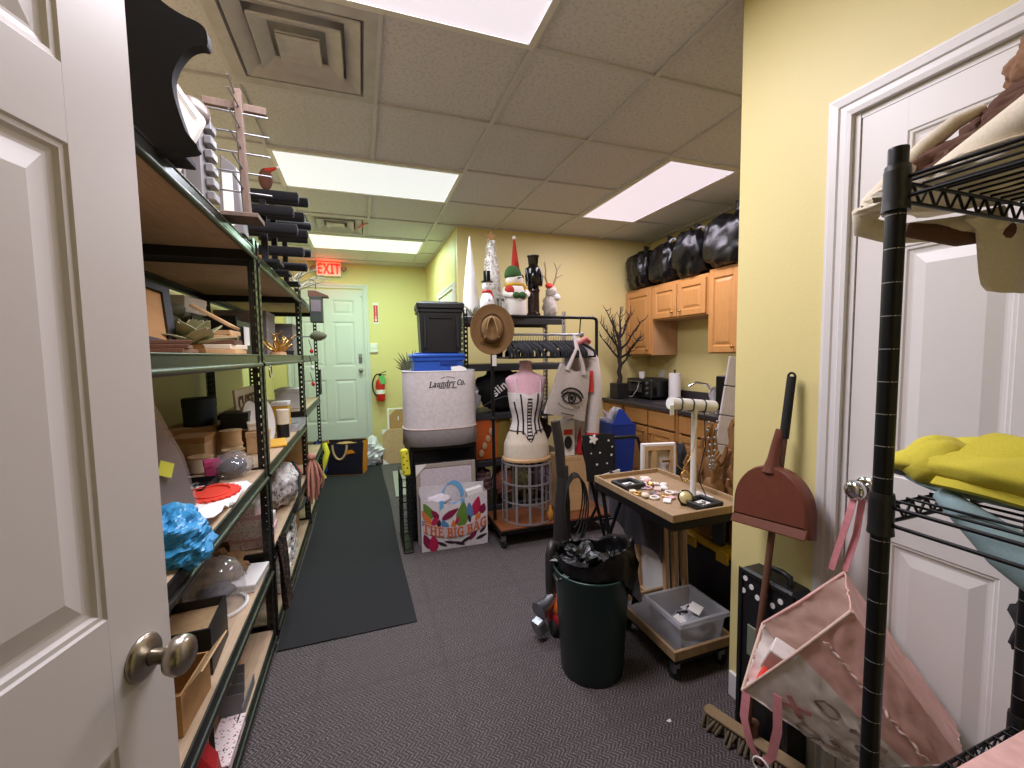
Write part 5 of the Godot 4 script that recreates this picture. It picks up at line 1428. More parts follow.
func mannequin():
	var cg := thing("wire_cage_stand", "round grey wire cage stand under the mannequin", "stand", V(1.14, 0.145, -2.93))
	for i in 12:
		var a := TAU * (i + 0.5) / 12
		part(cg, "bar", nb().box(V(0.185 * cos(a), 0.22, 0.185 * sin(a)), V(0.018, 0.44, 0.006), 0.001, E(0, 90 - rad_to_deg(a))), M.grey_steel if M.has("grey_steel") else mat("grey_steel", C8(170, 168, 170), 0.4, 0.5))
	for y in [0.008, 0.155, 0.29, 0.435]:
		part(cg, "hoop", nb().lathe([[0.1885, -0.006], [0.1905, -0.006], [0.1905, 0.006], [0.1885, 0.006], [0.1885, -0.006]], V(0, y, 0), 36, true), M.grey_steel)
	var t := thing("dress_form", "pink dress form with white corset standing on the wire cage", "mannequin", V(1.14, 0.588, -2.93), -6)
	var lay := func(y0, y1, n, g):
		var rows := []
		for i in n + 1:
			var r := []
			for k in 36: r.append(torso(lerpf(y0, y1, i / float(n)), TAU * k / 36, g))
			rows.append(r)
		return rows
	part(t, "wooden_base", nb().lathe([[0, 0], [0.182, 0], [0.186, 0.006], [0.186, 0.018], [0.18, 0.024], [0, 0.024]], V(0, 0, 0), 36, true, Basis.IDENTITY, Vector2(1, 0.8)), M.pine)
	var up: Array = lay.call(0.40, 0.72, 30, 0.0)
	up.append(range(36).map(func(k): return V(0, 0.728, 0)))
	part(t, "bust", nb().grid(up, true), cloth("form_pink", C8(232, 186, 200), 10.0, 0.3), "pink upper body")
	var lo: Array = lay.call(0.022, 0.26, 16, 0.001)
	part(t, "hip", nb().grid(lo, true), cloth("form_cream", C8(228, 214, 196), 10.0, 0.3), "cream hips")
	# corset: pointed below, dipped between the breasts above
	var rows := []
	for i in 17:
		var r := []
		for k in 48:
			var a := TAU * k / 48
			var fr := maxf(-sin(a + PI), 0.0)
			var dip := exp(-pow((fposmod(a - PI * 1.5 + PI, TAU) - PI) / 0.22, 2.0))
			var y0 := 0.225 - 0.075 * dip
			var y1 := 0.505 - 0.02 * dip
			r.append(torso(lerpf(y0, y1, i / 16.0), a, 0.0045))
		rows.append(r)
	part(t, "corset", nb().grid(rows, true), mottled("corset_white", C8(232, 224, 220), 0.6, 8.0), "white corset with black boning")
	var face := PI * 1.5
	for s in [-0.95, -0.5, 0.5, 0.95]:
		var y0 := 0.205
		part(t, "boning", nb().tube(range(14).map(func(k): return torso(lerpf(y0, 0.495 if absf(s) < 0.7 else 0.44, k / 13.0), face + s * lerpf(0.75, 1.0, k / 13.0), 0.005)), 0.0065, 6), M.ink)
	for k in 13:
		part(t, "lacing", nb().box(torso(0.17 + 0.024 * k, face, 0.006), V(0.034, 0.011, 0.005), 0.001), M.ink)
	for s in [-1, 1]: part(t, "lacing_edge", nb().tube(range(12).map(func(k): return torso(0.165 + 0.024 * k, face + s * 0.13, 0.006)), 0.0025, 5), M.ink)
	part(t, "hem_line", nb().tube(range(48).map(func(k): return rows[0][k] + (rows[0][k] * V(1, 0, 1)).normalized() * 0.002), 0.0032, 6, true), M.ink)
	for s in [-1, 1]: part(t, "strap", nb().tube(range(10).map(func(k): return torso(lerpf(0.46, 0.612, k / 9.0), face + s * lerpf(0.75, 0.62, k / 9.0), 0.003)), 0.005, 6), M.corset_white)
	part(t, "neck_cap", nb().lathe([[0.0, 0.0], [0.046, 0.0], [0.044, 0.012], [0.0, 0.016]], V(0, 0.72, 0), 24), M.form_pink)

func black_shelf():
	var t := thing("black_shelf", "black metal shelf crowded with bags behind the garment rack", "shelving", V(1.25, 0, -3.62))
	for sx in [-1, 1]:
		for sz in [-1, 1]:
			var p := part(t, "post", slotted_post_mesh(1.74), M.black_metal if sx < 0 else M.grey_steel)
			p.position = V(sx * 0.46, 0, sz * 0.21)
			p.rotation.y = deg_to_rad({"-1-1": 0.0, "-11": 90.0, "11": 180.0, "1-1": -90.0}["%d%d" % [sx, sz]])
	for y in [1.68, 1.29, 0.88, 0.48, 0.09]:
		part(t, "shelf", nb().box(V(0, y - 0.006, 0), V(0.90, 0.012, 0.40), 0.001), M.black_metal)
		for sz in [-1, 1]: part(t, "beam", nb().box(V(0, y - 0.032, sz * 0.205), V(0.91, 0.05, 0.008), 0.002), mat("beam_grey", C8(62, 62, 66), 0.4, 0.4) if y > 1.6 and sz < 0 else (M.beam_grey if M.has("beam_grey") else M.black_metal))
	for i in 12: part(t, "side_slat", nb().box(V(-0.452, 1.12 + 0.046 * i, 0), V(0.008, 0.034, 0.40), 0.003, E(0, 0, 12)), M.black_plastic)
	# goods on it
	var kb := thing("black_duffel", "black cloth bag with white lettering on the black shelf", "bag", V(1.17, 0.882, -3.56), -8)
	part(kb, "sack", nb().blob(V(0, 0.17, 0), V(0.24, 0.19, 0.14), noise(0.15, 51), 0.25, 34, 22, -0.168), M.black_cloth)
	var lt := part(kb, "lettering", letters("sling", 0.085, 0.003, false, true), M.paper, "white lettering")
	lt.position = V(-0.04, 0.21, 0.146); lt.rotation = V(deg_to_rad(-12), 0, deg_to_rad(38))
	part(kb, "seam", nb().tube(range(16).map(func(k): return V(-0.2 + 0.024 * k, 0.05 + 0.004 * k + 0.05 * sin(k * 0.2), 0.145 - 0.0006 * (k - 8) * (k - 8))), 0.003, 5), M.grey_plastic)
	solo("silver_pouch", "crumpled silver-grey pouch beside the black lettered bag", "pouch", nb().blob(V(0, 0.11, 0), V(0.07, 0.12, 0.06), noise(0.3, 52), 0.5, 22, 16, -0.108), mottled("silver_film", C8(168, 170, 172), 0.25, 8.0, 0.6), V(0.855, 0.882, -3.47))
	var o := thing("orange_bag", "orange printed shopping bag on the black shelf", "bag", V(0.965, 0.482, -3.50), 4)
	carry_bag(o, 0.20, 0.36, 0.12, mottled("orange_paper", C8(206, 96, 34), 0.6, 9.0), M.orange_paper)
	for i in 4: part(o, "print", nb().blob(V(-0.05 + 0.03 * i, 0.06 + 0.06 * i, 0.085), V(0.022, 0.03, 0.004)), M.kraft_light)
	var ol := thing("olive_bag", "olive yellow bag wedged beside the orange bag", "bag", V(1.135, 0.482, -3.52), 0)
	carry_bag(ol, 0.13, 0.34, 0.12, mottled("olive_paper", C8(140, 118, 44), 0.7, 7.0), M.olive_paper)
	solo("dark_coat", "dark folded coat squeezed behind the dress form", "clothing", nb().blob(V(0, 0.16, 0), V(0.2, 0.17, 0.14), noise(0.2, 53), 0.3, 26, 18, -0.158), M.black_cloth, V(1.43, 0.482, -3.60))
	var stripes := Image.create_empty(64, 64, false, Image.FORMAT_RGB8)
	for y in 64:
		for x in 64: stripes.set_pixel(x, y, [C8(86, 60, 62), C8(150, 124, 120), C8(60, 46, 50), C8(122, 88, 84)][(y / 5) % 4])
	var sm := mat("striped_cloth", Color.WHITE, 0.9)
	sm.albedo_texture = ImageTexture.create_from_image(stripes)
	tri_on(sm, 4.0)
	var heap := [["striped_blanket", "striped brown and mauve blanket heaped on the lowest shelf", sm, V(0.935, 0.092, -3.54), V(0.10, 0.16, 0.12)], ["rust_blanket", "rust-brown patterned blanket behind the wire cage", mottled("rust", C8(142, 84, 66), 0.9, 9.0, 0.6), V(1.145, 0.092, -3.54), V(0.085, 0.15, 0.12)], ["green_cushion", "moss green cushion behind the wire cage", cloth("moss", C8(112, 106, 62)), V(1.31, 0.092, -3.52), V(0.09, 0.17, 0.12)], ["lilac_cushion", "lilac cushion at the shelf end behind the wire cage", cloth("lilac", C8(128, 108, 140)), V(1.49, 0.092, -3.52), V(0.09, 0.16, 0.12)]]
	for h in heap:
		solo(h[0], h[1], "textile", nb().blob(V(0, h[4].y * 0.98, 0), h[4], noise(0.2, 60), 0.3, 30, 22, -h[4].y * 0.97), h[2], h[3])

func slotted_post_mesh(h: float) -> ArrayMesh:
	var key := "post_%.2f" % h
	if not M.has(key):
		var b := nb()
		for f in 2:
			for s in [0.0055, 0.0295]:
				b.box(V(s, h / 2, 0.001) if f == 0 else V(0.001, h / 2, s), V(0.011, h, 0.002) if f == 0 else V(0.002, h, 0.011))
			var n := int(h / 0.038)
			for i in n:
				var y := 0.012 + i * 0.0382
				b.box(V(0.0175, y, 0.001) if f == 0 else V(0.001, y, 0.0175), V(0.013, 0.021, 0.002) if f == 0 else V(0.002, 0.021, 0.013))
		M[key] = b.done()
	return M[key]

func decorations():
	var Y := 1.682
	var z := -3.55
	var glit := mottled("glitter_white", C8(232, 228, 222), 0.35, 16.0, 1.2)
	var sp := thing("cone_tree", "tall plain white glitter cone tree on the black shelf", "ornament", V(0.89, Y, z))
	part(sp, "cone", nb().lathe([[0, 0], [0.085, 0], [0.075, 0.08], [0.045, 0.36], [0.015, 0.60], [0.004, 0.68], [0, 0.685]], Vector3.ZERO, 24), glit)
	part(sp, "foot", nb().lathe([[0, 0], [0.088, 0], [0.088, 0.01], [0, 0.011]], Vector3.ZERO, 24, true), M.white_plastic)
	var ts := thing("tinsel_tree", "frosted tinsel cone tree with a twig star on top", "ornament", V(1.105, Y, z - 0.09))
	part(ts, "trunk", nb().lathe([[0, 0], [0.10, 0], [0.07, 0.30], [0.02, 0.66], [0, 0.68]], Vector3.ZERO, 18), glit)
	rng.seed = 44
	var tn := nb()
	for i in 900:
		var y := rng.randf_range(0.02, 0.68)
		var a := rng.randf() * TAU
		var r := 0.10 * (1 - y / 0.74)
		var p := V(r * cos(a), y, r * sin(a))
		tn.tri(p, p + V(cos(a) * 0.035, rng.randf_range(-0.02, 0.02), sin(a) * 0.03), p + V(rng.randf_range(-0.012, 0.012), 0.012, rng.randf_range(-0.012, 0.012)))
	part(ts, "tinsel", tn, glit).set_meta("kind", "stuff")
	var star := []
	for k in 10: star.append([(0.055 if k % 2 == 0 else 0.02) * sin(TAU * k / 10), 0.715 + (0.055 if k % 2 == 0 else 0.02) * cos(TAU * k / 10)])
	part(ts, "star", nb().prism(star, 0.012, T(V(0, 0, -0.006))), M.kraft)
	# snowman with the black top hat
	var s1 := thing("glass_snowman", "white glass snowman with black top hat and red scarf", "ornament", V(1.00, Y, z + 0.12))
	part(s1, "body", nb().blob(V(0, 0.105, 0), V(0.062, 0.11, 0.06), null, 0, 22, 16, -0.104), M.white_gloss)
	part(s1, "head", nb().blob(V(0, 0.25, 0), V(0.042, 0.05, 0.042)), M.white_gloss)
	part(s1, "scarf", nb().lathe([[0.036, 0.195], [0.042, 0.20], [0.042, 0.212], [0.036, 0.218]], Vector3.ZERO, 18).box(V(0.035, 0.175, 0.03), V(0.018, 0.06, 0.01), 0.003, E(0, 0, 20)), M.red_plastic)
	part(s1, "hat", nb().lathe([[0, 0.285], [0.05, 0.285], [0.05, 0.293], [0.03, 0.296], [0.028, 0.375], [0, 0.378]], Vector3.ZERO, 20, true), M.black_gloss)
	for q in [[-0.012, 0.262], [0.014, 0.262]]: part(s1, "eye", nb().blob(V(q[0], q[1], 0.04), V(0.005, 0.006, 0.004)), M.ink)
	part(s1, "button", nb().blob(V(0, 0.13, 0.058), V(0.006, 0.006, 0.005)), M.ink)
	# bottles
	for i in 2:
		var bo := thing("ornament_bottle", ["small clear bottle with dark cap beside the green-hatted snowman", "small green bottle between the two snowmen"][i], "bottle", V(1.125 - 0.045 * i, Y, z + 0.16))
		part(bo, "glass", nb().lathe([[0, 0], [0.02, 0], [0.021, 0.07], [0.008, 0.10], [0.008, 0.13], [0, 0.13]], Vector3.ZERO, 14), [M.haze_plastic, mat("bottle_green", C8(52, 66, 44), 0.2)][i])
		part(bo, "cap", nb().rod(V(0, 0.13, 0), V(0, 0.15, 0), 0.01, 10), M.black_plastic)
	# plush snowman with green hat
	var s2 := thing("plush_snowman", "plush snowman with green hat, yellow scarf and green mittens", "ornament", V(1.25, Y, z + 0.10), -8)
	var pl := cloth("plush_white", C8(232, 224, 216), 14.0, 0.8)
	part(s2, "body", nb().lathe([[0, 0], [0.095, 0], [0.102, 0.03], [0.098, 0.14], [0.088, 0.22], [0.08, 0.26], [0, 0.28]], Vector3.ZERO, 26), pl)
	part(s2, "head", nb().blob(V(0, 0.315, 0), V(0.075, 0.065, 0.065)), pl)
	part(s2, "hat", nb().blob(V(-0.012, 0.355, 0), V(0.074, 0.085, 0.066), null, 0, 22, 14, -0.02, E(0, 0, 14)), cloth("felt_green", C8(58, 92, 46), 12.0, 0.6))
	part(s2, "nose", nb().rod(V(0.02, 0.325, 0.06), V(0.05, 0.328, 0.10), 0.008, 8, 0.002), M.ink)
	part(s2, "scarf", nb().lathe([[0.06, 0.255], [0.082, 0.26], [0.084, 0.282], [0.062, 0.287]], Vector3.ZERO, 22).box(V(0.085, 0.235, 0.045), V(0.032, 0.11, 0.014), 0.005, E(0, 0, 38)), cloth("scarf_yellow", C8(206, 158, 46), 12.0, 0.6))
	part(s2, "vest", nb().blob(V(-0.05, 0.215, 0.05), V(0.05, 0.05, 0.045)), M.red_felt)
	for s in [-1, 1]:
		part(s2, "arm", nb().tube([V(s * 0.085, 0.235, 0.02), V(s * 0.095, 0.19, 0.055), V(s * 0.05 + 0.02, 0.175, 0.09)], [0.024, 0.028, 0.024], 10), pl)
		part(s2, "mitten", nb().blob(V(s * 0.026 + 0.02, 0.178, 0.10), V(0.032, 0.028, 0.024)), M.felt_green)
	# gnome behind it
	var gn := thing("felt_gnome", "gnome with tall rust-red felt hat behind the plush snowman", "ornament", V(1.32, Y, z - 0.06))
	part(gn, "body", nb().blob(V(0, 0.18, 0), V(0.06, 0.19, 0.05), null, 0, 18, 14, -0.179), M.brown_fur)
	part(gn, "hat", nb().rod(V(0, 0.34, 0), V(-0.01, 0.71, 0), 0.05, 14, 0.008), M.red_felt)
	part(gn, "brim", nb().blob(V(0.02, 0.37, 0.035), V(0.045, 0.028, 0.028)), mottled("tan_fur", C8(164, 108, 62), 0.95, 12.0, 0.8))
	part(gn, "pompom", nb().blob(V(-0.01, 0.715, 0), V(0.016, 0.016, 0.016)), M.paper)
	# black nutcracker-like bottle
	var nc := thing("black_nutcracker", "glossy black lantern figure beside the plush snowman", "ornament", V(1.44, Y, z + 0.06))
	part(nc, "base", nb().lathe([[0, 0], [0.06, 0], [0.06, 0.04], [0.052, 0.05], [0.05, 0.22], [0.056, 0.235], [0.055, 0.25], [0, 0.25]], Vector3.ZERO, 20, true), mat("oxblood_gloss", C8(36, 14, 16), 0.2))
	part(nc, "chest", nb().lathe([[0, 0.25], [0.048, 0.25], [0.054, 0.34], [0.058, 0.42], [0.046, 0.45], [0, 0.45]], Vector3.ZERO, 20), M.black_gloss)
	part(nc, "hat", nb().lathe([[0, 0.45], [0.038, 0.45], [0.042, 0.47], [0.048, 0.525], [0.054, 0.53], [0.054, 0.54], [0, 0.542]], Vector3.ZERO, 20, true), M.black_gloss)
	for s in [-1, 1]: part(nc, "arm", nb().tube([V(s * 0.055, 0.43, 0), V(s * 0.07, 0.36, 0.015), V(s * 0.06, 0.28, 0.025)], 0.016, 8), M.black_gloss)
	# reindeer with antlers
	var rd := thing("white_reindeer", "white reindeer ornament with pale branching antlers at shelf end", "ornament", V(1.60, Y, z + 0.05))
	part(rd, "body", nb().blob(V(0, 0.10, 0), V(0.065, 0.11, 0.06), noise(0.3, 71), 0.4, 26, 18, -0.098), mottled("pale_fur", C8(206, 196, 184), 0.95, 14.0, 1.0))
	part(rd, "head", nb().blob(V(0.01, 0.235, 0.01), V(0.05, 0.05, 0.05), noise(0.3, 72), 0.3, 18, 14), M.pale_fur)
	part(rd, "ruff", nb().blob(V(0.05, 0.19, 0.02), V(0.045, 0.03, 0.03), noise(0.3, 73), 0.3, 14, 10), M.paper)
	part(rd, "flower", nb().blob(V(-0.02, 0.285, 0.03), V(0.034, 0.026, 0.028), noise(0.4, 74), 0.4, 14, 10), M.coral_red)
	var an := mottled("antler", C8(172, 152, 118), 0.7, 9.0)
	for s in [-1, 1]:
		var b := [V(s * 0.02 + 0.01, 0.28, 0), V(s * 0.05 + 0.01, 0.36, 0), V(s * 0.055 + 0.02, 0.43, 0), V(s * 0.045 + 0.0, 0.50, 0)]
		var ap := part(rd, "antler", nb().tube(b, [0.010, 0.009, 0.007, 0.003], 7), an)
		part(ap, "tine", nb().rod(b[1], b[1] + V(s * 0.07, 0.035, 0.0), 0.007, 6, 0.003), an)
		part(ap, "tine", nb().rod(b[2], b[2] + V(s * 0.03 + 0.01, 0.06, 0.0), 0.006, 6, 0.002), an)
	# a little greenery at the shelf's other end
	var gl := thing("silver_garland", "silver-green garland sprig at the shelf end behind the hat", "garland", V(0.86, Y, z + 0.14))
	rng.seed = 8
	for i in 12:
		var d := V(rng.randf_range(-0.07, 0.07), rng.randf_range(0.02, 0.09), rng.randf_range(-0.03, 0.05))
		part(gl, "twig", nb().tube([V(0, 0.004, 0), d * 0.6 + V(0, 0.01, 0), d], [0.005, 0.006, 0.002], 5), M.frosted_twig if i % 2 else M.dusty_green)

# ---------- kitchenette ----------
func cab_door(t: Node3D, y0: float, y1: float, z0: float, z1: float, x: float, knob_z: float, knob_y: float, plain := false):
	# a raised-panel front facing -x between z0 (near) and z1 (far)
	var w := z0 - z1
	var h := y1 - y0
	var bs := Basis(V(0, 0, 1), V(0, 1, 0), V(-1, 0, 0))
	var tf := Transform3D(bs, V(x, (y0 + y1) / 2, (z0 + z1) / 2))
	var b := nb()
	var st := 0.0 if plain else 0.055
	b.box(tf * V(0, 0, -0.012), V(w, h, 0.012), 0, bs)
	if plain:
		b.box(tf * V(0, 0, -0.001), V(w, h, 0.018), 0.005, bs)
	else:
		b.frame(w, h, st, 0.014, tf.translated_local(V(0, 0, -0.008)), 0.003)
		b.nest(w - 2 * st, h - 2 * st, [[0, 0.002], [0.006, -0.005], [0.014, -0.005], [0.036, 0.003]], tf)
	var d := part(t, "drawer_front" if plain else "door", b, M.maple)
	if knob_y > 0:
		part(d, "knob", nb().lathe([[0.005, 0], [0.005, 0.014], [0.014, 0.018], [0.014, 0.024], [0.0, 0.028]], V(x - 0.006, knob_y, knob_z), 14, false, E(0, 0, 90)), M.brass)

func upper_cabinet(label, y0, y1, z0, z1, doors: Array):
	var t := thing("wall_cabinet", label, "cabinet", Vector3.ZERO, 0, "maple wall cabinets")
	part(t, "body", nb().box(V(3.065, (y0 + y1) / 2, (z0 + z1) / 2), V(0.305, y1 - y0, z0 - z1 - 0.004), 0.002), M.maple_side)
	part(t, "face_frame", nb().frame(z0 - z1 - 0.004, y1 - y0, 0.04, 0.018, Transform3D(Basis(V(0, 0, 1), V(0, 1, 0), V(-1, 0, 0)), V(2.913, (y0 + y1) / 2, (z0 + z1) / 2)), 0.001), M.maple)
	for d in doors: cab_door(t, y0 + 0.012, y1 - 0.03, d[0], d[1], 2.880, d[2], y0 + 0.06)

func base_cabinet(label, z0, z1, doors: Array):
	var t := thing("base_cabinet", label, "cabinet", Vector3.ZERO, 0, "maple base cabinets")
	part(t, "body", nb().box(V(2.925, 0.46, (z0 + z1) / 2), V(0.59, 0.735, z0 - z1 - 0.004), 0.002), M.maple_side)
	part(t, "kick_board", nb().box(V(2.95, 0.046, (z0 + z1) / 2), V(0.5, 0.092, z0 - z1 - 0.004)), M.black_plastic)
	part(t, "face_frame", nb().frame(z0 - z1 - 0.004, 0.735, 0.035, 0.018, Transform3D(Basis(V(0, 0, 1), V(0, 1, 0), V(-1, 0, 0)), V(2.630, 0.46, (z0 + z1) / 2)), 0.001), M.maple)
	for d in doors:
		cab_door(t, 0.105, 0.645, d[0], d[1], 2.596, d[2], 0.60)
		cab_door(t, 0.665, 0.81, d[0], d[1], 2.596, 0, -1, true)

func sack_mesh(r: Vector3, sd: int) -> MB:
	# a filled plastic sack: plump, with pleats running up to the neck
	var n := noise(0.06, sd)
	var rows := []
	for i in 33:
		var th := PI * i / 32.0
		var row := []
		for j in 60:
			var ph := TAU * j / 60
			var d := V(sin(th) * cos(ph), -cos(th), -sin(th) * sin(ph))
			d = V(signf(d.x) * pow(absf(d.x), 0.7), signf(d.y) * pow(absf(d.y), 0.8), signf(d.z) * pow(absf(d.z), 0.7))
			var up := clampf(i / 32.0, 0, 1)
			var k := 0.97 + 0.26 * n.get_noise_3dv(d * 9.0) + 0.10 * n.get_noise_3dv(d * 26.0) + (0.05 * pow(up, 2.0) + 0.018) * sin(ph * 11.0 + 5.0 * n.get_noise_3dv(d * 14.0) + sd) + 0.02 * absf(n.get_noise_3dv(d * 60.0))
			var p := d * r * k
			p.y = maxf(p.y, -r.y * 0.9)
			row.append(V(0, r.y * 0.905, 0) + p)
		rows.append(row)
	return nb().grid(rows, true)

func kitchen():
	upper_cabinet("tall maple wall cabinet in the far corner under the black sacks", 1.34, 2.06, -3.745, -4.215, [[-3.765, -4.20, -3.80]])
	upper_cabinet("short two-door maple wall cabinet over the sink", 1.70, 2.06, -2.985, -3.74, [[-3.005, -3.36, -3.31], [-3.375, -3.725, -3.42]])
	upper_cabinet("tall maple wall cabinet cut off by the yellow wall edge", 1.35, 2.08, -2.30, -2.98, [[-2.32, -2.64, -2.60], [-2.655, -2.965, -2.69]])
	base_cabinet("narrow maple base cabinet under the black potted tree", -3.825, -4.215, [[-3.85, -4.19, -3.89]])
	base_cabinet("two-door maple sink cabinet below the dark counter", -3.02, -3.82, [[-3.045, -3.405, -3.36], [-3.43, -3.79, -3.47]])
	base_cabinet("maple base cabinet under the microwave", -2.22, -3.015, [[-2.25, -2.61, -2.57], [-2.635, -2.99, -2.67]])
	var c := thing("countertop", "dark grey kitchen countertop along the maple cabinets", "countertop", Vector3.ZERO)
	# the slab is cut round the sink bowl
	part(c, "slab", nb().box(V(2.89, 0.848, -3.86), V(0.64, 0.035, 0.71), 0.004).box(V(2.89, 0.848, -2.60), V(0.64, 0.035, 0.77), 0.004).box(V(2.655, 0.848, -3.245), V(0.17, 0.035, 0.52), 0.004).box(V(3.145, 0.848, -3.245), V(0.13, 0.035, 0.52), 0.004), M.counter)
	part(c, "backsplash", nb().box(V(3.205, 0.915, -3.2), V(0.02, 0.10, 2.02), 0.003), M.counter)
	var sk := thing("kitchen_sink", "steel sink with chrome faucet set in the dark counter", "sink", Vector3.ZERO)
	part(sk, "rim", nb().frame(0.36, 0.54, 0.02, 0.006, T(V(2.91, 0.872, -3.245), 90)), M.steel)
	part(sk, "bowl", nb().box(V(2.91, 0.832, -3.245), V(0.33, 0.003, 0.51)).box(V(2.742, 0.85, -3.245), V(0.004, 0.035, 0.51)).box(V(3.078, 0.85, -3.245), V(0.004, 0.035, 0.51)).box(V(2.91, 0.85, -2.99), V(0.33, 0.035, 0.004)).box(V(2.91, 0.85, -3.50), V(0.33, 0.035, 0.004)), M.steel)
	part(sk, "faucet", nb().tube([V(3.12, 0.868, -3.16), V(3.12, 1.0, -3.16), V(3.08, 1.06, -3.18), V(2.99, 1.08, -3.22), V(2.93, 1.04, -3.25)], [0.016, 0.013, 0.012, 0.011, 0.011], 10), M.chrome)
	part(sk, "lever", nb().rod(V(3.12, 0.96, -3.13), V(3.10, 1.03, -3.07), 0.007, 8), M.chrome)
	part(sk, "faucet_base", nb().lathe([[0, 0], [0.03, 0], [0.026, 0.012], [0, 0.013]], V(3.12, 0.867, -3.16), 16), M.chrome)
	part(sk, "drain", nb().lathe([[0, 0.0], [0.03, 0.0], [0.03, 0.004], [0, 0.005]], V(2.91, 0.834, -3.245), 14, true), M.chrome)
	# sacks on the cabinets
	var sacks := [["black rubbish sack in the far corner on the wall cabinets", V(2.98, 2.065, -3.98), V(0.20, 0.21, 0.19)], ["black rubbish sack, second from the far corner", V(2.99, 2.065, -3.61), V(0.19, 0.215, 0.18)], ["bulging glossy black rubbish sack, third from the far corner", V(2.98, 2.065, -3.23), V(0.20, 0.22, 0.19)], ["large black rubbish sack closest to the yellow wall edge", V(2.98, 2.085, -2.77), V(0.20, 0.235, 0.25)]]
	for i in 4:
		var s := thing("rubbish_sack", sacks[i][0], "bag", sacks[i][1], 0, "black sacks on the wall cabinets")
		var r: Vector3 = sacks[i][2]
		part(s, "sack", sack_mesh(r, 80 + i), M.garbage_film)
		part(s, "tied_neck", nb().tube([V(0.0, r.y * 1.6, 0.02), V(-0.03, r.y * 1.95, 0.03), V(-0.02, r.y * 2.12, 0.04)], [0.05, 0.018, 0.04], 9), M.garbage_film)
		if i > 0: part(s, "tie", nb().tube([V(-0.05, r.y * 1.86, 0.06), V(-0.02, r.y * 2.02, 0.06), V(0.02, r.y * 1.95, 0.09)], 0.012, 6), M.white_film, "white plastic tie")
	# bare black tree in a square pot
	var tr := thing("ornamental_tree", "bare black branch tree in a square black pot", "tree", V(2.69, 0.866, -4.05))
	part(tr, "pot", nb().box(V(0, 0.085, 0), V(0.15, 0.17, 0.15), 0.006), mottled("pot_black", C8(30, 28, 28), 0.5, 5.0))
	var bark := mottled("bark_dark", C8(46, 36, 32), 0.85, 9.0, 0.6)
	var trunk := [V(0, 0.17, 0), V(0.015, 0.23, 0.0), V(-0.012, 0.29, 0.01), V(0.012, 0.36, 0.0), V(0.0, 0.44, 0.0), V(0.012, 0.54, 0.0), V(0.0, 0.66, 0.0)]
	part(tr, "trunk", nb().tube(trunk, [0.03, 0.026, 0.024, 0.024, 0.024, 0.02, 0.014], 9), bark)
	rng.seed = 91
	var mains := [[trunk[3], V(0.05, 0.30, 0.26)], [trunk[4], V(-0.24, 0.26, -0.02)], [trunk[4], V(0.06, 0.24, 0.34)], [trunk[5], V(-0.26, 0.30, 0.0)], [trunk[5], V(0.07, 0.30, 0.30)], [trunk[6], V(-0.16, 0.32, -0.02)], [trunk[6], V(-0.02, 0.34, 0.05)], [trunk[6], V(0.05, 0.28, 0.14)], [trunk[5], V(-0.05, 0.34, -0.08)], [trunk[4], V(-0.15, 0.34, 0.10)]]
	for q in mains:
		var p0: Vector3 = q[0]
		var d: Vector3 = q[1]
		var pts := [p0, p0 + d * 0.3 + V(0.01, -0.02, 0), p0 + d * 0.62 + V(-0.01, 0, 0.01), p0 + d]
		var br := part(tr, "branch", nb().tube(pts, [0.014, 0.011, 0.008, 0.003], 7), bark)
		for k in 9:
			var s: Vector3 = pts[1].lerp(pts[3], 0.11 * k + 0.05)
			var e := s + V(rng.randf_range(-0.07, 0.07), rng.randf_range(0.03, 0.10), rng.randf_range(-0.04, 0.04))
			part(br, "twig", nb().tube([s, s.lerp(e, 0.5) + V(0.006, -0.006, 0), e], [0.0055, 0.004, 0.0018], 5), bark)
	# appliances
	var to := thing("toaster_oven", "black toaster oven with glass door on the counter", "toaster oven", V(2.99, 0.866, -3.91))
	part(to, "case", nb().box(V(0, 0.12, 0), V(0.30, 0.20, 0.44), 0.012), M.black_plastic)
	part(to, "glass_door", nb().box(V(-0.154, 0.125, -0.045), V(0.008, 0.15, 0.30), 0.004), M.black_gloss)
	part(to, "door_window", nb().box(V(-0.159, 0.12, -0.045), V(0.003, 0.09, 0.24), 0.001), mat("oven_glass", C8(74, 70, 68), 0.1))
	part(to, "handle", nb().rod(V(-0.172, 0.19, -0.17), V(-0.172, 0.19, 0.08), 0.007, 8), M.steel)
	part(to, "side_plate", nb().box(V(0, 0.12, 0.222), V(0.25, 0.16, 0.004), 0.002), M.black_gloss)
	for i in 3: part(to, "dial", nb().lathe([[0, 0], [0.018, 0], [0.016, 0.014], [0, 0.015]], V(-0.152, 0.07 + 0.055 * i, 0.16), 14, true, E(0, 0, 90)), M.steel)
	for sx in [-1, 1]:
		for sz in [-1, 1]: part(to, "foot", nb().rod(V(sx * 0.12, 0, sz * 0.18), V(sx * 0.12, 0.022, sz * 0.18), 0.012, 8), M.rubber)
	part(to, "cord", nb().tube([V(-0.10, 0.225, 0.0), V(-0.16, 0.19, 0.03), V(-0.165, 0.10, 0.0), V(-0.17, 0.02, -0.08), V(-0.17, 0.008, -0.2)], 0.004, 6), M.white_plastic, "white cord")
	solo("white_mug", "small white cup on top of the toaster oven", "cup", nb().lathe([[0, 0], [0.03, 0], [0.036, 0.07], [0.033, 0.07], [0.028, 0.008], [0, 0.008]], Vector3.ZERO, 18, true), M.white_gloss, V(2.93, 1.0875, -3.97))
	var pt := thing("paper_towel", "white paper towel roll on black holder by the sink", "paper towel", V(3.06, 0.866, -3.53 - 0.065))
	part(pt, "roll", nb().lathe([[0.02, 0.012], [0.06, 0.012], [0.06, 0.285], [0.02, 0.285]], Vector3.ZERO, 24, true), M.paper)
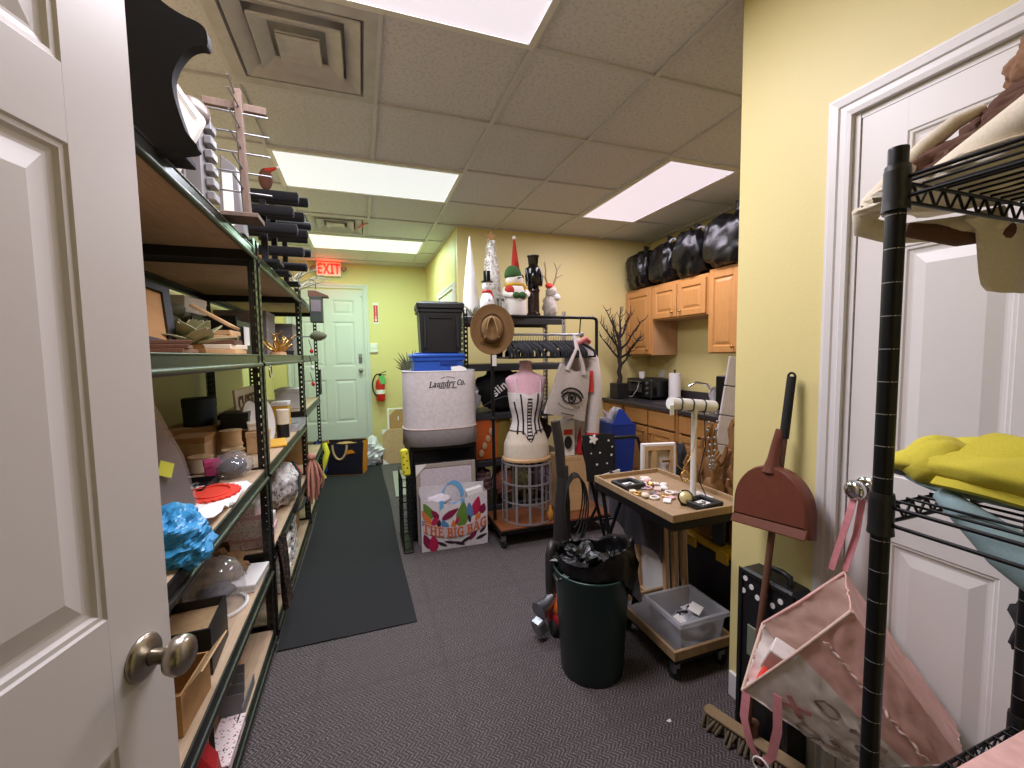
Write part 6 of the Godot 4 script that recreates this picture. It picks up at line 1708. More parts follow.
	part(pt, "holder", nb().lathe([[0, 0], [0.075, 0], [0.075, 0.01], [0.008, 0.012], [0.008, 0.31], [0.014, 0.315], [0, 0.325]], Vector3.ZERO, 20, true), M.black_plastic)
	var dr := thing("dish_rack", "white and clear dishes standing by the faucet", "dishes", V(3.05, 0.868, -2.95))
	for i in 3: part(dr, "plate", nb().lathe([[0, 0], [0.07, 0.0], [0.09, 0.014], [0.09, 0.018], [0.07, 0.006], [0, 0.006]], V(-0.02, 0.092, -0.07 + 0.045 * i), 22, true, E(75)), [M.white_gloss, M.haze_plastic, M.haze_plastic][i])
	part(dr, "wire_tray", nb().frame(0.26, 0.22, 0.008, 0.008, T(V(-0.01, 0.005, -0.03), 90)), M.black_metal)
	solo("soap_bottle", "clear soap bottle beside the microwave", "bottle", nb().lathe([[0, 0], [0.03, 0], [0.032, 0.09], [0.012, 0.12], [0.012, 0.15], [0, 0.15]], Vector3.ZERO, 16), M.haze_plastic, V(3.10, 0.866, -2.855))
	var mw := thing("microwave", "black microwave oven at the counter's near end", "microwave", V(3.0, 0.866, -2.55), 0)
	part(mw, "case", nb().box(V(0, 0.155, 0), V(0.38, 0.29, 0.50), 0.006), mat("case_grey", C8(70, 70, 74), 0.4))
	part(mw, "door", nb().box(V(-0.197, 0.155, -0.05), V(0.016, 0.28, 0.38), 0.005), M.black_gloss)
	part(mw, "keypad", nb().box(V(-0.197, 0.155, 0.20), V(0.016, 0.28, 0.10), 0.004), M.black_plastic)
	for s in [-1, 1]: part(mw, "foot", nb().box(V(0, 0.006, s * 0.2), V(0.3, 0.012, 0.03)), M.rubber)
	var ou := thing("wall_outlet", "white outlet with plugged adapter above the toaster oven", "outlet", V(3.21, 1.06, -3.98))
	part(ou, "plate", nb().box(V(0.004, 0.055, 0), V(0.008, 0.115, 0.07), 0.002), M.white_plastic)
	part(ou, "adapter", nb().box(V(-0.02, 0.05, 0), V(0.04, 0.05, 0.045), 0.005), M.white_plastic)
	# recycling bin before the counter
	var rb := thing("recycling_bin", "blue recycling bin full of clear bottles before the counter", "bin", V(2.28, 0, -3.52), 0)
	var bb := nb()
	var pa := [V(-0.10, 0, 0.13), V(0.10, 0, 0.13), V(0.10, 0, -0.13), V(-0.10, 0, -0.13)]
	var pb := [V(-0.135, 0.72, 0.17), V(0.135, 0.70, 0.17), V(0.135, 0.70, -0.17), V(-0.135, 0.72, -0.17)]
	for k in 4:
		var k2 := (k + 1) % 4
		bb.quad(pa[k], pa[k2], pb[k2], pb[k])
		bb.quad(pa[k] * 0.97 + V(0, 0.01, 0), pb[k] * V(0.96, 1, 0.96), pb[k2] * V(0.96, 1, 0.96), pa[k2] * 0.97 + V(0, 0.01, 0))
		bb.quad(pb[k], pb[k2], pb[k2] * V(0.96, 1, 0.96), pb[k] * V(0.96, 1, 0.96))
	bb.quad(pa[3], pa[2], pa[1], pa[0])
	part(rb, "body", bb, mat("bin_blue", C8(26, 64, 158), 0.4))
	part(rb, "flap", nb().prism([[-0.13, 0], [0.10, 0], [0.0, 0.14], [-0.04, 0.15]], 0.012, T(V(0, 0.70, 0.16), -8)), M.bin_blue)
	rng.seed = 12
	for i in 9:
		var p := V(rng.randf_range(-0.06, 0.08), 0.70 + 0.014 * i, rng.randf_range(-0.10, 0.08))
		var dd := V(rng.randf_range(-0.05, 0.05), rng.randf_range(0.01, 0.06), rng.randf_range(-0.06, 0.06))
		solo("plastic_bottle", "empty clear plastic bottle in the blue recycling bin", "bottle", nb().tube([-dd, dd * 0.2, dd * 0.6, dd], [0.03, 0.031, 0.02, 0.011], 10), M.haze_plastic if i % 3 else M.silver_film, V(2.28, 0, -3.52) + p, 0, "bottles in the recycling bin")

# ---------- tray table, bin and vacuum ----------
func ornate_hand(label, at: Vector3, turn: float, h: float, lean: float):
	var t := thing("display_hand", label, "jewelry display", at, turn, "brown wooden display hands")
	t.rotation.z = deg_to_rad(lean)
	var b := nb()
	b.tube([V(0, 0, 0), V(0, 0.06, 0), V(0.005, h * 0.40, 0), V(0.0, h * 0.58, 0), V(0, h * 0.66, 0)], [0.065, 0.06, 0.046, 0.052, 0.034], 12)
	part(t, "forearm", b, M.hand_wood)
	var tips := [[-0.045, 0.86, 0.0], [-0.018, 0.97, 0.012], [0.006, 1.0, 0.0], [0.03, 0.94, -0.012]]
	for i in 4:
		var q: Array = tips[i]
		part(t, "finger", nb().tube([V(-0.03 + 0.02 * i, h * 0.60, 0), V(-0.036 + 0.022 * i, h * 0.72, 0.004), V(q[0], h * (q[1] - 0.1), q[2] * 0.6), V(q[0], h * q[1], q[2] + 0.02)], [0.014, 0.0125, 0.011, 0.007], 8), M.hand_wood)
	part(t, "thumb", nb().tube([V(0.03, h * 0.52, 0), V(0.062, h * 0.60, 0.012), V(0.078, h * 0.70, 0.02), V(0.08, h * 0.76, 0.025)], [0.018, 0.014, 0.012, 0.008], 8), M.hand_wood)

func table_corner():
	woody("hand_wood", C8(112, 78, 46), C8(160, 118, 74), 4.0, 0.5, 19)
	var X0 := 1.18
	var X1 := 1.60
	var Z0 := -1.385
	var Z1 := -2.01
	var t := thing("tray_table", "oak tray table on black folding legs", "table", V(1.39, 0, -1.70))
	var w := X1 - X0
	var d := Z0 - Z1
	part(t, "tray", nb().box(V(0, 0.672, 0), V(w - 0.02, 0.014, d - 0.02)), M.oak)
	for s in [-1, 1]:
		part(t, "tray_edge", nb().box(V(s * (w / 2 - 0.006), 0.684, 0), V(0.013, 0.034, d), 0.002), M.oak)
		part(t, "tray_edge", nb().box(V(0, 0.684, s * (d / 2 - 0.006)), V(w - 0.026, 0.034, 0.013), 0.002), M.oak)
	part(t, "under_frame", nb().frame(w - 0.006, d - 0.006, 0.016, 0.034, T(V(0, 0.664, 0), 90)), M.black_metal)
	for q in [[-0.195, 0.66, -0.07, 0.01, -0.37], [-0.178, 0.66, -0.29, 0.01, -0.10], [0.12, 0.66, -0.23, 0.01, 0.06], [0.137, 0.66, -0.08, 0.01, -0.33]]:
		part(t, "leg", nb().rod(V(q[0], q[1], q[2]), V(q[0], q[3], q[4]), 0.0115, 4), M.black_metal)
	part(t, "cross_rail", nb().rod(V(-0.187, 0.03, -0.105), V(0.13, 0.03, 0.05), 0.008, 8), M.black_metal)
	part(t, "cross_rail", nb().rod(V(-0.187, 0.03, -0.36), V(0.13, 0.03, -0.325), 0.008, 8), M.black_metal)
	# things on it
	var Y := 0.680
	for i in 2:
		var f := thing("shadow_box", ["black display box with white card at the table's near end", "black display box with white card at the table's far end"][i], "display box", [V(1.415, Y, -1.475), V(1.272, Y, -1.83)][i], [8, 4][i])
		part(f, "frame", nb().frame(0.13, 0.12, 0.02, 0.026, T(V(0, 0.027, 0), 90), 0.003), M.black_plastic)
		part(f, "backing", nb().box(V(0, 0.005, 0), V(0.125, 0.008, 0.115)), M.black_plastic)
		part(f, "card", nb().box(V(0, 0.011, 0), V(0.075, 0.003, 0.065)), M.paper)
		part(f, "charm", nb().tube([V(-0.02, 0.016, 0), V(0, 0.017, 0.012), V(0.02, 0.016, 0.0), V(0.01, 0.016, -0.012)], 0.003, 5), M.steel)
	var cp := thing("gold_compact", "round black compact with gold face standing on the tray table", "compact", V(1.355, Y, -1.515), -30)
	part(cp, "case", nb().lathe([[0, 0], [0.032, 0], [0.034, 0.004], [0.034, 0.010], [0.030, 0.012], [0, 0.012]], V(0, 0.034, 0), 24, true, E(70)), M.black_gloss)
	part(cp, "face", nb().lathe([[0.0, 0.013], [0.027, 0.013], [0.028, 0.011]], V(0, 0.034, 0), 24, false, E(70)), mat("pale_gold", C8(226, 214, 160), 0.4, 0.4))
	part(cp, "foot", nb().box(V(0, 0.003, 0), V(0.04, 0.006, 0.03)), M.black_gloss)
	rng.seed = 55
	var jc := [M.paper, M.cream_paper, M.piping_pink, M.gold, M.paper, M.steel, M.hot_blush]
	var jw := ["white", "cream", "pale pink", "gold", "plain white", "silver", "blush"]
	var place := ["near the table's middle", "beside the far display box", "along the table's back edge", "in front of the white stand", "between the two display boxes", "close to the table's long front edge"]
	for i in 30:
		var x := rng.randf_range(1.24, 1.48)
		var z := lerpf(-1.93, -1.57, i / 29.0) + rng.randf_range(-0.015, 0.015)
		if x < 1.33 and z < -1.755: x += 0.12
		var k := i % 7
		var b := nb()
		match i % 4:
			0: b.box(V(0, 0.004, 0), V(rng.randf_range(0.03, 0.06), 0.007, 0.035), 0.002)
			1: b.tube(range(12).map(func(q): return V(0.022 * cos(TAU * q / 12), 0.006, 0.018 * sin(TAU * q / 12))), 0.005, 6, true)
			2: b.blob(V(0, 0.011, 0), V(0.024, 0.011, 0.018), noise(0.4, i), 0.3, 12, 8)
			3: b.prism([[-0.02, -0.015], [0.02, -0.012], [0.016, 0.018], [-0.012, 0.02]], 0.008, T(V(0, 0.009, 0), 90))
		solo("jewelry_piece", "%s %s %s" % [jw[k], ["earring card", "bangle", "bead cluster", "brooch"][i % 4], place[i % 6]], "jewelry", b, jc[k], V(x, Y + 0.0005, z), rng.randf_range(0, 90), "loose jewelry on the tray table")
	var ts := thing("necklace_stand", "white T-bar necklace stand on the tray table", "jewelry stand", V(1.455, Y, -1.575))
	part(ts, "base", nb().box(V(0.01, 0.006, 0.005), V(0.13, 0.012, 0.10), 0.004), M.white_plastic)
	part(ts, "post", nb().rod(V(0, 0.01, 0), V(0, 0.44, 0), 0.014, 14, 0.013), M.white_plastic)
	part(ts, "bar", nb().rod(V(-0.14, 0.458, 0), V(0.115, 0.430, 0), 0.027, 20).rod(V(0.115, 0.430, 0), V(0.119, 0.4295, 0), 0.024, 20), M.white_plastic)
	for i in 3:
		var x: float = [-0.09, -0.025, 0.045][i]
		part(ts, "cord_wrap", nb().tube(range(18).map(func(q): return V(x + 0.004 * sin(q), 0.452 - 0.114 * (x + 0.09) + 0.029 * cos(TAU * q / 18), 0.029 * sin(TAU * q / 18))), 0.003, 5, true), M.ink)
	part(ts, "price_tag", nb().box(V(-0.155, 0.43, 0.032), V(0.022, 0.045, 0.002), 0, E(0, 0, 5)), M.paper)
	part(ts, "gold_necklace", nb().tube([V(-0.13, 0.43, 0.034), V(-0.14, 0.30, 0.04), V(-0.13, 0.18, 0.04), V(-0.10, 0.155, 0.04), V(-0.06, 0.20, 0.04), V(-0.03, 0.26, 0.036), V(-0.01, 0.34, 0.03)], 0.0022, 5).tube(range(14).map(func(q): return V(-0.085 + 0.022 * cos(TAU * q / 14), 0.125 + 0.024 * sin(TAU * q / 14), 0.04)), 0.004, 6, true), M.gold)
	var beads := nb()
	for i in 22:
		var f := i / 21.0
		beads.blob(V(0.045 + 0.055 * f + 0.006 * sin(i * 2.0), 0.40 - 0.26 * sin(PI * f), 0.036), V(0.007, 0.009, 0.007), null, 0, 7, 5)
	part(ts, "bead_necklace", beads, M.steel)
	part(ts, "black_cord", nb().tube([V(0.03, 0.41, 0.03), V(0.035, 0.25, 0.035), V(0.0, 0.10, 0.03), V(0.035, 0.012, 0.05)], 0.0025, 5), M.ink)
	# tote with yellow rim, carrying the display hands
	var yt := thing("yellow_rim_tote", "large black tote with yellow lid behind the tray table", "tote box", V(1.80, 0, -1.60))
	tote(yt, V(0.42, 0.40, 0.52), 0.9, M.black_plastic, mat("lid_yellow", C8(206, 170, 40), 0.45), 0.035)
	for s in [-1, 1]: part(yt, "latch", nb().box(V(-0.236, 0.405, s * 0.10), V(0.016, 0.055, 0.07), 0.004), M.lid_yellow)
	var Yt := 0.447
	var hs := [["brown carved display hand closest to the white stand", V(1.68, Yt, -1.82), 10, 0.44, 4], ["brown carved display hand, second from the white stand", V(1.66, Yt, -1.66), 40, 0.42, -3], ["tall brown carved display hand in the middle of the group", V(1.79, Yt, -1.80), -20, 0.54, 2], ["brown carved display hand beside the whitewashed planks", V(1.80, Yt, -1.66), 15, 0.49, -4], ["brown carved display hand half hidden by the yellow wall", V(1.92, Yt, -1.80), 60, 0.58, 3], ["stubby brown display hand at the tote's near edge", V(1.69, Yt, -1.50), -30, 0.38, 6], ["brown carved display hand low behind the red roll", V(1.90, Yt, -1.64), 20, 0.52, -3]]
	for h in hs: ornate_hand(h[0], h[1], h[2], h[3], h[4])
	var rb := thing("red_roll", "red ribbon roll lying between the brown display hands", "roll", V(1.615, Yt + 0.001, -1.56), 30)
	part(rb, "roll", nb().rod(V(-0.06, 0.16, 0), V(0.06, 0.145, 0), 0.034, 16), mat("roll_red", C8(188, 34, 46), 0.5))
	part(rb, "core", nb().rod(V(-0.064, 0.1605, 0), V(-0.058, 0.16, 0), 0.018, 12), M.paper)
	part(rb, "rest", nb().box(V(0, 0.06, 0), V(0.10, 0.118, 0.06), 0.004), M.black_plastic)
	solo("brown_wrap", "crumpled brown kraft paper around the display hands' feet", "paper", nb().blob(V(0, 0.05, 0), V(0.15, 0.09, 0.2), noise(0.2, 61), 0.6, 34, 18, -0.049), M.kraft, V(1.82, Yt + 0.001, -1.53))
	# shiplap boards leaning at the back
	var sb := thing("whitewashed_panel", "tall whitewashed plank panel leaning behind the display hands", "panel", V(2.14, 0, -2.10), -12)
	sb.rotation.z = deg_to_rad(-9)
	woody("whitewash", C8(186, 178, 182), C8(226, 220, 224), 3.0, 0.7, 23)
	for i in 7: part(sb, "plank", nb().box(V(0, 0.10 + 0.19 * i, 0), V(0.30, 0.184, 0.016), 0.004), M.whitewash)
	part(sb, "batten", nb().box(V(0, 0.66, -0.014), V(0.05, 1.28, 0.012)), M.pine)
	# things under and behind the table
	for i in 3:
		var c := thing("stretched_canvas", ["stretched canvas under the table, closest to the legs", "middle stretched canvas under the table", "stretched canvas under the table, closest to the black tote"][i], "canvas", V(1.465 + 0.032 * i, 0.0, -1.86 + 0.03 * i), 84, "canvases leaning under the tray table")
		c.rotation.x = deg_to_rad(-3)
		part(c, "stretcher", nb().frame(0.30, 0.56 - 0.02 * i, 0.03, 0.016, T(V(0, 0.285, -0.018))), M.pine)
		part(c, "fabric", nb().box(V(0, 0.285, 0.001), V(0.302, 0.562 - 0.02 * i, 0.004), 0.001), M.paper)
	var cvs := thing("canvas_back", "white-edged canvas showing its wooden stretcher behind the table", "canvas", V(1.70, 0.0, -2.14), -12)
	part(cvs, "stretcher", nb().frame(0.20, 0.80, 0.028, 0.02, T(V(0, 0.40, 0))).box(V(-0.03, 0.40, 0.01), V(0.03, 0.74, 0.016)), M.pine)
	part(cvs, "fabric", nb().frame(0.215, 0.815, 0.014, 0.034, T(V(0, 0.405, -0.012))).box(V(0, 0.40, -0.014), V(0.21, 0.80, 0.004)), M.paper)
	part(cvs, "wedge", nb().box(V(0.05, 0.70, 0.012), V(0.05, 0.012, 0.012)), M.brass)
	solo("black_sack", "black cloth sack slumped behind the white stand", "bag", nb().blob(V(0, 0.37, 0), V(0.10, 0.38, 0.10), noise(0.2, 65), 0.3, 24, 20, -0.368), M.black_cloth, V(2.0, 0.0, -2.30))
	var uf := thing("folding_stand", "black tubular folding stand behind the tray table's far end", "stand", V(1.45, 0, -2.27))
	part(uf, "bow", nb().tube([V(0.0, 0.012, 0.02), V(-0.20, 0.80, 0), V(-0.195, 0.835, 0), V(-0.16, 0.845, 0), V(0.16, 0.835, 0), V(0.195, 0.825, 0), V(0.21, 0.79, 0), V(0.40, 0.012, 0.02)], 0.011, 8), M.black_metal)
	part(uf, "brace", nb().rod(V(-0.08, 0.33, 0.008), V(0.32, 0.33, 0.008), 0.009, 8), M.black_metal)
	for s in [-0.10, 0.30]: part(uf, "back_leg", nb().rod(V(s, 0.42, 0.0), V(s - 0.05, 0.01, -0.22), 0.009, 8), M.black_metal)
	var pc := thing("printed_cloth", "black cloth with white flower print draped on the folding stand", "cloth", V(1.345, 0.60, -2.245))
	var rows := []
	for i in 10:
		var row := []
		for j in 9:
			var u := j / 8.0 - 0.5
			var v := i / 9.0
			row.append(V(u * 0.21 + 0.05 * (0.5 - v) * 0.6, 0.28 * v + 0.012 * sin(u * 6.0) * (1 - v), 0.012 + 0.012 * sin(u * 11.0 + v * 3.0) + 0.01 * v))
		rows.append(row)
	part(pc, "drape", nb().sheet(rows, 0.005), M.black_cloth)
	part(pc, "hem", nb().box(V(0.05, 0.025, 0.03), V(0.17, 0.03, 0.006), 0.001, E(0, 0, 10)), M.paper, "white hem band")
	var fl := [[-0.045, 0.255, 0.032], [0.06, 0.24, 0.007], [0.0, 0.17, 0.006], [0.08, 0.15, 0.008], [-0.02, 0.10, 0.008], [0.05, 0.10, 0.006], [-0.06, 0.17, 0.005], [0.085, 0.20, 0.006]]
	for q in fl:
		var fp := []
		for k in 20: fp.append([q[2] * (0.75 + 0.25 * cos(5 * TAU * k / 20)) * cos(TAU * k / 20), q[2] * (0.75 + 0.25 * cos(5 * TAU * k / 20)) * sin(TAU * k / 20)])
		part(pc, "printed_flower", nb().prism(fp, 0.004, T(V(q[0] - 0.01, q[1], 0.032))), M.paper)
	var dk := []
	for i in 7:
		var row := []
		for j in 14:
			var u := j / 13.0
			var v := i / 6.0
			row.append(V(0.01 * sin(u * 20 + v), lerpf(0.30 + 0.03 * sin(u * 9.0) + 0.06 * u, 0.655, v), -1.72 - 0.50 * u))
		dk.append(row)
	solo("charcoal_cloth", "charcoal cloth hanging under the tray table with wavy hem", "cloth", nb().sheet(dk, 0.004), cloth("charcoal", C8(62, 60, 66)), V(1.40, 0.0, 0.0))
	# wheeled tray and the clear box on it
	var dl := thing("plant_dolly", "low wooden tray dolly on casters under the table", "dolly", V(1.315, 0, -1.555))
	part(dl, "deck", nb().box(V(0, 0.118, 0), V(0.29, 0.012, 0.41)), mat("deck_grey", C8(96, 88, 88), 0.7))
	for s in [-1, 1]:
		part(dl, "edge", nb().box(V(s * 0.15, 0.127, 0), V(0.014, 0.042, 0.43), 0.002), M.oak)
		part(dl, "edge", nb().box(V(0, 0.127, s * 0.208), V(0.286, 0.042, 0.014), 0.002), M.oak)
		for k in [-1, 1]:
			var cc := part(dl, "caster", nb().lathe([[0, -0.011], [0.024, -0.011], [0.028, -0.006], [0.028, 0.006], [0.024, 0.011], [0, 0.011]], V(s * 0.12, 0.028, k * 0.175), 16, true, E(0, 30, 90)), M.rubber)
			part(cc, "fork", nb().box(V(s * 0.12, 0.068, k * 0.175), V(0.034, 0.078, 0.03), 0.004), M.steel)
	part(dl, "under_frame", nb().frame(0.28, 0.40, 0.02, 0.03, T(V(0, 0.11, 0), 90)), M.black_metal)
	var cb := thing("clear_box", "clear plastic storage box of cards and bows on the dolly", "storage box", V(1.325, 0.126, -1.47))
	tote(cb, V(0.245, 0.125, 0.22), 0.86, M.haze_plastic, null)
	part(cb, "bubble_wrap", nb().blob(V(0.02, 0.045, 0.02), V(0.09, 0.045, 0.075), noise(0.3, 5), 0.4, 22, 14, -0.038), M.haze_plastic)
	for i in 3: part(cb, "card", nb().box(V([-0.06, 0.03, 0.05][i], [0.085, 0.11, 0.075][i], [0.04, 0.03, -0.03][i]), V(0.06, 0.003, 0.05), 0, E([25, 12, -10][i], [20, 30, 0][i], [-12, 8, 4][i])), M.paper)
	part(cb, "ribbon", nb().tube(range(14).map(func(k): return V(-0.05 + 0.009 * k, 0.08 + 0.015 * sin(k * 1.6), 0.02 * cos(k * 1.1))), 0.006, 6), M.ink)
	# waste bin
	var wb := thing("waste_bin", "dark green round waste bin with black liner", "bin", V(0.905, 0, -1.565))
	part(wb, "body", nb().lathe([[0, 0], [0.128, 0], [0.134, 0.008], [0.160, 0.44], [0.166, 0.452], [0.163, 0.46], [0.156, 0.455], [0.150, 0.43], [0.126, 0.015], [0, 0.013]], Vector3.ZERO, 44), mat("bin_green", C8(14, 48, 44), 0.32))
	var n := noise(0.25, 66)
	n.fractal_type = FastNoiseLite.FRACTAL_RIDGED
	var lr := []
	for i in 15:
		var row := []
		for k in 48:
			var a := TAU * k / 48
			var v := i / 14.0
			# from deep inside, up over the rim, bunched high and flipped down on one side
			var front := clampf(cos(a - 0.25) , 0.0, 1.0)
			var rise: float = (0.05 + 0.075 * clampf(-sin(a - 0.9), 0.0, 1.0)) * sin(PI * clampf((v - 0.35) / 0.65, 0, 1))
			var y: float = lerpf(0.30, 0.455, clampf(v / 0.5, 0, 1)) + rise
			var r: float = lerpf(0.10, 0.148, clampf(v / 0.5, 0, 1))
			if v > 0.6 and front > 0.0:
				r += (v - 0.6) / 0.4 * 0.062 * front
				y -= pow((v - 0.6) / 0.4, 2.0) * 0.21 * front
			var w2 := 1.3 * n.get_noise_3d(cos(a) * 14.0, v * 16.0, sin(a) * 14.0)
			r *= 1.0 + 0.09 * w2 * clampf(v * 2.0, 0, 1) * (1.0 if v < 0.5 else 1.4)
			if v <= 0.62 or front <= 0.0: r = minf(r, 0.149)
			else: r = maxf(r, 0.149 + (v - 0.62) * 0.06)
			y += 0.012 * w2
			row.append(V(r * cos(a), y, -r * sin(a)))
		lr.append(row)
	part(wb, "liner", nb().grid(lr, true), M.garbage_film, "crumpled black liner")
	part(wb, "liner_bunch", nb().blob(V(-0.03, 0.455, -0.03), V(0.115, 0.06, 0.115), noise(0.14, 67), 0.8, 30, 20, -0.09, Basis.IDENTITY, 1.0, -1), M.garbage_film)
	part(wb, "liner_bunch", nb().blob(V(0.09, 0.445, 0.02), V(0.075, 0.055, 0.085), noise(0.15, 68), 0.8, 26, 18, -9.0, Basis.IDENTITY, 1.0, -1), M.garbage_film)
	# upright vacuum cleaner
	var vc := thing("vacuum_cleaner", "dark grey upright vacuum cleaner with looped cord", "vacuum", V(0.93, 0, -1.90))
	mat("vac_grey", C8(46, 43, 42), 0.4)
	part(vc, "foot", nb().blob(V(-0.01, 0.065, 0.03), V(0.10, 0.06, 0.13), null, 0, 24, 14, -0.04), mat("vac_red", C8(150, 30, 34), 0.3), "red floor head")
	part(vc, "dome", nb().blob(V(-0.02, 0.115, 0.06), V(0.07, 0.06, 0.075)), mat("vac_orange", C8(196, 92, 30), 0.35), "orange dome")
	part(vc, "body", nb().tube([V(0.0, 0.12, -0.02), V(0.005, 0.35, -0.02), V(0.012, 0.62, -0.025), V(0.012, 0.74, -0.03)], [0.046, 0.046, 0.04, 0.026], 16), M.vac_grey)
	part(vc, "hose", nb().tube([V(-0.08, 0.12, 0.03), V(-0.085, 0.24, 0.03), V(-0.08, 0.37, 0.02), V(-0.06, 0.42, 0.01), V(-0.035, 0.40, 0.0)], 0.024, 12), M.vac_grey)
	part(vc, "wand", nb().rod(V(0.03, 0.15, 0.02), V(0.025, 0.80, -0.02), 0.017, 12), M.vac_grey)
	part(vc, "handle", nb().tube([V(0.012, 0.72, -0.03), V(0.0, 0.90, -0.03), V(-0.02, 1.03, -0.035)], [0.024, 0.026, 0.024], 12), M.vac_grey)
	part(vc, "nozzle", nb().tube([V(-0.17, 0.13, 0.08), V(-0.12, 0.14, 0.06), V(-0.08, 0.165, 0.04)], [0.045, 0.032, 0.026], 12).box(V(-0.175, 0.07, 0.10), V(0.05, 0.07, 0.06), 0.008, E(0, 20, 20)), M.steel)
	for s in [-1, 1]: part(vc, "wheel", nb().lathe([[0, -0.012], [0.03, -0.012], [0.036, -0.006], [0.036, 0.006], [0.03, 0.012], [0, 0.012]], V(s * 0.095, 0.037, 0.09), 18, true, E(0, 0, 90)), M.rubber)
	for i in 4: part(vc, "cord", nb().tube(range(20).map(func(k): return V(0.045 + (0.045 + 0.006 * i) * cos(TAU * k / 20), 0.64 + (0.14 + 0.015 * i) * sin(TAU * k / 20) - 0.02 * i, 0.045 + 0.008 * i + 0.01 * sin(TAU * k / 10))), 0.004, 6, true), M.rubber)
	solo("amber_bottle", "small amber bottle on the rack base beside the vacuum cleaner", "bottle", nb().lathe([[0, 0], [0.022, 0], [0.024, 0.06], [0.01, 0.09], [0.01, 0.11], [0, 0.11]], Vector3.ZERO, 14), mat("amber", C8(200, 140, 60), 0.25), V(1.27, 0.146, -2.80))
	solo("paper_scrap", "tiny white paper scrap on the carpet before the bin", "scrap", nb().prism([[0, 0], [0.018, 0.004], [0.012, 0.014], [0.002, 0.01]], 0.002, T(V(0, 0.003, 0), 90)), M.paper, V(1.02, 0, -1.22), 20)

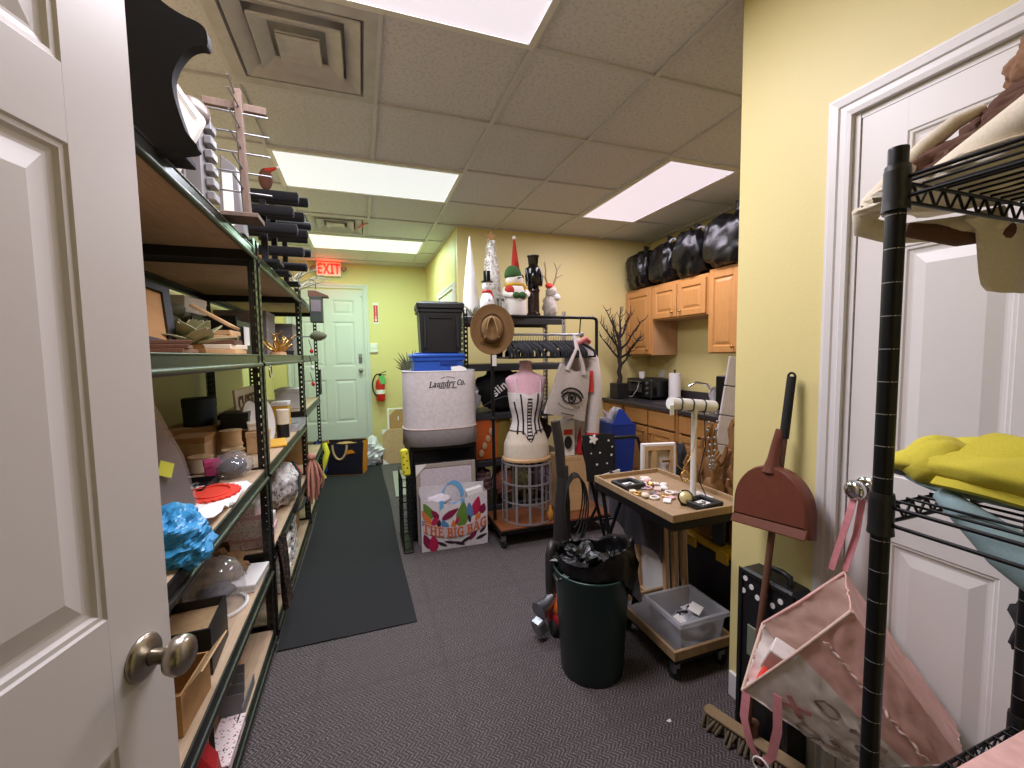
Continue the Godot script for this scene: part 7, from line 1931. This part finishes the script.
# ---------- the wall and the wire rack beside the camera ----------
func near_side():
	# broom leaning in the corner with the dustpan clipped on its stick
	mottled("copper_plastic", C8(104, 56, 42), 0.3, 6.0)
	var br := thing("broom", "dark-handled broom leaning on the yellow wall", "broom", Vector3.ZERO)
	var top := V(1.318, 1.285, -1.0)
	var low := V(1.175, 0.10, -1.01)
	part(br, "stick", nb().rod(low, top, 0.0105, 12), M.walnut)
	part(br, "grip", nb().rod(top + (low - top) * 0.17, top, 0.014, 12, 0.0135), M.rubber)
	part(br, "hanging_loop", nb().tube(range(12).map(func(k): return top + V(0.0, 0.012 * sin(TAU * k / 12), 0.012 * cos(TAU * k / 12))), 0.004, 6, true), M.rubber)
	var hb := V(1.20, 0.062, -1.01)
	var hd := V(0.10, 0, 0.30).normalized()
	var hbs := Basis(hd, V(0, 1, 0), hd.cross(V(0, 1, 0)))
	part(br, "head", nb().box(hb, V(0.33, 0.03, 0.045), 0.012, hbs), mottled("worn_wood", C8(150, 126, 92), 0.8, 9.0, 0.4))
	part(br, "socket", nb().rod(hb + V(0, 0.01, 0), hb + V(0.004, 0.06, 0), 0.018, 10), M.walnut)
	var bristle := mottled("bristle", C8(120, 108, 88), 0.9, 12.0)
	var bristles := nb()
	for i in 26:
		for j in 4:
			var p := hb + hbs * V(-0.155 + 0.0124 * i, -0.012, -0.017 + 0.0112 * j)
			var e := p + V(rng.randf_range(-0.012, 0.012), -0.044, rng.randf_range(-0.012, 0.012)) + hbs * V((i - 12.5) * 0.0012, 0, (j - 1.5) * 0.006)
			bristles.rod(p, e, 0.0052, 5, 0.006)
	part(br, "bristles", bristles, bristle).set_meta("kind", "stuff")
	var dp := thing("dustpan", "copper-brown dustpan clipped on the broom against the yellow wall", "dustpan", V(1.235, 0.79, -0.992))
	dp.basis = Basis(V(0, 0.13, 0.99).normalized(), V(0.17, 0.97, -0.13).normalized(), V(-0.98, 0.17, 0).normalized()).orthonormalized()
	var pan := []
	for i in 25:
		var a := PI * i / 24.0
		pan.append([0.135 * cos(a), 0.07 + 0.135 * sin(a)])
	pan.append([-0.135, 0.0]); pan.append([0.135, 0.0])
	part(dp, "back", nb().prism(pan, 0.006, T(V(0, 0, -0.02))), M.copper_plastic)
	var wall := []
	for i in 27:
		var q: Array
		if i == 0: q = [0.135, 0.0]
		elif i == 26: q = [-0.135, 0.0]
		else: q = [0.135 * cos(PI * (i - 1) / 24.0), 0.07 + 0.135 * sin(PI * (i - 1) / 24.0)]
		wall.append(q)
	var w0 := wall.map(func(q): return V(q[0], q[1], -0.018))
	var w1 := wall.map(func(q): return V(q[0] * 0.99, q[1], 0.016))
	var w2 := wall.map(func(q): return V(q[0] * 0.94, 0.07 + (q[1] - 0.07) * 0.95, 0.022))
	part(dp, "hood", nb().grid([w0, w1, w2]), M.copper_plastic)
	part(dp, "face", nb().prism(wall.map(func(q): return [q[0] * 0.945, maxf(0.03, 0.07 + (q[1] - 0.07) * 0.955)]), 0.004, T(V(0, 0, 0.018)), 0.002), M.copper_plastic)
	part(dp, "lip", nb().box(V(0, 0.012, 0.022), V(0.27, 0.032, 0.006), 0.002, E(-20)), M.copper_plastic)
	part(dp, "socket", nb().tube([V(0.0, 0.185, 0.0), V(0.004, 0.225, 0.004), V(0.014, 0.28, 0.0), V(0.022, 0.325, -0.004)], [0.034, 0.019, 0.018, 0.0165], 12), M.copper_plastic)
	# hard case with white dots
	var cs := thing("dotted_case", "black carry case with white dots standing against the yellow wall", "case", V(1.293, 0, -1.018))
	part(cs, "shell", nb().box(V(0, 0.305, 0), V(0.09, 0.60, 0.20), 0.010), M.black_plastic)
	part(cs, "handle", nb().tube([V(-0.01, 0.604, -0.02), V(-0.01, 0.635, -0.015), V(-0.01, 0.64, 0.03), V(-0.01, 0.635, 0.06), V(-0.01, 0.604, 0.062)], 0.010, 8), M.black_plastic)
	part(cs, "rim", nb().frame(0.202, 0.602, 0.016, 0.006, Transform3D(Basis(V(0, 0, 1), V(0, 1, 0), V(-1, 0, 0)), V(-0.046, 0.305, 0)), 0.002), M.black_plastic)
	for q in [[-0.087, 0.572], [-0.062, 0.552], [-0.094, 0.524], [-0.038, 0.527], [-0.008, 0.557], [0.046, 0.560], [0.019, 0.531], [0.071, 0.538], [0.04, 0.49]]:
		part(cs, "dot", nb().lathe([[0, 0], [0.0095, 0], [0.009, 0.002], [0, 0.0022]], V(-0.0455, q[1], q[0] + 0.012), 14, true, E(0, 0, 90)), M.white_plastic)
	part(cs, "panel", nb().box(V(-0.048, 0.36, -0.03), V(0.006, 0.11, 0.06), 0.002), mat("sage_panel", C8(118, 122, 104), 0.5), "grey-green panel")
	# gift bag hanging from the door knob
	gift_bag()
	wire_rack()

func gift_bag():
	var t := thing("gift_bag", "large pink and cream gift bag hanging by its ribbon from the door knob", "bag", Vector3.ZERO)
	var R1 := V(1.06, 0.335, -0.93)
	var R2 := V(1.185, 0.495, -0.97)
	var R3 := V(1.275, 0.738, -0.79)
	var R4 := V(1.12, 0.725, -0.675)
	var B1 := V(1.19, 0.26, -0.70)
	var B4 := V(1.24, 0.44, -0.505)
	var B2 := V(1.31, 0.24, -0.78)
	var B3 := V(1.325, 0.46, -0.56)
	mottled("gift_cream", C8(236, 226, 220), 0.4, 5.0, 0.15)
	mottled("gift_pink", C8(242, 192, 184), 0.35, 5.0, 0.2)
	mottled("gift_inside", C8(232, 200, 184), 0.6, 5.0, 0.2)
	var nz := noise(0.35, 88)
	var patch := func(a: Vector3, b: Vector3, c: Vector3, d: Vector3, u0, u1, amp):
		# a,b top edge; d,c below; rows from the bottom up
		var rows := []
		var nrm := (b - a).cross(a - d).normalized()
		for i in 15:
			var row := []
			for j in 15:
				var u: float = lerpf(u0, u1, j / 14.0)
				var v := i / 14.0
				var p := d.lerp(c, u).lerp(a.lerp(b, u), v)
				row.append(p + nrm * amp * (nz.get_noise_2d(u * 26.0, v * 26.0) + 0.6 * sin(PI * u) * sin(PI * v)))
			rows.append(row)
		return rows
	part(t, "cream_front", nb().sheet(patch.call(R1, R4, B4, B1, 0.0, 0.55, 0.009), 0.003), M.gift_cream)
	part(t, "pink_front", nb().sheet(patch.call(R1, R4, B4, B1, 0.55, 1.0, 0.009), 0.003), M.gift_pink)
	part(t, "back", nb().sheet(patch.call(R3, R2, B2, B3, 0.0, 1.0, 0.01), 0.003), M.gift_inside)
	part(t, "side", nb().sheet(patch.call(R2, R1, B1, B2, 0.0, 1.0, -0.02), 0.003), M.gift_cream)
	part(t, "side", nb().sheet(patch.call(R4, R3, B3, B4, 0.0, 1.0, -0.006), 0.003), M.gift_pink)
	part(t, "base", nb().quad2(B1, B4, B3, B2), M.gift_cream)
	# hems round the mouth
	for e in [[R2, R3], [R1, R4], [R1, R2]]:
		part(t, "hem", nb().tube([e[0], e[0].lerp(e[1], 0.5) + V(-0.004, -0.006, 0), e[1]], 0.005, 6), M.gift_pink if e[0] == R2 else M.gift_inside)
	# printed marks on the front
	var on := func(u, v, lift):
		var nrm := (R4 - R1).cross(R1 - B1).normalized()
		return B1.lerp(B4, u).lerp(R1.lerp(R4, u), v) + nrm * (0.009 * (nz.get_noise_2d(u * 26.0, v * 26.0) + 0.6 * sin(PI * u) * sin(PI * v)) + lift)
	var faded := mat("print_rose", C8(186, 128, 122), 0.5)
	var taupe := mat("print_taupe", C8(154, 138, 128), 0.5)
	var fn := (R4 - R1).cross(R1 - B1).normalized()
	for q in [[0.20, 0.66, 0], [0.13, 0.2, 0], [0.46, 0.25, 0]]:
		for s in [-1, 1]: part(t, "printed_cross", nb().strip(range(7).map(func(k): return on.call(q[0] + 0.10 * (k / 6.0 - 0.5), q[1] + s * 0.22 * (k / 6.0 - 0.5), 0.003)), 0.014, fn, 0.0015), faded if q[1] > 0.5 else taupe)
	for q in [[0.40, 0.55], [0.32, 0.12], [0.08, 0.42]]:
		part(t, "printed_ring", nb().strip(range(19).map(func(k): return on.call(q[0] + 0.045 * cos(TAU * k / 18), q[1] + 0.095 * sin(TAU * k / 18), 0.003)), 0.008, fn, 0.0015), taupe)
	var lips := mat("print_pale", C8(244, 214, 206), 0.4)
	for i in 11:
		part(t, "printed_chain", nb().strip(range(7).map(func(k): return on.call(0.74 + 0.022 * sin(k * 0.55), 0.95 - 0.085 * i - 0.013 * k, 0.003)), 0.006, fn, 0.0015), lips)
	# what it holds
	part(t, "box_inside", nb().box(V(1.17, 0.42, -0.86), V(0.05, 0.16, 0.14), 0.003, E(20, 30, 30)), M.gift_cream)
	part(t, "red_tin", nb().box(V(1.115, 0.36, -0.895), V(0.045, 0.10, 0.06), 0.003, E(20, 30, 20)), M.coral_red)
	# ribbons
	var rib := mottled("ribbon_pink", C8(214, 140, 146), 0.45, 9.0)
	var back := [V(1.272, 0.73, -0.825), V(1.285, 0.80, -0.815), V(1.30, 0.90, -0.80), V(1.312, 0.985, -0.79), V(1.325, 0.94, -0.785), V(1.315, 0.84, -0.79), V(1.288, 0.735, -0.80)]
	var rr := []
	for p in back: rr.append([p + V(0, 0, 0.009), p - V(0, 0, 0.009)])
	part(t, "ribbon_handle", nb().sheet(rr, 0.002), rib)
	var loop := [V(1.058, 0.34, -0.915), V(1.045, 0.27, -0.91), V(1.05, 0.20, -0.89), V(1.065, 0.155, -0.865), V(1.075, 0.20, -0.84), V(1.07, 0.30, -0.82), V(1.072, 0.40, -0.825)]
	var r2 := []
	for p in loop: r2.append([p + V(0.004, 0, 0.011), p - V(0.004, 0, 0.011)])
	part(t, "ribbon_handle", nb().sheet(r2, 0.002), rib)
	part(t, "ring", nb().tube(range(16).map(func(k): return V(1.062 + 0.006 * cos(TAU * k / 16), 0.155 + 0.022 * sin(TAU * k / 16), -0.862 + 0.022 * cos(TAU * k / 16))), 0.003, 6, true), M.white_plastic)

func wire_shelf(t: Node3D, y: float, x0: float, x1: float, z0: float, z1: float):
	var s := Node3D.new()
	s.name = "wire_shelf"
	t.add_child(s, true)
	var r := 0.0032
	var drop := V(0, -0.028, 0)
	for x in [x0, x1]:
		part(s, "edge_wire", nb().rod(V(x, y, z0), V(x, y, z1), r, 8), M.black_metal)
		part(s, "edge_wire", nb().rod(V(x, y, z0) + drop, V(x, y, z1) + drop, r, 8), M.black_metal)
	for z in [z0, z1, (z0 + z1) / 2]:
		var e := [V(x0, y - 0.002, z), V(x1, y - 0.002, z)]
		var b := nb()
		b.rod(e[0], e[1], r, 7).rod(e[0] + drop, e[1] + drop, r, 7)
		var n := 12
		for i in n:
			var p: Vector3 = e[0].lerp(e[1], i / float(n))
			var q: Vector3 = e[0].lerp(e[1], (i + 0.5) / float(n)) + drop
			var p2: Vector3 = e[0].lerp(e[1], (i + 1) / float(n))
			b.rod(p, q, 0.0022, 5).rod(q, p2, 0.0022, 5)
		part(s, "truss", b, M.black_metal)
	for i in 14:
		var x := lerpf(x0, x1, (i + 1) / 15.0)
		part(s, "mat_wire", nb().rod(V(x, y + 0.003, z0), V(x, y + 0.003, z1), 0.0022, 6), M.black_metal)

func furry(c: Vector3, r: Vector3, sd: int) -> MB:
	var n := noise(0.9, sd)
	var n2 := noise(0.12, sd)
	var rows := []
	for i in 61:
		var th := PI * i / 60.0
		var row := []
		for j in 96:
			var ph := TAU * j / 96
			var d := V(sin(th) * cos(ph), -cos(th), -sin(th) * sin(ph))
			row.append(c + d * r * (1.0 + 0.2 * n2.get_noise_3dv(d * 12.0)) + d * 0.007 * n.get_noise_3dv(d * 22.0))
		rows.append(row)
	return nb().grid(rows, true)

func wire_rack():
	var x0 := 0.765
	var x1 := 1.225
	var z0 := -0.425
	var z1 := -0.095
	var t := thing("wire_rack", "black wire shelving rack before the closed white door", "rack", Vector3.ZERO)
	for x in [x0, x1]:
		for z in [z0, z1]:
			var p := nb().rod(V(x, 0.02, z), V(x, 1.665, z), 0.0127, 16)
			p.lathe([[0.0127, 0], [0.0125, 0.003], [0.0, 0.005]], V(x, 1.665, z), 16)
			var post := part(t, "post", p, M.black_metal)
			var g := nb()
			for i in 31: g.lathe([[0.01285, -0.0006], [0.01285, 0.0006]], V(x, 0.12 + 0.05 * i, z), 14)
			part(post, "groove_ring", g, M.grey_steel)
			part(post, "foot", nb().lathe([[0, 0], [0.016, 0], [0.016, 0.012], [0.008, 0.022]], V(x, 0.0, z), 14, true), M.rubber)
	for y in [1.622, 1.125, 0.612, 0.12]:
		wire_shelf(t, y, x0, x1, z0, z1)
		for x in [x0, x1]:
			for z in [z0, z1]:
				part(t, "collar", nb().lathe([[0.0125, -0.046], [0.0175, -0.046], [0.0165, -0.034], [0.0165, 0.012], [0.0155, 0.02], [0.0125, 0.02]], V(x, y, z), 18, true), M.black_plastic)
	# blanket roll on the top shelf
	var bl := thing("fur_blanket", "brown and cream fleece blanket heaped on the wire rack's top shelf", "blanket", Vector3.ZERO)
	var fur := mottled("fur_brown", C8(98, 68, 54), 0.98, 30.0, 0.8)
	var cream := cloth("fleece_cream", C8(226, 214, 192), 30.0, 0.6)
	var nf := noise(0.3, 95)
	var nc := noise(0.15, 96)
	part(bl, "under_layer", nb().blob(V(1.0, 1.646, -0.34), V(0.15, 0.018, 0.24), nc, 0.3, 50, 20, -9.0, Basis.IDENTITY, 0.8), cream)
	part(bl, "fur_side", furry(V(1.03, 1.69, -0.35), V(0.13, 0.05, 0.20), 3), fur)
	part(bl, "fur_side", furry(V(1.05, 1.745, -0.34), V(0.085, 0.055, 0.13), 4), fur)
	part(bl, "fur_top", furry(V(1.06, 1.825, -0.355), V(0.062, 0.075, 0.075), 5), mottled("fur_tan", C8(138, 102, 76), 0.98, 30.0, 0.8))
	part(bl, "cream_edge", nb().tube([V(1.0, 1.645, -0.60), V(0.965, 1.66, -0.575), V(0.955, 1.69, -0.53), V(0.965, 1.73, -0.495), V(0.985, 1.76, -0.465), V(1.01, 1.775, -0.44)], [0.016, 0.02, 0.017, 0.015, 0.013, 0.008], 14), cream)
	part(bl, "cream_roll", nb().tube([V(0.985, 1.64, -0.56), V(0.94, 1.642, -0.50), V(0.89, 1.66, -0.40), V(0.865, 1.69, -0.31), V(0.855, 1.73, -0.2), V(0.86, 1.76, -0.12)], [0.014, 0.018, 0.026, 0.031, 0.036, 0.036], 16), cream)
	part(bl, "tucked_tip", nb().tube([V(0.98, 1.655, -0.60), V(1.0, 1.625, -0.61), V(1.04, 1.605, -0.58), V(1.09, 1.60, -0.50), V(1.12, 1.61, -0.45)], [0.02, 0.022, 0.02, 0.022, 0.02], 14), cream)
	part(bl, "hanging_fur", nb().tube([V(1.03, 1.605, -0.55), V(1.09, 1.585, -0.50), V(1.16, 1.59, -0.46)], [0.014, 0.02, 0.016], 12), fur)
	var flap := []
	for i in 9:
		var row := []
		var v := i / 8.0
		for j in 11:
			var u := j / 10.0
			var drop := 0.125 * pow(sin(PI * 0.5 * clampf(u * 1.5, 0, 1)), 1.5)
			row.append(V(1.045 + 0.19 * u + 0.02 * (1 - v) * u, 1.602 - drop * (1 - v), -0.452 - 0.02 * (1 - v) + 0.008 * sin(u * 8.0 + v * 2.0) * (1 - v)))
		flap.append(row)
	part(bl, "hanging_flap", nb().sheet(flap, 0.012), cream)
	# cloths on the middle shelf
	var yc := thing("yellow_cloth", "bunched yellow terry cloth on the wire rack's middle shelf", "cloth", Vector3.ZERO)
	var ym := cloth("terry_yellow", C8(204, 190, 60), 40.0, 1.2)
	part(yc, "bundle", nb().blob(V(0.955, 1.180, -0.30), V(0.105, 0.042, 0.17), noise(0.06, 97), 0.35, 70, 44, -0.022, Basis.IDENTITY, 0.8), ym)
	part(yc, "turned_end", nb().blob(V(0.915, 1.178, -0.43), V(0.06, 0.043, 0.05), noise(0.06, 98), 0.25, 44, 30, -0.03, E(0, 25)), ym)
	var lip := []
	for i in 12:
		var row := []
		for j in 8:
			var u := i / 11.0
			var v := j / 7.0
			row.append(V(0.855 + 0.10 * v - 0.008 * sin(u * 5), 1.150 + 0.074 * sin(v * 1.7) + 0.004 * sin(u * 7.0 + v * 3.0) - 0.012 * u * (1 - v), -0.405 + 0.30 * u + 0.035 * v))
		lip.append(row)
	part(yc, "fold", nb().sheet(lip, 0.010), ym)
	var tt := thing("teal_towel", "dusty teal towel under the yellow cloth, drooping off the shelf", "towel", Vector3.ZERO)
	var tm := cloth("terry_teal", C8(140, 164, 168), 40.0, 1.2)
	part(tt, "folded_layer", nb().blob(V(1.0, 1.148, -0.37), V(0.13, 0.018, 0.14), noise(0.06, 99), 0.25, 44, 22, -0.016, Basis.IDENTITY, 0.8), tm)
	part(tt, "drooping_edge", nb().tube([V(0.87, 1.135, -0.40), V(0.85, 1.118, -0.36), V(0.835, 1.09, -0.31), V(0.82, 1.065, -0.24), V(0.82, 1.06, -0.16)], [0.014, 0.02, 0.03, 0.04, 0.045], 14), tm)
	part(tt, "rolled_end", nb().blob(V(0.96, 1.153, -0.47), V(0.06, 0.022, 0.05), noise(0.06, 94), 0.2, 40, 24, -0.02), mottled("terry_grey", C8(112, 124, 128), 0.95, 14.0, 1.2))
	# on the lower shelves
	var pb := thing("pink_box", "pink and white flat box on the wire rack's lower shelf", "box", V(1.03, 0.618, -0.27))
	part(pb, "body", nb().box(V(0, 0.02, 0), V(0.30, 0.04, 0.24), 0.003), M.gift_pink)
	part(pb, "lid", nb().box(V(-0.06, 0.043, 0.02), V(0.18, 0.008, 0.18), 0.002), M.paper)
	solo("black_gloves", "crumpled black glove hanging at the rack's far post", "glove", nb().blob(V(0, 0.0, 0), V(0.03, 0.08, 0.03), nc, 0.5, 22, 18), M.black_cloth, V(1.27, 0.80, -0.43))
